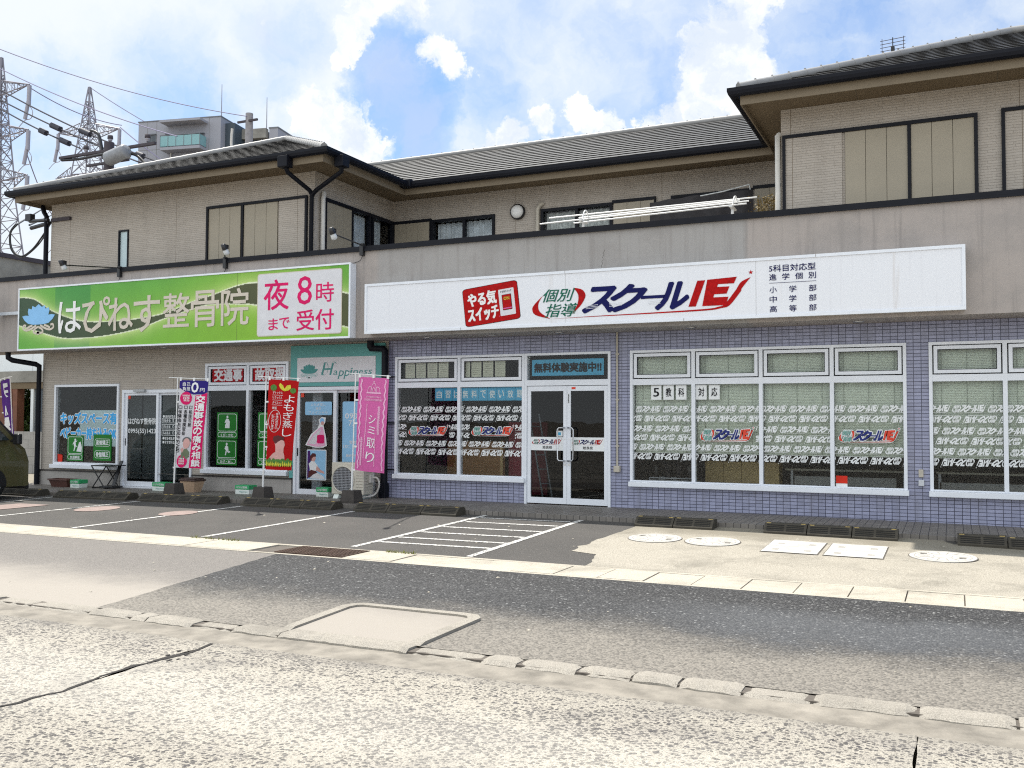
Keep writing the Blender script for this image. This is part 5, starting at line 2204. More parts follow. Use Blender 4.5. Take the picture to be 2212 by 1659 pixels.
    mb = MB().use('paper_white').poly(rrect(-10.95, .26, -10.505, .825, .02), y)
    mb.use('poster_paleblue').poly(rrect(-10.935, .275, -10.52, .81, .015), y - .002)
    mb.use('flag_purple').poly([(-10.935, .275), (-10.93, .80), (-10.87, .80), (-10.86, .60), (-10.90, .30)], y - .003)
    mb.use('skin').poly([(-10.84, .60), (-10.78, .59), (-10.74, .66), (-10.76, .72), (-10.82, .72), (-10.84, .66)], y - .004)
    mb.use('hair').poly([(-10.86, .62), (-10.87, .70), (-10.82, .76), (-10.75, .75), (-10.73, .70), (-10.79, .69), (-10.83, .66), (-10.84, .61)], y - .005)
    mb.use('paper_white').poly([(-10.90, .56), (-10.84, .61), (-10.76, .60), (-10.69, .52), (-10.69, .44), (-10.86, .42)], y - .0045)
    mb.use('skin').poly([(-10.72, .52), (-10.68, .50), (-10.63, .45), (-10.55, .42), (-10.54, .38), (-10.66, .41), (-10.74, .44)], y - .005)
    mb.use('hair').poly([(-10.91, .30), (-10.90, .42), (-10.84, .45), (-10.74, .43), (-10.70, .40), (-10.80, .36), (-10.88, .30)], y - .0055)
    mb.use('board_white').poly([(-10.88, .29), (-10.80, .36), (-10.70, .40), (-10.56, .33), (-10.53, .28)], y - .005)
    tag(rebase(mb.build('window_poster'), (-10.73, y, .26)), 'poster of a seated woman in white and black, lowest on the salon door', 'poster')
    y = .034
    mb = MB().use('poster_paleblue').poly(rrect(-10.19, .53, -9.60, 1.715, .03), y)
    mb.use('ink_white')
    for s, a, c, z0, z1 in (('090-', -10.13, -9.80, 1.40, 1.50), ('7347-', -10.05, -9.70, 1.27, 1.37), ('4', -9.86, -9.80, 1.13, 1.22), ('営業時間', -10.03, -9.75, .94, 1.0), ('10：00-', -10.16, -9.80, .86, .92), ('最終受付', -10.10, -9.85, .70, .75), ('定休日', -10.14, -9.85, .55, .61)):
        text(mb, s, (a, z0, c, z1), y - .002, .01)
    tag(rebase(mb.build('window_poster'), (-9.9, y, .53)), 'tall pale blue phone and hours sheet behind the pink banner', 'poster')
    # school: blue free-trial banner in the transom
    mb = MB().use('poster_blue').box(-6.395, -5.125, .05, .053, 2.125, 2.395)
    mb.use('ink_black')
    text(mb, '無料体験実施中!!', (-6.35, 2.185, -5.17, 2.335), .047, .045)
    tag(rebase(mb.build('window_banner'), (-5.76, .05, 2.125)), 'blue free-trial banner with black characters above the double door', 'banner')
    # one sheet per character
    xs = [-8.245 + k * .1718 for k in range(11)]
    for k, ch in enumerate('自習は無料で使い放題'):
        mb = MB().use('poster_blue').box(xs[k] + .002, xs[k + 1] - .002, .035, .037, 1.718, 1.942)
        mb.use('paper_white')
        text(mb, ch, (xs[k] + .035, 1.765, xs[k + 1] - .035, 1.895), .033, .012)
        tag(rebase(mb.build('letter_sheet'), (xs[k], .035, 1.718)), 'blue sheet with the white character %s, %s in the row over the school lettering' % (ch, ('first', 'second', 'third', 'fourth', 'fifth', 'sixth', 'seventh', 'eighth', 'ninth', 'last')[k]), 'sheet', 'blue character sheets')
    for k, (ch, a) in enumerate((('5', -4.328), ('教', -4.130), ('科', -3.928), ('対', -3.612), ('応', -3.411))):
        mb = MB().use('paper_white').box(a, a + .168, .024, .026, 1.715, 1.941)
        mb.use('ink_black')
        text(mb, ch, (a + .04, 1.765, a + .13, 1.90), .022, .018)
        tag(rebase(mb.build('letter_sheet'), (a, .024, 1.715)), 'white sheet with the black character %s in front of the blinds' % ch, 'sheet', 'white character sheets')
    for k, (a, c) in enumerate(((-8.86, -8.665), (-8.64, -8.445), (-8.41, -8.21), (-8.185, -7.99), (-7.755, -7.565), (-7.537, -7.345), (-7.313, -7.118), (-7.084, -6.89))):
        mb = MB().use('paper').box(a, c, .05, .052, 2.125, 2.40)
        mb.use('shutter_groove')
        for i in range(7):
            zz = 2.37 - i * .033
            mb.box(a + .03, c - .03 - .05 * (i % 3 == 2), .0485, .0492, zz - .004, zz)
        tag(rebase(mb.build('notice_sheet'), (a, .05, 2.125)), 'cream paper notice, %s of four in the %s transom sash' % (('first', 'second', 'third', 'last')[k % 4], 'left' if k < 4 else 'right'), 'notice', 'cream notices in the transom')
    mb = MB().use('ink_redfilm').box(-1.557, -1.40, .018, .02, .49, .60)
    mb.use('paper_white').box(-1.557, -1.40, .018, .0205, .44, .488)
    tag(rebase(mb.build('window_sticker'), (-1.48, .018, .44)), 'orange-red sticker low on the four-bay window', 'sticker')
    mb = MB().use('paper_white').box(-5.93, -5.82, -.004, -.002, 1.12, 1.215)
    mb.use('poster_blue').box(-5.91, -5.85, -.0055, -.0045, 1.14, 1.19)
    tag(rebase(mb.build('window_sticker'), (-5.87, -.003, 1.12)), 'small white notice beside the left door handle', 'sticker')


green_sign()
white_sign()
salon_sign()
posters()


# ---------------------------------------------------------------- lamps on arms along the parapet
def arm_lamp(base, head, lb):
    t = empty('arm_spotlight', base, lb, 'spotlight', 'arm spotlights over the green sign')
    bx, by, bz = base
    MB().use('black_plastic').box(bx - .035, bx + .035, -.775, -.703, bz - .16, bz + .05).build('clamp', t)
    h = Vector(head)
    b0 = Vector((bx, by, bz + .02))
    MB().use('black_plastic').tube([b0 + Vector((0, .02, -.05)), b0, h], .0135, 8).build('arm', t)
    d = Vector((0.05, .55, -.85)).normalized()
    q = d.to_track_quat('Z', 'Y').to_matrix().to_4x4()
    mb = MB().use('black_plastic').lathe([(0, -.10), (.04, -.10), (.045, -.03), (.05, 0)], h, 14, 'z', q)
    mb.box(h.x - .012, h.x + .012, h.y - .01, h.y + .08, h.z + .02, h.z + .09)
    mb.build('lamp_holder', t)
    MB().use('lamp_clear').lathe([(.04, 0), (.048, .04), (.052, .075), (.04, .095), (0, .10)], h, 16, 'z', q).build('bulb', t)
    pts = [(bx + .01, -.735, bz - .15), (bx - .04, -.735, bz - .24), (bx - .13, -.735, bz - .27), (bx - .24, -.74, bz - .29)]
    MB().use('black_plastic').tube(curve(pts, 5), .006, 5).build('cable', t)


arm_lamp((-15.02, -.76, 4.36), (-15.11, -2.0, 4.256), 'leftmost arm spotlight, in front of the slit window')
arm_lamp((-12.32, -.76, 4.36), (-11.565, -1.6, 4.36), 'middle arm spotlight, below the closed shutters of the left block')
arm_lamp((-9.277, -.76, 4.39), (-8.85, -2.2, 4.315), 'right arm spotlight, between the green and the white sign')
t = empty('floodlight', (-18.2, -.72, 3.55), 'black floodlight on a steel bracket at the left end of the green sign', 'spotlight')
MB().use('galv').box(-18.5, -17.74, -.80, -.745, 3.57, 3.635).build('bracket', t)
mb = MB().use('black_plastic').tube([(-18.63, -1.0, 4.05), (-18.47, -.95, 3.85), (-18.40, -.9, 3.66)], .05, 10)
mb.lathe([(0, -.2), (.12, -.18), (.16, 0), (.14, .06), (0, .07)], (-18.5, -1.0, 3.50), 18, 'y')
mb.build('lamp_head', t)


# ---------------------------------------------------------------- banner flags
def banner(base, top, cross, cl, cr, lb, group='advertising banners in stone weights'):
    """base xyz of pole, top of pole, cross bar ends, cloth corners function"""
    t = empty('banner_flag', base, lb, 'banner', group)
    bx, by, bz = base
    mb = MB().use('weight_stone')
    for k, (h0, w0, h1, w1) in enumerate(((-.01, .135, .04, .135), (.04, .135, .21, .112))):
        v = [(bx + sx * w0, by + sy * w0, bz + h0) for sx, sy in ((-1, -1), (1, -1), (1, 1), (-1, 1))] + [(bx + sx * w1, by + sy * w1, bz + h1) for sx, sy in ((-1, -1), (1, -1), (1, 1), (-1, 1))]
        mb.add(v, [(0, 1, 5, 4), (1, 2, 6, 5), (2, 3, 7, 6), (3, 0, 4, 7), (4, 5, 6, 7), (3, 2, 1, 0)])
    mb.build('base_weight', t)
    mb = MB().use('pole_white').tube([(bx, by, bz + .2), (bx + .01, by, bz + .6)], .017, 8)
    mb.tube([(bx + .01, by, bz + .6), top], .011, 8)
    mb.build('pole', t)
    MB().use('pole_white').tube(cross, .008, 6).build('crossbar', t)
    return t


def flag_cloth(t, tl, tr, bl, br, y, col, amp=.02, fold=None, tabs='pole_white', name='cloth', nx=24, nz=60, sway=0.0):
    def fn(u, v, lift=0.0):
        """u across 0..1, v down 0..1"""
        top = Vector(tl).lerp(Vector(tr), u)
        bot = Vector(bl).lerp(Vector(br), u)
        p = top.lerp(bot, v)
        yy = y + sway * v + amp * math.sin(u * 5 + v * 3.2) * v + amp * .6 * math.sin(u * 9 - v * 7 + 1) * (.3 + .7 * v) - lift
        return (p.x, yy, p.y)
    mb = MB().use(col)
    vs = [fn(i / nx, j / nz) for j in range(nz + 1) for i in range(nx + 1)]
    mb.add(vs, [(j * (nx + 1) + i, j * (nx + 1) + i + 1, (j + 1) * (nx + 1) + i + 1, (j + 1) * (nx + 1) + i) for j in range(nz) for i in range(nx)], True)
    c = mb.build(name, t)
    mb = MB().use(tabs)
    for u in (.03, .5, .97):
        p = fn(u, 0)
        mb.box(p[0] - .02, p[0] + .02, p[1] - .008, p[1] + .008, p[2] - .012, p[2] + .05)
    for v in (.25, .5, .75, 1.0):
        p = fn(0, v)
        mb.box(p[0] - .045, p[0] + .015, p[1] - .008, p[1] + .008, p[2] - .014, p[2] + .014)
    mb.build('tab', t)
    return fn, c


def shape_on(mb, fn, pts, lift):
    """outline given in (u, v) laid over the cloth; split into small triangles so it follows the folds"""
    bm = bmesh.new()
    fc = bm.faces.new([bm.verts.new((p[0], p[1], 0)) for p in pts])
    fc.normal_update()
    bmesh.ops.triangulate(bm, faces=[fc])
    for k in range(1, 14):
        bmesh.ops.bisect_plane(bm, geom=bm.verts[:] + bm.edges[:] + bm.faces[:], plane_co=(0, k / 14, 0), plane_no=(0, 1, 0))
    for k in range(1, 6):
        bmesh.ops.bisect_plane(bm, geom=bm.verts[:] + bm.edges[:] + bm.faces[:], plane_co=(k / 6, 0, 0), plane_no=(1, 0, 0))
    for v in bm.verts:
        v.co = Vector(fn(v.co.x, v.co.y, lift))
    mb.from_bm(bm)


def ell(cu, cv, ru, rv, n=22, a0=0, a1=360):
    return [(cu + ru * math.cos(R(a0 + (a1 - a0) * k / n)), cv + rv * math.sin(R(a0 + (a1 - a0) * k / n))) for k in range(n)]


def uvtext(mb, fn, body, u0, v0, u1, v1, lift, bold=.02, vertical=False):
    """text in cloth coordinates, v0 top"""
    g = lambda X, Z: fn(X, 1 - Z, lift)
    text(mb, body, (u0, 1 - v1, u1, 1 - v0), 0, bold, 0, g, vertical)


def flags():
    # white / navy / magenta clinic banner
    b = (-13.235, -1.0, lerp(-13.2, KERB_TOP))
    t = banner(b, (-13.19, -1.0, 2.16), [(-13.41, -1.0, 2.163), (-12.41, -1.0, 2.115)], None, None, 'white and magenta clinic banner with a navy top, leftmost of the three by the walk')
    fn, c = flag_cloth(t, (-13.135, 2.11), (-12.435, 2.085), (-13.225, .475), (-12.61, .47), -1.0, 'flag_white', .022)
    mb = MB().use('flag_navy')
    shape_on(mb, fn, [(0, 0), (1, 0), (1, .13), (.85, .155), (.5, .16), (.2, .13), (0, .085)], .006)
    mb.use('ink_pink')
    shape_on(mb, fn, [(.60, .17), (.78, .165), (1, .135), (1, 1), (.58, 1)], .006)
    shape_on(mb, fn, ell(.26, .205, .215, .075), .007)
    shape_on(mb, fn, ell(.28, .925, .23, .072), .007)
    mb.build('colour_fields', c)
    mb = MB().use('ink_white')
    uvtext(mb, fn, '自己', .12, .022, .40, .065, .012)
    uvtext(mb, fn, '負担', .12, .075, .40, .118, .012)
    uvtext(mb, fn, '0', .44, .022, .68, .135, .012, .03)
    uvtext(mb, fn, '円', .74, .085, .90, .128, .012)
    for k, (n, v) in enumerate(((7, .165), (4, .192), (4, .219))):
        scribble(mb, .13 + .02 * k, 1 - v - .02, .40, 1 - v, n, lambda X, Z: fn(X, 1 - Z, .012), k)
    uvtext(mb, fn, '交通事故の痛み相談', .64, .165, .95, .985, .014, .045, True)
    for k, (n, v) in enumerate(((4, .885), (6, .912), (5, .939))):
        scribble(mb, .15, 1 - v - .02, .42, 1 - v, n, lambda X, Z: fn(X, 1 - Z, .012), k + 5)
    mb.build('lettering', c)
    mb = MB().use('ink_black')
    for u, s, v1 in ((.46, '転院可能', .53), (.27, '各種保険取扱', .63), (.08, '保険会社とのやりとり', .83)):
        uvtext(mb, fn, s, u - .06, .335, u + .06, v1, .010, .03, True)
        for e in (((u - .06, .29), (u + .06, .29), (u + .06, .295), (u - .06, .295)), ((u - .06, .32), (u + .06, .32), (u + .06, .325), (u - .06, .325)), ((u - .06, .29), (u - .045, .29), (u - .045, .325), (u - .06, .325)), ((u + .045, .29), (u + .06, .29), (u + .06, .325), (u + .045, .325))):
            shape_on(mb, fn, e, .009)
    mb.build('small_lettering', c)
    mb = MB().use('olive_print')
    shape_on(mb, fn, [(.22, .90), (.26, .82), (.36, .785), (.46, .78), (.55, .82), (.55, .87), (.46, .90)], .008)
    mb.use('skin')
    shape_on(mb, fn, ell(.42, .72, .12, .06), .009)
    shape_on(mb, fn, [(.2, .80), (.28, .765), (.36, .79), (.30, .83)], .0095)
    mb.use('interior_wall')
    shape_on(mb, fn, ell(.42, .695, .16, .05, 22, 170, 370), .0085)
    mb.build('patient_picture', c)

    # red mugwort-steam banner
    b = (-10.985, -1.2, lerp(-11, KERB_TOP))
    t = banner(b, (-10.946, -1.2, 2.12), [(-11.14, -1.2, 2.138), (-10.20, -1.2, 2.085)], None, None, 'red banner with yellow leaves and a pale figure, in front of the two-bay window')
    fn, c = flag_cloth(t, (-10.89, 2.085), (-10.235, 2.05), (-10.94, .505), (-10.385, .50), -1.2, 'flag_red', .02)
    mb = MB().use('leaf_print')
    shape_on(mb, fn, ell(.18, .09, .11, .035), .006)
    shape_on(mb, fn, ell(.84, .115, .10, .03), .006)
    mb.use('leaf_yellow')
    shape_on(mb, fn, [(.36, .06), (.40, .035), (.50, .06), (.56, .10), (.62, .06), (.74, .05), (.76, .09), (.68, .115), (.56, .125), (.46, .11), (.40, .09)], .006)
    mb.use('leaf_print')
    for k in range(16):
        cu = .04 + .92 * k / 15
        shape_on(mb, fn, ell(cu, .915 + .018 * math.sin(k * 2.3), .075, .030, 9), .009 + .0004 * k)
    mb.use('leaf_yellow')
    for k in range(14):
        cu = .05 + .9 * k / 13
        shape_on(mb, fn, [(cu - .03, .93), (cu, .895 + .012 * (k % 3)), (cu + .035, .945), (cu + .01, .965)], .017)
    mb.build('leaf_print', c)
    mb = MB().use('skin')
    shape_on(mb, fn, [(.13, .925), (.16, .86), (.30, .82), (.40, .80), (.38, .735), (.34, .70), (.36, .675), (.40, .66), (.58, .655), (.67, .68), (.70, .72), (.66, .76), (.66, .80), (.70, .84), (.72, .925)], .006)
    mb.use('hair')
    shape_on(mb, fn, [(.28, .63), (.44, .615), (.66, .635), (.66, .67), (.56, .665), (.46, .685), (.38, .71), (.34, .70), (.27, .67)], .009)
    mb.build('figure_print', c)
    mb = MB().use('ink_white')
    uvtext(mb, fn, 'よもぎ蒸し', .58, .16, .92, .63, .012, .004, True)
    for s, v, w in (('デトックス', .13, .34), ('リラックス', .185, .34), ('ダイエット', .24, .34), ('美肌', .30, .16)):
        uvtext(mb, fn, s, .16, v, .16 + w, v + .028, .010, .01)
        if w > .2:
            shape_on(mb, fn, [(.15, v + .040), (.52, v + .040), (.52, v + .043), (.15, v + .043)], .009)
    uvtext(mb, fn, '身体の芯から', .30, .365, .40, .55, .010, .005, True)
    uvtext(mb, fn, 'ととのいます', .16, .385, .26, .56, .010, .005, True)
    o, i_ = ell(.28, .46, .225, .125, 36), ell(.28, .46, .212, .121, 36)
    for k in range(36):
        j = (k + 1) % 36
        mb.face([fn(*o[k], .009), fn(*o[j], .009), fn(*i_[j], .009), fn(*i_[k], .009)])
    mb.build('lettering', c)

    # pink stain-removal banner
    b = (-9.125, -1.2, lerp(-9.1, KERB_TOP))
    t = banner(b, (-9.068, -1.2, 2.16), [(-9.25, -1.2, 2.167), (-8.385, -1.2, 2.098)], None, None, 'pink banner with a tiara print in front of the outdoor air-conditioning unit')
    fn, c = flag_cloth(t, (-9.005, 2.10), (-8.415, 2.065), (-9.075, .545), (-8.505, .50), -1.2, 'flag_pink', .02)
    mb = MB().use('flag_paleink')
    for cu, s in ((.10, 1), (.90, -1)):
        pa = [(cu + .018 * math.sin(k * 1.1), .02 + .96 * k / 60) for k in range(61)]
        for k in range(60):
            w0, w1 = .022, .022
            mb.face([fn(pa[k][0] - w0, pa[k][1], .006), fn(pa[k + 1][0] - w1, pa[k + 1][1], .006), fn(pa[k + 1][0] + w1, pa[k + 1][1], .006), fn(pa[k][0] + w0, pa[k][1], .006)])
    # tiara: arches
    for cu, rv, ru in ((.53, .10, .10), (.40, .06, .085), (.66, .06, .085), (.53, .05, .06)):
        o = ell(cu, .155, ru, rv, 20, 180, 360) + [(cu + ru, .155)]
        i_ = ell(cu, .155, ru - .016, rv - .008, 20, 180, 360) + [(cu + ru - .016, .155)]
        for k in range(20):
            mb.face([fn(*o[k], .007), fn(*o[k + 1], .007), fn(*i_[k + 1], .007), fn(*i_[k], .007)])
    shape_on(mb, fn, [(.30, .155), (.76, .155), (.79, .172), (.27, .172)], .008)
    shape_on(mb, fn, ell(.53, .045, .02, .010, 10), .008)
    g = lambda X, Z: fn(X, 1 - Z, .008)
    scribble(mb, .28, .785, .78, .80, 12, g, 1)
    scribble(mb, .22, .752, .84, .772, 15, g, 2)
    scribble(mb, .30, .14, .335, .72, 26, g, 3, True)
    scribble(mb, .70, .40, .80, .70, 16, g, 4, True)
    scribble(mb, .16, .06, .26, .36, 16, g, 5, True)
    scribble(mb, .64, .06, .67, .38, 18, g, 6, True)
    mb.build('print', c)
    mb = MB().use('ink_white')
    for ch, v0, v1 in (('シ', .40, .49), ('ミ', .52, .60), ('取', .64, .75), ('り', .79, .90)):
        uvtext(mb, fn, ch, .40, v0, .66, v1, .010, .002)
    mb.build('lettering', c)

    # purple banner beyond the van
    z = -.1
    t = empty('banner_flag', (-20.2, 1.0, z), 'purple banner with white characters beyond the parked van', 'banner', 'advertising banners in stone weights')
    mb = MB().use('weight_stone').bbox(-20.35, -20.05, .85, 1.15, z, .12, .02)
    mb.build('base_weight', t)
    MB().use('pole_white').tube([(-20.2, 1, .1), (-20.42, 1, 2.38)], .012, 8).build('pole', t)
    MB().use('pole_white').tube([(-20.85, 1, 2.30), (-20.35, 1, 2.38)], .008, 6).build('crossbar', t)
    fn, c = flag_cloth(t, (-20.76, 2.28), (-20.43, 2.34), (-20.52, .75), (-20.22, .75), 1.0, 'flag_purple', .05)
    mb = MB().use('ink_white')
    for pts in ([(.30, .06), (.75, .06), (.78, .12), (.42, .13), (.44, .17), (.80, .17), (.82, .21), (.5, .22), (.84, .27), (.7, .28), (.32, .21)], [(.30, .40), (.42, .40), (.80, .54), (.66, .55), (.50, .48), (.46, .55), (.32, .55)], [(.30, .58), (.80, .58), (.80, .70), (.66, .72), (.80, .78), (.34, .78)], [(.45, .81), (.62, .82), (.55, .86), (.72, .90), (.40, .86)]):
        shape_on(mb, fn, pts, .02)
    mb.build('lettering', c)


flags()


# ---------------------------------------------------------------- parking-bay wheel stops
def wheel_stop(w):
    t = empty('wheel_stop', (0, 0, 0), 'x', 'wheel stop', 'rubber wheel stops along the walk')
    mb = MB().use('rubber_stop')
    mb.prism([(-.17, -.03), (-.17, .025), (-.045, .125), (.11, .125), (.15, .08), (.15, -.03)], 'x', -w / 2 + .006, w / 2 - .006)
    mb.build('body', t)
    mb = MB().use('rubber_slot')
    for k in range(4):
        f0, f1 = .14 + k * .20, .24 + k * .20
        for a, c in ((-w * .43, -.015), (.015, w * .43)):
            p0, p1 = Vector((-.17, .025)).lerp(Vector((-.045, .125)), f0), Vector((-.17, .025)).lerp(Vector((-.045, .125)), f1)
            n = Vector((-.625, .78)) * .003
            mb.face([(a, p0.x + n.x, p0.y + n.y), (c, p0.x + n.x, p0.y + n.y), (c, p1.x + n.x, p1.y + n.y), (a, p1.x + n.x, p1.y + n.y)])
    mb.build('slots', t)
    mb = MB().use('reflector')
    for x in (-w * .40, w * .40):
        mb.box(x - .028, x + .028, -.042, -.012, .124, .130)
    mb.build('reflector', t)
    return t


def wheel_stops():
    protoL, protoR = wheel_stop(.62), wheel_stop(.545)
    first = {0: True, 1: True}
    ordn = ('left', 'middle', 'right')
    sets = [(-17.75, 3, 0, 'beside the dark green van'), (-15.42, 3, 0, 'in the bay in front of the folding table'), (-13.28, 3, 0, 'in front of the tan storage bin'), (-10.93, 3, 0, 'in front of the air-conditioning unit'), (-8.66, 3, 0, 'in the bay left of the hatched area'),
            (-4.02, 2, 1, 'right of the hatched area, by the first manhole'), (-2.27, 3, 1, 'behind the two square access covers'), (.02, 3, 1, 'at the right edge of the picture')]
    for x, n, r, where in sets:
        w = (.62, .545)[r]
        for k in range(n):
            p = (protoL, protoR)[r]
            if first[r]:
                o = p
                first[r] = False
            else:
                o = copy_tree(p)
            cx = x + w * (k + .5)
            o.location = (cx, -1.68, gz(cx, -1.68) + .0)
            o['label'] = 'rubber wheel stop, %s of the row %s' % (ordn[k] if n == 3 else ('left', 'right')[k], where)


wheel_stops()


# ---------------------------------------------------------------- covers set in the ground
def covers():
    rnd = random.Random(3)
    for x, y, r, lb in ((-3.43, -2.83, .33, 'round pale manhole cover, leftmost of the three'), (-2.70, -2.84, .33, 'round pale manhole cover, middle one of the three'), (-.125, -2.88, .345, 'round pale manhole cover, right of the square covers')):
        t = empty('manhole_cover', (x, y, gz(x, y)), lb, 'manhole cover', 'round access covers in the apron')
        z = gz(x, y) + .008
        sl = .028

        def circ(rr, dz, n=40):
            return [(x + rr * math.cos(math.tau * k / n), y + rr * 1.08 * math.sin(math.tau * k / n), z + dz + sl * rr * 1.08 * math.sin(math.tau * k / n)) for k in range(n)]
        mb = MB().use('joint_dark').face(circ(r + .012, 0))
        mb.v and None
        m2 = MB().use('joint_dark')
        m2.face(circ(r + .012, -.001))
        m2.build('rim', t)
        m2 = MB().use('iron_lid')
        m2.face(circ(r, .004))
        a, c = circ(r, .004), circ(r, -.004)
        for k in range(40):
            m2.face([c[k], c[(k + 1) % 40], a[(k + 1) % 40], a[k]])
        m2.build('lid', t)
        m2 = MB().use('iron_mark')
        for dx, dy in ((-.20, .10), (.20, -.10)):
            for k in range(2):
                xx, yy = x + dx, y + dy + .05 * k
                m2.face([(xx - .035, yy - .012, z + .0085 + sl * (yy - y)), (xx + .035, yy - .012, z + .0085 + sl * (yy - y)), (xx + .035, yy + .012, z + .0085 + sl * (yy - y)), (xx - .035, yy + .012, z + .0085 + sl * (yy - y))])
        m2.build('keyhole', t)
        m2 = MB().use('iron_mark')
        for rr in (.86, .30):
            a, c = circ(r * rr, .0052), circ(r * rr - .006, .0052)
            for k in range(40):
                m2.face([a[k], a[(k + 1) % 40], c[(k + 1) % 40], c[k]])
        for k in range(14):
            an = math.tau * k / 14
            q = [(x + rr * math.cos(an + da), y + rr * 1.08 * math.sin(an + da)) for rr, da in ((r * .42, -.03), (r * .42, .03), (r * .74, .02), (r * .74, -.02))]
            m2.face([(a_, b_, z + .0053 + sl * (b_ - y)) for a_, b_ in q])
        m2.build('cast_pattern', t)
    for x0, lb in ((-2.03, 'left pair of square white access covers'), (-1.34, 'right pair of square white access covers')):
        t = empty('access_cover', (x0 + .31, -2.87, gz(x0, -2.87)), lb, 'access cover', 'square access covers in the apron')
        mb = MB().use('joint_dark')
        q = [(x0 - .012, -3.352), (x0 + .632, -3.352), (x0 + .632, -2.388), (x0 - .012, -2.388)]
        mb.face([(a, b, gz(a, b) + .007) for a, b in q])
        mb.build('rim', t)
        for y0, y1 in ((-3.34, -2.873), (-2.867, -2.40)):
            m2 = MB().use('iron_lid')
            q = [(x0, y0), (x0 + .62, y0), (x0 + .62, y1), (x0, y1)]
            m2.face([(a, b, gz(a, b) + .0125) for a, b in q])
            m2.use('iron_mark')
            for dx in (.13, .49):
                for dy in (.16, .22):
                    m2.face([(a, b, gz(a, b) + .0135) for a, b in ((x0 + dx - .04, y0 + dy), (x0 + dx + .04, y0 + dy), (x0 + dx + .04, y0 + dy + .022), (x0 + dx - .04, y0 + dy + .022))])
            m2.build('lid', t)
    # worn round and square covers in the asphalt, left bays
    for x, y, r, lb in ((-12.9, -3.05, .32, 'worn brown round cover in the asphalt, between two bay lines'), (-11.13, -3.05, .27, 'worn round cover crossing a bay line')):
        m2 = MB().use('old_lid')
        m2.face([(x + r * math.cos(math.tau * k / 30), y + r * 1.2 * math.sin(math.tau * k / 30), gz(x, y + r * 1.2 * math.sin(math.tau * k / 30)) + .007) for k in range(30)])
        tag(rebase(m2.build('manhole_cover'), (x, y, gz(x, y))), lb, 'manhole cover')
    m2 = MB().use('old_lid')
    q = [(-15.15, -3.75), (-14.35, -3.75), (-14.2, -2.9), (-14.95, -2.9)]
    m2.face([(a, b, gz(a, b) + .007) for a, b in q])
    tag(rebase(m2.build('access_cover'), (-14.6, -3.3, gz(-14.6, -3.3))), 'rusty rectangular cover in the bay next to the van', 'access cover')
    # grating
    t = empty('drain_grating', (-6.69, -5.33, -.16), 'brown steel drain grating set in the gutter', 'drain grating')
    x0, x1, y0, y1 = -7.165, -6.205, -5.62, -5.07
    MB().use('drain_dark').face([(x0, y0, -.171), (x1, y0, -.171), (x1, y1, -.171), (x0, y1, -.171)])
    mb = MB().use('drain_dark')
    mb.face([(x0, y0, -.1705), (x1, y0, -.1705), (x1, y1, -.1705), (x0, y1, -.1705)])
    mb.build('sump', t)
    mb = MB().use('grate_iron')
    for k in range(23):
        x = x0 + .01 + (x1 - x0 - .02) * k / 22
        mb.box(x - .006, x + .006, y0, y1, -.169, -.148)
    for k in range(7):
        y = y0 + .01 + (y1 - y0 - .02) * k / 6
        mb.box(x0, x1, y - .006, y + .006, -.1695, -.1485)
    mb.build('bars', t)


covers()


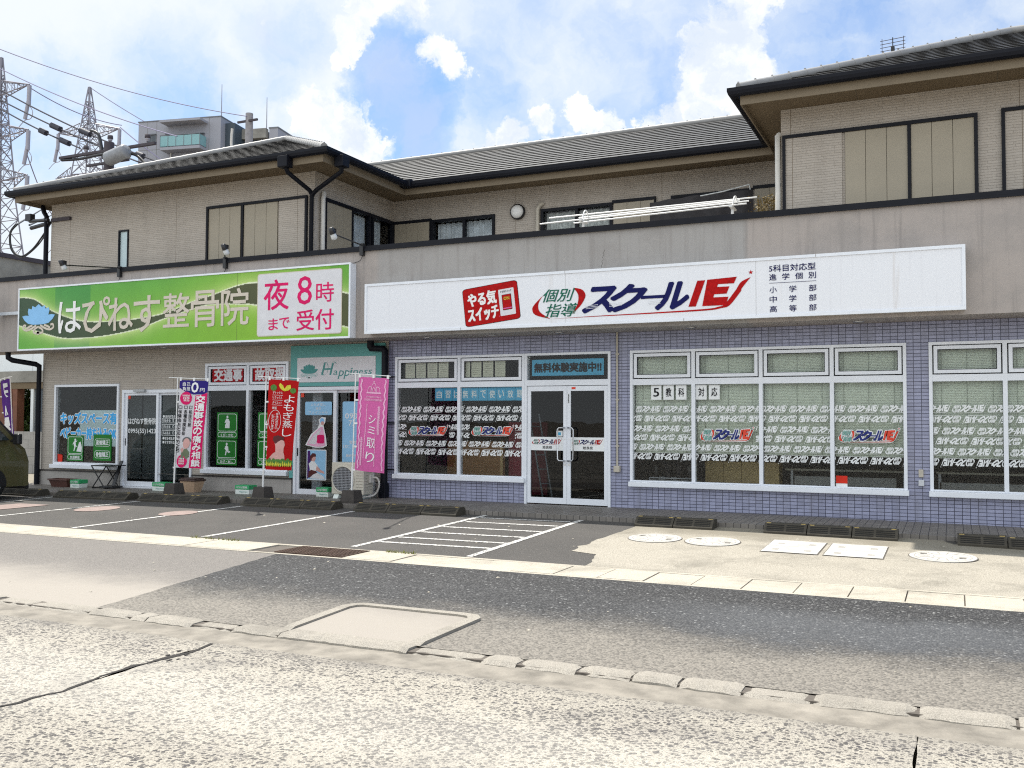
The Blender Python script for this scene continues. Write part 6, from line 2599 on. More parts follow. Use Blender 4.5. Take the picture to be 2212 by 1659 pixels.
# ---------------------------------------------------------------- small things along the walk
def walk_things():
    zt = lambda x: lerp(x, WALL_FOOT) - .005
    # brown planter trough
    x0, x1 = -17.22, -16.68
    z = zt(-17)
    t = empty('planter_trough', (-16.9, -.36, z), 'brown planter trough at the left end of the walk', 'planter')
    mb = MB().use('planter_brown')
    v = []
    for ins, zz in ((.045, z), (.0, z + .155)):
        v += [(x0 + ins, -.48 + ins, zz), (x1 - ins, -.48 + ins, zz), (x1 - ins, -.24 - ins, zz), (x0 + ins, -.24 - ins, zz)]
    mb.add(v, [(0, 1, 5, 4), (1, 2, 6, 5), (2, 3, 7, 6), (3, 0, 4, 7), (0, 3, 2, 1)])
    mb.build('trough', t)
    mb = MB().use('planter_brown')
    for a, c, b, d in ((x0 - .015, x1 + .015, -.50, -.475), (x0 - .015, x1 + .015, -.245, -.22), (x0 - .015, x0 + .01, -.475, -.245), (x1 - .01, x1 + .015, -.475, -.245)):
        mb.box(a, c, b, d, z + .145, z + .172)
    mb.build('rim', t)
    MB().use('soil').face([(x0, -.48, z + .13), (x1, -.48, z + .13), (x1, -.24, z + .13), (x0, -.24, z + .13)])
    # green and white planter boxes
    for x, y, w, lb in ((-16.42, -.40, .25, 'green and white box beside the brown planter trough'), (-14.15, -.36, .34, 'green and white box at the clinic entrance'), (-12.06, -.38, .32, 'green and white box under the two-bay window'), (-10.33, -.26, .26, 'green and white box between salon door and air-conditioning unit')):
        z = zt(x)
        t = empty('planter_box', (x, y, z), lb, 'planter box', 'green and white boxes on the walk')
        MB().use('box_white').bbox(x - w / 2, x + w / 2, y - .11, y + .11, z, z + .085, .005).build('lower_box', t)
        MB().use('box_green').bbox(x - w / 2 - .004, x + w / 2 + .004, y - .114, y + .114, z + .087, z + .165, .005).build('upper_box', t)
        mb = MB().use('ink_white')
        text(mb, 'はぴねす整骨院', (x - w * .40, z + .105, x + w * .40, z + .148), y - .117, .01)
        mb.use('teal_ink')
        text(mb, 'Happiness', (x - w * .22, z + .025, x + w * .40, z + .06), y - .1125, -.005, .3)
        mb.build('lettering', t)
    # folding table
    t = empty('folding_table', (-15.70, -.35, -.04), 'small black folding table leaning by the clinic entrance', 'table')
    z = zt(-15.7)
    MB().use('black_plastic').bbox(-15.98, -15.42, -.50, -.10, z + .455, z + .475, .006).build('tabletop', t)
    for y in (-.48, -.12):
        mb = MB().use('black_plastic')
        mb.tube([(-15.97, y, z + .45), (-15.60, y, z + .01)], .012, 6)
        mb.build('leg', t)
        mb = MB().use('black_plastic')
        mb.tube([(-15.60, y + .02, z + .45), (-15.97, y + .02, z + .01)], .012, 6)
        mb.build('leg', t)
    mb = MB().use('black_plastic')
    mb.tube([(-15.60, -.48, z + .012), (-15.60, -.10, z + .012)], .011, 6)
    mb.tube([(-15.97, -.46, z + .012), (-15.97, -.10, z + .012)], .011, 6)
    mb.build('crossbar', t)
    mb = MB().use('black_plastic')
    mb.prism([(-.34, .02), (-.32, .02), (-.12, .52), (-.14, .52)], 'x', -15.56, -15.48)
    mb.bbox(-15.82, -15.46, -.42, -.14, z + .015, z + .05, .006)
    mb.build('folded_leaf', t)
    # tan storage bin
    x, y = -13.34, -.42
    z = zt(x)
    t = empty('storage_bin', (x, y, z), 'tan storage bin with a dark brown lid behind the white banner', 'bin')
    mb = MB().use('bin_tan')
    v = []
    for ins, zz in ((.05, z), (.0, z + .215)):
        v += [(x - .185 + ins, y - .14 + ins, zz), (x + .185 - ins, y - .14 + ins, zz), (x + .185 - ins, y + .14 - ins, zz), (x - .185 + ins, y + .14 - ins, zz)]
    mb.add(v, [(0, 1, 5, 4), (1, 2, 6, 5), (2, 3, 7, 6), (3, 0, 4, 7), (0, 3, 2, 1)])
    mb.build('tub', t)
    mb = MB().use('bin_lid').bbox(x - .205, x + .205, y - .16, y + .16, z + .21, z + .25, .015)
    mb.bbox(x - .18, x + .18, y - .135, y + .135, z + .25, z + .275, .015)
    mb.build('lid', t)
    # outdoor air-conditioning unit
    x0, x1, y0, y1, z0, z1 = -9.965, -9.29, -.60, -.30, .075, .63
    t = empty('air_conditioner', ((x0 + x1) / 2, (y0 + y1) / 2, 0), 'ivory outdoor air-conditioning unit behind the pink banner', 'air conditioner')
    mb = MB().use('ac_ivory').bbox(x0, x1, y0, y1, z0, z1, .015)
    mb.build('casing', t)
    c = Vector((-9.72, y0, .335))
    mb = MB().use('ac_dark').disc((c.x, y0 - .001, c.z), .215, 'y', 40)
    mb.build('fan_opening', t)
    mb = MB().use('ac_ivory').lathe([(.215, y0 - .001), (.222, y0 - .018), (.235, y0 - .018), (.242, y0 - .001)], (c.x, 0, c.z), 40, 'y')
    mb.use('galv')
    for k in range(-7, 8):
        h = math.sqrt(max(0, .21 ** 2 - (k * .028) ** 2))
        mb.box(c.x - h, c.x + h, y0 - .012, y0 - .008, c.z + k * .028 - .002, c.z + k * .028 + .002)
        mb.box(c.x + k * .028 - .0015, c.x + k * .028 + .0015, y0 - .0075, y0 - .0045, c.z - h, c.z + h)
    mb.build('fan_guard', t)
    mb = MB().use('ac_dark')
    for k in range(4):
        a = k * math.pi / 2 + .4
        mb.poly([(c.x + .03 * math.cos(a), c.z + .03 * math.sin(a)), (c.x + .18 * math.cos(a - .3), c.z + .18 * math.sin(a - .3)), (c.x + .19 * math.cos(a + .35), c.z + .19 * math.sin(a + .35)), (c.x + .05 * math.cos(a + .6), c.z + .05 * math.sin(a + .6))], y0 - .003)
    mb.build('fan_blades', t)
    mb = MB().use('shutter_groove')
    for k in range(9):
        zz = z0 + .08 + k * .05
        mb.box(x1 - .16, x1 - .02, y0 - .002, y0 - .0005, zz, zz + .004)
        mb.box(x1 - .0005, x1 + .0015, y0 + .05, y1 - .05, zz, zz + .004)
    mb.build('side_grooves', t)
    mb = MB().use('box_white')
    for xx in (x0 + .10, x1 - .12):
        mb.prism([(y0 - .03, 0), (y0 + .02, .075), (y1 - .02, .075), (y1 + .03, 0)], 'x', xx - .05, xx + .05)
    mb.build('foot', t)
    mb = MB().use('pvc_white')
    mb.tube(curve([(x1 + .0, -.40, .36), (x1 + .12, -.36, .36), (x1 + .14, -.33, .22), (x1 + .04, -.34, .06), (x1 - .10, -.60, .03), (x1 - .14, -.68, .012)], 8), .016, 8)
    mb.bbox(x1 + .001, x1 + .05, -.46, -.34, .28, .42, .008)
    mb.build('hose', t)


walk_things()


# ---------------------------------------------------------------- balcony things
def balcony_things():
    # poles in tandem on two stands
    for k, (a, c, lb) in enumerate((((-6.155, .2, 4.80), (-2.70, .2, 4.825), 'white laundry pole, topmost of the four'), ((-6.28, .1, 4.69), (-2.80, .1, 4.755), 'white laundry pole sticking out furthest to the left'),
                                    ((-5.64, .02, 4.635), (-2.82, .02, 4.70), 'white laundry pole, lowest of the four'), ((-5.60, .15, 4.745), (-2.95, .15, 4.79), 'thin white laundry pole in the middle of the bundle'))):
        mb = MB().use('pole_white').tube([a, c], .0125, 8)
        tag(rebase(mb.build('laundry_pole'), a), lb, 'laundry pole', 'laundry poles over the balcony')
    for x, lb in ((-5.50, 'left white stand under the laundry poles'), (-3.05, 'right white stand under the laundry poles')):
        mb = MB().use('white_enamel')
        mb.box(x - .02, x + .02, .08, .12, 3.28, 4.72)
        mb.box(x - .025, x + .025, -.06, .28, 4.655, 4.685)
        mb.tube(curve([(x + .03, -.02, 4.70), (x + .04, .04, 4.82), (x + .05, .12, 4.84), (x + .04, .2, 4.78)], 4), .012, 6)
        tag(rebase(mb.build('laundry_stand'), (x, .1, 3.28)), lb, 'laundry stand', 'stands of the laundry poles')
    # dark net hung in front of the window
    mb = MB().use('dark_cloth')
    n = 50
    top = lambda u: 5.34 + .03 * math.sin(u * 3) + .05 * u
    vs = []
    for j in range(2):
        for i in range(n + 1):
            u = i / n
            vs.append((-4.95 + 1.85 * u, 2.05 + .03 * math.sin(u * 26), top(u) if j else 3.6))
    mb.add(vs, [(i, i + 1, n + 2 + i, n + 1 + i) for i in range(n)], True)
    tag(rebase(mb.build('sun_screen'), (-4.0, 2.05, 3.6)), 'dark screen cloth hung before a balcony window', 'screen')
    mb = MB().use('lace').tube([(-4.0, 1.95, 5.35), (-3.6, 1.95, 5.39), (-3.15, 1.95, 5.47), (-3.13, 1.95, 5.38)], .011, 6)
    tag(rebase(mb.build('white_cord'), (-3.6, 1.95, 5.39)), 'white cord strung along the top of the dark screen', 'cord')
    # dry hanging plant
    t = empty('potted_plant', (-2.66, .9, 3.28), 'dry brown bushy plant at the right end of the balcony', 'plant')
    MB().use('planter_brown').lathe([(0, 3.28), (.16, 3.28), (.2, 3.62), (.18, 3.62), (.17, 3.58), (0, 3.58)], (-2.66, .9, 0), 18).build('pot', t)
    rnd = random.Random(8)
    mb = MB().use('dry_leaf')
    for k in range(1500):
        x, y, z = rnd.gauss(-2.66, .11), rnd.gauss(.9, .11), rnd.uniform(3.6, 4.98)
        x += .06 * math.sin(z * 9)
        s = rnd.uniform(.015, .04)
        a = Vector((rnd.uniform(-1, 1), rnd.uniform(-1, 1), rnd.uniform(-1, .4))).normalized() * s * 1.8
        b_ = a.cross(Vector((rnd.uniform(-1, 1), rnd.uniform(-1, 1), 1))).normalized() * s * .45
        p = Vector((x, y, z))
        mb.face([p, p + a * .5 + b_, p + a, p + a * .5 - b_])
    for k in range(14):
        x = rnd.gauss(-2.66, .1)
        mb.tube([(-2.66, .9, 3.58), (x, .9, 4.4), (x + rnd.uniform(-.1, .1), .9 + rnd.uniform(-.1, .1), 4.95)], .005, 4)
    mb.build('foliage', t)
    # antenna on the right roof
    t = empty('roof_antenna', (-.86, 2.7, 7.6), 'small television antenna on the right-hand roof ridge', 'antenna')
    o = Vector((-.86, 2.7, 7.62))
    MB().use('black_plastic').tube([o + Vector((0, 0, -.5)), o + Vector((0, 0, .32))], .009, 6).build('mast', t)
    MB().use('black_plastic').bbox(o.x - .03, o.x + .03, o.y - .03, o.y + .03, o.z + .05, o.z + .16, .01).build('junction_box', t)
    mb = MB().use('pole_dark')
    for zz in (.10, .16, .22, .28):
        mb.tube([o + Vector((-.20, 0, zz)), o + Vector((.20, 0, zz + .02))], .006, 5)
    for xx in (-.17, .17):
        mb.tube([o + Vector((xx, 0, 0)), o + Vector((xx, 0, .32))], .005, 5)
    mb.build('elements', t)
    # cables hooked to the left block's wall
    mb = MB().use('black_plastic')
    c0 = Vector((-18.35, -.1, 5.55))
    mb.tube(curve([(-18.0, .1, 5.75), (-18.25, .05, 5.4), (-18.5, 0, 5.12), (-18.85, .0, 5.0), (-19.15, 0, 5.2), (-19.2, 0, 5.55), (-19.0, 0, 5.72)], 8), .018, 6)
    mb.tube(curve([(-18.02, .1, 5.77), (-18.22, .05, 5.36), (-18.5, 0, 5.09), (-18.86, .0, 4.97), (-19.18, 0, 5.18), (-19.23, 0, 5.55), (-19.05, 0, 5.74)], 8), .014, 6)
    mb.tube([(-19.0, 0, 5.73), (-40, 18, 12.0)], .022, 6)
    mb.tube([(-18.6, 0, 5.68), (-40, 18, 11.4)], .022, 6)
    tag(rebase(mb.build('service_cable'), (-18.0, .1, 5.75)), 'looped black service cable hanging at the left eave', 'cable')
    t = empty('cable_bracket', (-17.95, -.05, 5.72), 'dark steel cable bracket at the upper left wall corner', 'bracket')
    mb = MB().use('pole_dark')
    mb.box(-17.85, -17.28, -.06, -.005, 5.68, 5.75)
    mb.build('rail', t)
    mb = MB().use('black_plastic')
    mb.tube([(-17.9, -.08, 5.72), (-18.65, .05, 5.78)], .04, 8)
    mb.tube([(-17.9, -.05, 5.66), (-18.6, .05, 5.62)], .045, 8)
    mb.box(-18.72, -18.55, -.02, .1, 5.78, 5.93)
    mb.build('insulator', t)


balcony_things()


# ---------------------------------------------------------------- inside the school, seen through the panes
def school_inside():
    t = empty('cabinet', (-3.15, 1.35, 0), 'row of pale wooden cabinets behind the four-bay window', 'cabinet')
    for k in range(4):
        MB().use('wood_light').bbox(-3.75 + k * .30, -3.455 + k * .30, 1.2, 1.55, 0, .72, .006).build('door_panel', t)
    t = empty('desk', (-1.6, 1.7, 0), 'long pale desk behind the right half of the four-bay window', 'desk')
    MB().use('desk_top').box(-2.5, -.6, 1.45, 2.0, .59, .62).build('tabletop', t)
    MB().use('desk_white').box(-2.36, -.82, 1.50, 1.52, .36, .50).build('modesty_panel', t)
    for x in (-2.4, -.7):
        MB().use('galv').box(x - .02, x + .02, 1.5, 1.95, 0, .59).build('leg', t)
    t = empty('desk', (.6, 1.7, 0), 'long pale desk behind the window at the right picture edge', 'desk')
    MB().use('desk_top').box(-.25, 1.9, 1.45, 2.0, .59, .62).build('tabletop', t)
    MB().use('desk_white').box(-.2, 1.85, 1.50, 1.52, .33, .46).build('modesty_panel', t)
    for x in (-.2, 1.8):
        MB().use('galv').box(x - .02, x + .02, 1.5, 1.95, 0, .59).build('leg', t)
    # umbrellas in a stand
    t = empty('umbrella_stand', (-4.15, .62, 0), 'low steel umbrella stand behind the first bay of the wide window', 'umbrella stand')
    mb = MB().use('galv')
    for z in (.42, .46):
        mb.tube([(-4.5, .5, z), (-3.75, .5, z), (-3.75, .75, z), (-4.5, .75, z), (-4.5, .5, z)], .01, 6)
    for x in (-4.5, -3.75):
        mb.tube([(x, .5, 0), (x, .5, .46)], .01, 6)
    mb.build('rack', t)
    for k, (x, m_, lb) in enumerate(((-4.42, 'black_plastic', 'black umbrella, leftmost in the stand'), (-4.22, 'dark_cloth', 'dark blue umbrella in the stand, second from left'), (-4.04, 'dark_cloth', 'dark blue umbrella in the stand, third from left'), (-3.86, 'black_plastic', 'black umbrella, rightmost in the stand'))):
        u = empty('umbrella', (x, .62, .05), lb, 'umbrella', 'umbrellas in the stand')
        MB().use(m_).lathe([(.004, .10), (.035, .45), (.075, .62), (.05, .68), (.012, .74)], (x, .62, 0), 10).build('canopy', u)
        MB().use('black_plastic').tube([(x, .62, .05), (x, .62, .86), (x + .03, .62, .9), (x + .05, .62, .86)], .008, 6).build('handle', u)
    MB().use('wood_brown')
    t = empty('counter', (-8.1, 1.8, 0), 'brown wooden counter behind the two-bay window', 'counter')
    MB().use('wood_brown').box(-8.85, -7.72, 1.6, 1.66, 0, .98).build('front_panel', t)
    MB().use('wood_light').box(-7.71, -7.66, 1.58, 1.68, 0, 1.0).build('end_post', t)
    t = empty('partition', (-7.2, 1.9, 0), 'dark red partition behind the two-bay window', 'partition')
    MB().use('panel_red').box(-7.64, -6.85, 1.8, 1.86, 0, 1.35).build('panel', t)
    MB().use('dark_cloth').box(-6.86, -6.60, 1.82, 1.88, 0, 1.2).build('side_panel', t)
    t = empty('stepladder', (-6.6, 1.2, 0), 'grey stepladder beside the dark red partition', 'ladder')
    mb = MB().use('galv')
    mb.tube([(-6.95, 1.2, 1.5), (-6.68, 1.2, 0)], .018, 6)
    mb.tube([(-6.78, 1.25, 1.5), (-6.52, 1.25, 0)], .018, 6)
    mb.build('rail', t)
    mb = MB().use('galv')
    for k in range(5):
        f = .15 + k * .17
        mb.tube([(-6.95 + .27 * f, 1.2, 1.5 * (1 - f)), (-6.78 + .26 * f, 1.25, 1.5 * (1 - f))], .012, 5)
    mb.build('rung', t)
    # pale curtain and shelving inside the clinic and the salon
    mb = MB().use('curtain')
    n = 30
    pts = [(-11.05 + .22 * k / n, .28 + .03 * math.sin(k * 1.3)) for k in range(n + 1)]
    mb.add([(p[0] + (.0 if zz > 1 else -.0), p[1], zz) for zz in (.05, 1.9) for p in pts], [(k, k + 1, n + 2 + k, n + 1 + k) for k in range(n)], True)
    tag(rebase(mb.build('door_curtain'), (-10.9, .28, .05)), 'grey curtain just inside the salon door', 'curtain')
    t = empty('shelf_unit', (-16.9, 1.8, 0), 'pale shelf unit inside the corner window', 'shelf')
    for k in range(3):
        MB().use('shed_metal').box(-17.5 + k * .55, -17.0 + k * .55, 1.8, 2.2, .0, 1.9).build('shelf_column', t)
    t = empty('reception_desk', (-14.2, 2.4, 0), 'dark reception desk inside the clinic entrance', 'desk')
    MB().use('wood_brown').box(-15.0, -13.9, 2.2, 2.8, 0, 1.0).build('body', t)
    MB().use('desk_top').box(-15.05, -13.85, 2.15, 2.85, 1.0, 1.04).build('top', t)


school_inside()


# ---------------------------------------------------------------- parked van at the left edge
def van():
    X1 = -15.9                      # its right-hand side, towards the camera
    X0 = X1 - 1.69
    g = gz(-16.5, -2.8)
    t = empty('parked_van', (X1 - .85, -4.1, g), 'dark olive van parked nose to the walk at the left picture edge', 'van')
    prof = [(-1.955, .24), (-1.955, .70), (-2.04, .93), (-2.25, 1.10), (-2.72, 1.62), (-3.0, 1.78), (-3.4, 1.84), (-5.9, 1.82), (-6.2, 1.70), (-6.28, 1.0), (-6.25, .26)]
    # body as rings across the width, tumblehome above the belt
    belt = 1.02
    mb = MB().use('van_paint')
    secs = [(X0 + .02, .94), (X0, .98), (X0 + .08, 1.0), (X1 - .08, 1.0), (X1, .98), (X1 - .02, .94)]

    def ring(x, s):
        out = []
        for y, z in prof:
            yy = -4.1 + (y + 4.1) * s
            xx = x
            if z > belt:
                k = (z - belt) / .8 * .13
                xx = x + k if x < (X0 + X1) / 2 else x - k
            out.append((xx, yy, g + z))
        return out
    rings = [ring(x, s) for x, s in secs]
    n = len(prof)
    v = [p for r in rings for p in r]
    f = [(i * n + j, i * n + (j + 1) % n, (i + 1) * n + (j + 1) % n, (i + 1) * n + j) for i in range(len(rings) - 1) for j in range(n)]
    f += [tuple(range(n)), tuple(range((len(rings) - 1) * n, len(rings) * n))]
    mb.add(v, f)
    bm_ = mb.build('body', t, weld=True)
    bv = bm_.modifiers.new('bevel', 'BEVEL')
    bv.width = .045
    bv.segments = 3
    bv.limit_method = 'ANGLE'
    bv.angle_limit = R(25)
    xs = lambda z: X1 - .01 - max(0, z - belt) / .8 * .13
    # side windows (front quarter, front door, rear)
    for nm, pts in (('side_window', [(-2.42, 1.10), (-2.78, 1.48), (-2.95, 1.48), (-2.95, 1.10)]), ('side_window', [(-3.02, 1.08), (-3.02, 1.52), (-3.9, 1.56), (-3.9, 1.08)]), ('side_window', [(-4.0, 1.08), (-4.0, 1.56), (-5.7, 1.55), (-5.75, 1.08)])):
        m2 = MB().use('van_glass')
        m2.face([(xs(z) + .014, y, g + z) for y, z in pts])
        m2.use('black_plastic').face([(xs(z) + .010, y + (.02 if i < 1 else 0), g + z) for i, (y, z) in enumerate(pts)])
        m2.build(nm, t)
    m2 = MB().use('van_glass')
    m2.face([(X0 + .18, -2.26, g + 1.12), (X1 - .14, -2.26, g + 1.12), (X1 - .22, -2.72, g + 1.615), (X0 + .26, -2.72, g + 1.615)])
    o = m2.build('windscreen', t)
    for v_ in o.data.vertices:
        v_.co += Vector((0, .012, .012))
    # black pillar trim
    m2 = MB().use('black_plastic')
    m2.tube([(X1 - .03, -2.24, g + 1.09), (X1 - .085, -2.5, g + 1.36), (X1 - .12, -2.73, g + 1.62)], .035, 8)
    m2.build('pillar_trim', t)
    # mirror
    m2 = MB().use('black_plastic')
    m2.tube([(X1 - .03, -2.36, g + 1.08), (X1 + .10, -2.34, g + 1.12)], .02, 6)
    m2.bbox(X1 + .05, X1 + .21, -2.40, -2.30, g + 1.02, g + 1.22, .025)
    m2.build('wing_mirror', t)
    # bumper, arches, lamps
    m2 = MB().use('black_plastic')
    m2.bbox(X0 + .06, X1 - .06, -1.99, -1.93, g + .17, g + .30, .02)
    m2.build('lower_bumper', t)
    for yc in (-2.76, -5.35):
        for x, s in ((X1 - .10, 1), (X0 + .10, -1)):
            w = MB().use('tyre')
            w.lathe([(.20, -.09), (.285, -.09), (.30, -.06), (.30, .06), (.285, .09), (.20, .09)], (x, yc, g + .30), 32, 'x')
            wo = w.build('wheel', t)
            w = MB().use('alloy')
            xf = x + s * .085
            w.lathe([(0, xf + s * .004), (.05, xf + s * .004), (.06, xf - s * .02), (.18, xf - s * .03), (.205, xf)], (0, yc, g + .30), 32, 'x')
            for k in range(5):
                a = math.tau * k / 5
                w.add([(xf - s * .012, yc + .05 * math.cos(a + q * .5), g + .30 + .05 * math.sin(a + q * .5)) for q in (-1, 1)] + [(xf - s * .012, yc + .20 * math.cos(a + q * .16), g + .30 + .20 * math.sin(a + q * .16)) for q in (1, -1)], [(0, 1, 2, 3)])
            w.build('rim', wo)
        w = MB().use('black_plastic')
        a0 = [(X1 + .004, yc + .36 * math.cos(R(k)), g + .30 + .36 * math.sin(R(k))) for k in range(-10, 191, 10)]
        a1 = [(X1 + .004, yc + .30 * math.cos(R(k)), g + .30 + .30 * math.sin(R(k))) for k in range(-10, 191, 10)]
        w.face(a1)
        w.build('wheel_arch', t)
    for x in (X0 + .30, X1 - .30):
        m2 = MB().use('lamp_clear')
        m2.bbox(x - .20, x + .20, -1.99, -1.93, g + .66, g + .82, .03)
        m2.build('headlight', t)
    m2 = MB().use('crack_dark')
    for y in (-2.98, -3.95):
        m2.box(X1 - .004, X1 + .002, y - .004, y + .004, g + .30, g + 1.04)
    m2.build('door_gap', t)
    m2 = MB().use('black_plastic').bbox(X1 - .005, X1 + .03, -3.80, -3.60, g + .93, g + .97, .01)
    m2.build('door_handle', t)


van()


# ---------------------------------------------------------------- neighbours on the left
def leaf_bush(mb, c, rx, ry, rz, n, seed, size=.06):
    rnd = random.Random(seed)
    lobes = [(Vector((rnd.uniform(-.6, .6) * rx, rnd.uniform(-.6, .6) * ry, rnd.uniform(-.6, .7) * rz)), rnd.uniform(.3, .55)) for _ in range(9)]
    for k in range(n):
        lc, lr = lobes[k % 9]
        d = Vector((rnd.gauss(0, 1), rnd.gauss(0, 1), rnd.gauss(0, 1))).normalized() * (rnd.random() ** .4)
        p = Vector(c) + lc + Vector((d.x * rx * lr, d.y * ry * lr, d.z * rz * lr))
        s = size * rnd.uniform(.6, 1.4)
        a = Vector((rnd.uniform(-1, 1), rnd.uniform(-1, 1), rnd.uniform(-.8, .5))).normalized() * s
        b_ = a.cross(Vector((rnd.uniform(-1, 1), rnd.uniform(-1, 1), 1))).normalized() * s * .38
        mb.face([p, p + a * .5 + b_, p + a, p + a * .5 - b_])


def left_side():
    # open concrete carport frame
    t = empty('carport', (-24.5, 4.3, 0), 'grey concrete carport beam on brown columns beyond the left wall', 'carport')
    MB().use('concrete_old').box(-32, -21.0, 4.0, 4.35, 2.40, 2.72).build('beam', t)
    MB().use('concrete_old').box(-32, -21.0, 4.35, 9.0, 2.66, 2.74).build('roof_slab', t)
    MB().use('soffit_board').box(-32, -21.0, 4.04, 4.3, 2.22, 2.395).build('lower_beam', t)
    for a, c, m_ in ((-25.3, -24.32, 'rust_column'), (-24.3, -24.12, 'rust_column')):
        MB().use(m_).box(a, c, 4.05, 4.28, -.1, 2.22).build('column', t)
    MB().use('shed_metal').box(-23.58, -23.47, 4.06, 4.2, -.1, 2.22).build('post', t)
    MB().use('apt_dark').box(-23.44, -21.2, 4.1, 4.2, -.1, 2.22).build('wall_panel', t)
    t = empty('block_wall', (-23.2, 3.4, 0), 'low grey concrete block wall under the carport', 'wall')
    mb = MB().use('block_wall')
    for r in range(5):
        x = -31.0 - (.2 if r % 2 else 0)
        while x < -20.6:
            mb.box(x + .004, x + .396, 3.4, 3.52, -.1 + r * .225, .120 + r * .225)
            x += .4
    mb.build('courses', t)
    # white corrugated shed behind
    t = empty('metal_shed', (-30, 9.4, 0), 'white metal clad shed above the carport', 'shed')
    mb = MB().use('shed_metal')
    for k in range(12):
        mb.box(-44 + 2 * k + .01, -42 + 2 * k - .01, 9.17, 9.199, 2.7, 4.38)
    mb.box(-44, -20, 9.2, 9.3, -.1, 4.38)
    mb.build('cladding', t)
    MB().use('concrete_old').box(-44, -20, 9.0, 9.5, 4.4, 4.5).build('eave_strip', t)
    # weathered concrete block far left
    t = empty('concrete_building', (-37, 20, 0), 'weathered concrete wall with dark coping behind the left eave', 'building')
    MB().use('concrete_old').box(-70, -33.0, 10.0, 34, -.1, 7.55).build('wall', t)
    MB().use('pole_dark').box(-70, -32.9, 9.9, 34.1, 7.55, 7.72).build('coping', t)
    # shrubs behind the block wall
    for x, y, z, rx, rz, lb in ((-24.9, 5.6, 1.35, 1.3, 1.1, 'green shrub behind the block wall, left of the white post'), (-26.6, 5.8, 1.2, 1.2, 1.2, 'green shrub beside the parked van'), (-22.9, 5.9, 1.1, .9, .9, 'green shrub near the shop wall')):
        t = empty('shrub', (x, y, -.1), lb, 'shrub', 'shrubs behind the block wall')
        mb = MB().use('wood_brown')
        rnd = random.Random(int(x * 7))
        for k in range(7):
            mb.tube([(x, y, -.1), (x + rnd.uniform(-.4, .4), y + rnd.uniform(-.3, .3), z * .7), (x + rnd.uniform(-rx, rx) * .7, y + rnd.uniform(-.5, .5), z + rz * .6)], .022, 5, True, .006)
        mb.build('stems', t)
        mb = MB().use('leaf')
        leaf_bush(mb, (x, y, z), rx, .8, rz, 2600, int(x * 13), .13)
        mb.build('foliage', t)


left_side()


# ---------------------------------------------------------------- pylons, poles, wires
def bar(mb, a, c, r=.09):
    mb.tube([a, c], r, 4, False)


def pylon(base, top, wb, wt, arms, lb, yaw=0.0, lw=.13):
    """lattice tower: base centre, height, half widths, arms = [(z, reach, drop)]"""
    t = empty('lattice_pylon', base, lb, 'pylon', 'transmission pylons')
    bx, by, bz = base
    H = top - bz
    ca, sa = math.cos(yaw), math.sin(yaw)

    def P(x, y, z):
        return (bx + x * ca - y * sa, by + x * sa + y * ca, z)
    zn = arms[0][0] - 1.0

    def hw(z):
        if z < zn:
            return wb + (wt - wb) * (z - bz) / (zn - bz)
        return max(.05, wt * (1 - (z - zn) / (top - zn)) + .08)
    mb = MB().use('pylon_steel')
    zs = [bz]
    while zs[-1] < top - .8:
        zs.append(zs[-1] + max(1.1, hw(zs[-1]) * 1.7))
    zs[-1] = top
    for z0, z1 in zip(zs, zs[1:]):
        a, c = hw(z0), hw(z1)
        cs0 = [(-a, -a), (a, -a), (a, a), (-a, a)]
        cs1 = [(-c, -c), (c, -c), (c, c), (-c, c)]
        for k in range(4):
            j = (k + 1) % 4
            bar(mb, P(*cs0[k], z0), P(*cs1[k], z1), lw)
            bar(mb, P(*cs0[k], z0), P(*cs1[j], z1), lw * .5)
            bar(mb, P(*cs0[j], z0), P(*cs1[k], z1), lw * .5)
            bar(mb, P(*cs1[k], z1), P(*cs1[j], z1), lw * .5)
            m = ((cs0[k][0] + cs1[j][0]) / 2, (cs0[k][1] + cs1[j][1]) / 2, (z0 + z1) / 2)
            bar(mb, P(*m), P((cs0[k][0] + cs1[k][0]) / 2, (cs0[k][1] + cs1[k][1]) / 2, (z0 + z1) / 2), lw * .4)
    mb.build('tower_frame', t)
    for z, reach, dz in arms:
        w = hw(z)
        for s in (-1, 1):
            mb = MB().use('pylon_steel')
            tip = P(s * reach, 0, z + dz)
            for yy in (-w, w):
                bar(mb, P(s * w, yy, z + .9), tip, lw * .7)
                bar(mb, P(s * w, yy, z - .5), tip, lw * .7)
                for k in range(1, 4):
                    f = k / 4
                    up = Vector(P(s * w, yy, z + .9)).lerp(Vector(tip), f)
                    dn = Vector(P(s * w, yy, z - .5)).lerp(Vector(tip), f)
                    bar(mb, up, dn, lw * .45)
                    up2 = Vector(P(s * w, yy, z + .9)).lerp(Vector(tip), f - .25)
                    bar(mb, up2, dn, lw * .4)
            for k in range(4):
                f = k / 4
                bar(mb, Vector(P(s * w, -w, z - .5)).lerp(Vector(tip), f), Vector(P(s * w, w, z - .5)).lerp(Vector(tip), f + .2), lw * .4)
            arm = mb.build('cross_arm', t)
            mb = MB().use('insulator')
            tp = Vector(tip)
            mb.tube([tp + Vector((0, 0, -.1)), tp + Vector((-.05, 0, -1.9))], .19, 8)
            mb.tube([tp + Vector((-.1, 0, -1.6)), tp + Vector((-.5, 0, -3.2))], .17, 8)
            lp = curve([tuple(tp + Vector((0, 0, -1.9))), tuple(tp + Vector((.5, 0, -2.6))), tuple(tp + Vector((.3, 0, -3.2))), tuple(tp + Vector((-.5, 0, -3.3))), tuple(tp + Vector((-1.4, 0, -3.9)))], 6)
            mb.tube(lp, .045, 4)
            mb.build('insulator_string', arm)


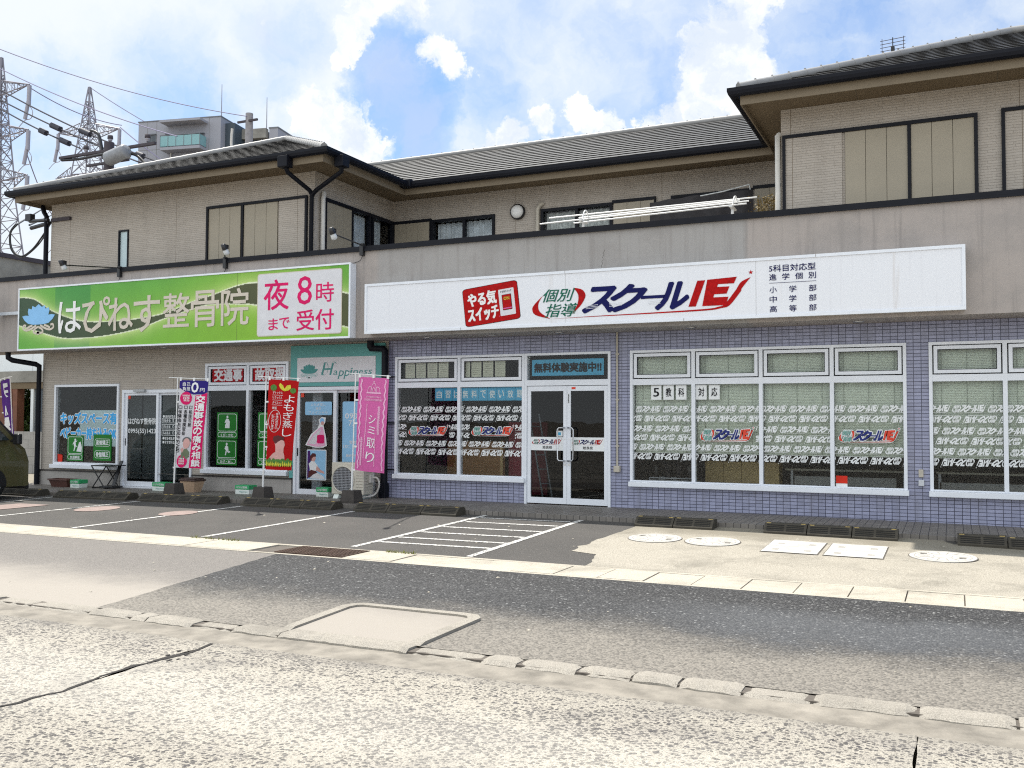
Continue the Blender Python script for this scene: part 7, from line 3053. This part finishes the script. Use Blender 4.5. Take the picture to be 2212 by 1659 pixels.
pylon((-80.6, 45, 0), 35.2, 3.4, .95, [(23.6, 3.9, .1), (27.8, 3.9, .1), (32.0, 3.9, .1)], 'pale lattice pylon cut by the left picture edge', .0, .085)
pylon((-86.35, 60, 0), 38.1, 4.6, 1.75, [(23.4, 3.9, .2), (28.0, 3.9, .2), (33.0, 3.9, .2)], 'pale lattice pylon standing behind the transformer pole', .2, .09)


def poles():
    # transformer pole
    px, py, pt = -29.6, 12.0, 12.1
    t = empty('utility_pole', (px, py, -.1), 'dark utility pole with a grey transformer and crossarms above the left roof', 'utility pole')
    MB().use('pole_dark').tube([(px, py, -.1), (px, py, pt)], .24, 14, True, .19).build('pole', t)
    mb = MB().use('pole_dark')
    mb.box(px - 2.7, px + 2.4, py - .06, py + .06, 11.74, 11.84)
    mb.box(px - 1.0, px + 1.2, py - .2, py - .1, 11.22, 11.30)
    mb.build('crossarm', t)
    for x, z in ((-1.25, 11.84), (2.0, 11.90), (.05, 12.1)):
        m2 = MB().use('pole_dark').lathe([(0, .28), (.10, .27), (.11, .14), (.07, .12)], (px + x, py, z), 12)
        m2.use('insulator').lathe([(.075, .13), (.08, .06), (.05, .05), (.05, 0)], (px + x, py, z), 12)
        m2.build('insulator', t)
    m2 = MB().use('transformer').lathe([(0, 0), (.25, .0), (.28, .04), (.28, .95), (.22, 1.03), (0, 1.05)], (0, 0, 0), 20)
    M_ = Matrix.Translation((px + .22, py - .25, 11.36)) @ Matrix.Rotation(R(78), 4, 'Y')
    m2.v = [tuple(M_ @ Vector(v)) for v in m2.v]
    m2.build('transformer', t)
    mb = MB().use('black_plastic')
    mb.tube(curve([(px - 2.6, py, 11.70), (px - 1.6, py, 11.64), (px - .3, py - .2, 11.60), (px + .6, py - .2, 11.58), (px + 1.4, py, 11.45), (px + 2.0, py, 10.95)], 6), .055, 6)
    mb.tube(curve([(px - 1.0, py, 12.7), (px - .6, py, 12.5), (px - .4, py, 11.95), (px - .3, py, 11.5)], 6), .06, 6)
    mb.tube(curve([(px + 1.7, py, 10.85), (px + 2.5, py, 10.75), (px + 3.0, py, 10.25)], 6), .06, 6)
    mb.build('cable', t)
    # concrete pole behind the roof ridge
    px, py, pt = -38.15, 30.0, 19.75
    t = empty('utility_pole', (px, py, -.1), 'concrete utility pole in front of the apartment block, cables curling off it', 'utility pole')
    MB().use('pole_concrete').tube([(px, py, -.1), (px, py, pt)], .30, 14, True, .22).build('pole', t)
    mb = MB().use('pole_dark')
    mb.box(px - .75, px + .75, py - .2, py - .1, 19.2, 19.32)
    mb.box(px - 1.0, px + .9, py - .25, py - .12, 16.4, 16.55)
    mb.build('crossarm', t)
    mb = MB().use('pvc_white').tube(curve([(px - 1.3, py, 19.0), (px - 1.35, py, 18.0), (px - 1.1, py, 17.6), (px - .4, py, 17.3)], 5), .08, 6)
    mb.build('conduit', t)
    mb = MB().use('black_plastic')
    mb.tube(curve([(px - 6.0, py, 14.3), (px - 5.6, py, 15.6), (px - 4.6, py, 16.0), (px - 2.6, py, 16.0), (px - .4, py, 16.0)], 8), .12, 6)
    mb.tube(curve([(px - 4.0, py, 14.3), (px - 3.6, py, 16.2), (px - 2.4, py, 17.1), (px - .3, py, 17.3), (px + 1.6, py, 17.0), (px + 3.6, py, 15.6)], 8), .14, 6)
    mb.tube(curve([(px - 3.2, py, 15.4), (px - 2.4, py, 16.5), (px - .6, py, 16.75), (px + 1.2, py, 16.2), (px + 3.2, py, 15.3)], 8), .12, 6)
    mb.build('cable', t)
    m2 = MB().use('transformer')
    m2.bbox(px - .9, px + .3, py - .6, py - .2, 15.2, 16.2, .1)
    m2.bbox(px + 1.2, px + 1.9, py - .5, py - .1, 15.6, 16.7, .1)
    m2.build('junction_box', t)

    # the spans, each wire a thing of its own
    def wire(a, c, sag, r, m_, lb, thick=None):
        a, c = Vector(a), Vector(c)
        pts = []
        for k in range(25):
            q = k / 24
            p = a.lerp(c, q)
            p.z -= sag * 4 * q * (1 - q)
            pts.append(p)
        mb = MB().use(m_).tube(pts, r, 5, False)
        if thick:
            for q0, q1 in thick:
                mb.tube([a.lerp(c, q0) - Vector((0, 0, sag * 4 * q0 * (1 - q0))), a.lerp(c, q1) - Vector((0, 0, sag * 4 * q1 * (1 - q1)))], r * 4.0, 6)
        tag(rebase(mb.build('overhead_wire'), tuple(a)), lb, 'wire', 'overhead wires at the left')
    wire((-49.5, 20, 22.62), (-37.9, 30, 19.5), .55, .028, 'wire_pale', 'uppermost thin overhead wire, running to the concrete pole')
    wire((-49.0, 20, 21.5), (-34.0, 20, 15.1), .35, .026, 'wire_pale', 'second thin overhead wire from the top, crossing the apartment front')
    wire((-48.4, 20, 20.1), (-34.2, 20, 13.6), .30, .040, 'wire', 'uppermost of the three thick dark wires', ((.55, .60), (.83, .86)))
    wire((-48.4, 20, 19.5), (-34.9, 20, 13.5), .22, .040, 'wire', 'middle one of the three thick dark wires', ((.42, .47),))
    wire((-48.4, 20, 19.1), (-40.6, 20, 15.3), .15, .040, 'wire', 'lowest of the three thick dark wires, ending at the transformer pole', ((.62, .68), (.82, .9)))
    wire((-77.0, 45, 32.0), (-81.4, 60, 33.2), .6, .05, 'wire_pale', 'pale conductor between the two pylons, top level')
    wire((-77.0, 45, 26.0), (-90.6, 60, 22.9), .7, .05, 'wire_pale', 'pale conductor between the two pylons, low level')
    wire((-86.35, 60, 38.1), (-62, 70, 26.5), 1.6, .045, 'wire_pale', 'earth wire leading right from the tip of the far pylon')
    wire((-81.6, 60, 33.0), (-58, 58, 20.0), 1.0, .06, 'wire_pale', 'pale conductor running right from the far pylon arm over the apartment front')


poles()


def apartments():
    t = empty('apartment_block', (-78.9, 60, 0), 'distant grey apartment block with teal glass balconies and two lightning rods', 'building')
    ang = math.atan2(2, 9.5)

    # build in a local frame, then turn: local x along the front, y into depth
    def put(mb, name, parent=None):
        M_ = Matrix.Translation((-78.9, 60, 0)) @ Matrix.Rotation(ang, 4, 'Z')
        mb.v = [tuple(M_ @ Vector(v)) for v in mb.v]
        return mb.build(name, parent or t)
    top = 33.15
    W = 9.75
    put(MB().use('apt_wall').box(0, W, 0, 9, 0, top), 'front_block')
    mb = MB().use('apt_trim')
    mb.box(-.06, W + .06, -.06, 9.06, top, top + .10)
    put(mb, 'roof_edge')
    mb = MB().use('shutter_groove')
    for x in (1.1, 2.2, 8.4):
        mb.box(x - .012, x + .012, -.008, .0, 10, top)
    for z in (30.1, 27.1, 24.1):
        mb.box(0, 3.3, -.009, -.001, z - .012, z + .012)
    put(mb, 'panel_joint')
    px = lambda u: (u - 340) / 980 * W
    pz = lambda u, v: top - (v - (635 - .0714 * (u - 340))) / 88.0
    for dz in (0, -2.95, -5.9):
        for u0, u1, v0, v1 in ((445, 555, 752, 826), (868, 962, 742, 800), (1028, 1130, 732, 790), (682, 712, 745, 800)):
            um = (u0 + u1) / 2
            mb = MB().use('apt_trim').box(px(u0), px(u1), -.05, .02, pz(um, v1) + dz, pz(um, v0) + dz)
            mb.box(px(u0) - .1, px(u1) + .05, -.22, -.05, pz(um, v0) + dz, pz(um, v0) + .08 + dz)
            w = put(mb, 'window')
            mb = MB().use('apt_window')
            m_ = (px(u0) + px(u1)) / 2
            mb.box(px(u0) + .06, m_ - .03, -.06, -.051, pz(um, v1) + .06 + dz, pz(um, v0) - .08 + dz)
            mb.box(m_ + .03, px(u1) - .06, -.06, -.051, pz(um, v1) + .06 + dz, pz(um, v0) - .08 + dz)
            put(mb, 'pane', w)
    for k, dz in enumerate((0, -2.95, -5.9)):
        x0, x1 = px(690), px(1155)
        zr, zf = pz(690, 795) + dz, pz(690, 890) + dz
        mb = MB().use('apt_wall').box(x0, x1, -1.3, 0, zf - .38, zf - .08)
        b_ = put(mb, 'balcony')
        mb = MB().use('apt_glass')
        n = 5
        for i in range(n):
            a, c = x0 + (x1 - x0) * i / n, x0 + (x1 - x0) * (i + 1) / n
            mb.box(a + .03, c - .03, -1.30, -1.27, zf, zr)
        mb.box(x0, x0 + .03, -1.25, -.05, zf, zr)
        mb.box(x1 - .03, x1, -1.25, -.05, zf, zr)
        put(mb, 'glass_panel', b_)
        mb = MB().use('apt_trim')
        for i in range(n + 1):
            a = x0 + (x1 - x0) * i / n
            mb.box(a - .025, a + .025, -1.32, -1.26, zf - .08, zr + .05)
        mb.box(x0, x1, -1.33, -1.25, zr + .05, zr + .12)
        put(mb, 'railing', b_)
        mb = MB().use('pvc_white').tube([(x0 + .55, -.15, zf - 2.4), (x0 + .55, -.15, zf + 1.6)], .08, 6)
        put(mb, 'downpipe', b_)
    mb = MB().use('apt_wall').box(px(690), px(1168), -1.5, 0, pz(690, 668), pz(690, 648))
    put(mb, 'balcony_canopy')
    put(MB().use('apt_dark').box(W, W + 1.1, .9, 8, 0, top - .45), 'recess')
    mb = MB().use('apt_dark').box(W + .9, W + 3.6, 3.0, 12, 0, top - .8)
    put(mb, 'stair_tower')
    mb = MB().use('concrete_old').box(W + 1.1, W + 3.9, 2.4, 3.0, top - 1.75, top - .72)
    put(mb, 'stair_canopy')
    put(MB().use('apt_wall').box(W + 4.2, W + 5.2, 2.6, 20, 0, top - .75), 'rear_wing')
    put(MB().use('apt_trim').box(W + 4.15, W + 5.26, 2.55, 20.05, top - .75, top - .62), 'rear_wing_edge')
    for x, y, h in ((8.35, 2.5, 4.4), (W + 2.1, 6, 3.9)):
        put(MB().use('pylon_steel').tube([(x, y, top - .5), (x, y, top + h)], .06, 5, True, .03), 'lightning_rod')


apartments()


def weeds():
    rnd = random.Random(4)
    mb = MB().use('weed')
    for x0, x1, y in ((-9.0, -8.2, -5.02), (-6.0, -5.6, -5.05), (-3.4, -3.2, -1.52)):
        for k in range(70 if y > -9 else 26):
            x, yy = rnd.uniform(x0, x1), y + rnd.uniform(-.03, .03)
            h = rnd.uniform(.015, .05)
            w = rnd.uniform(.004, .009)
            dx, dy = rnd.uniform(-.03, .03), rnd.uniform(-.03, .03)
            z = -.16 if y < -4 else -.03
            if y < -9:
                z = -.182
            mb.face([(x - w, yy, z), (x + w, yy, z), (x + dx, yy + dy, z + h)])
    o = mb.build('weeds')
    o['kind'] = 'stuff'
    # pale pebbles scattered on the asphalt
    mb = MB().use('gutter_concrete')
    for k in range(60):
        x, y = rnd.uniform(-13, 2), rnd.choice((rnd.uniform(-8.7, -5.8), rnd.uniform(-4.9, -2)))
        r = rnd.uniform(.006, .022)
        z = gz(x, y) + .004
        n = 6
        pts = [(x + r * math.cos(math.tau * i / n) * rnd.uniform(.7, 1.3), y + r * math.sin(math.tau * i / n) * rnd.uniform(.7, 1.3), z) for i in range(n)]
        c = (x, y, z + r * .5)
        for i in range(n):
            mb.face([pts[i], pts[(i + 1) % n], c])
    o = mb.build('pebbles')
    o['kind'] = 'stuff'


weeds()
bpy.context.view_layer.update()
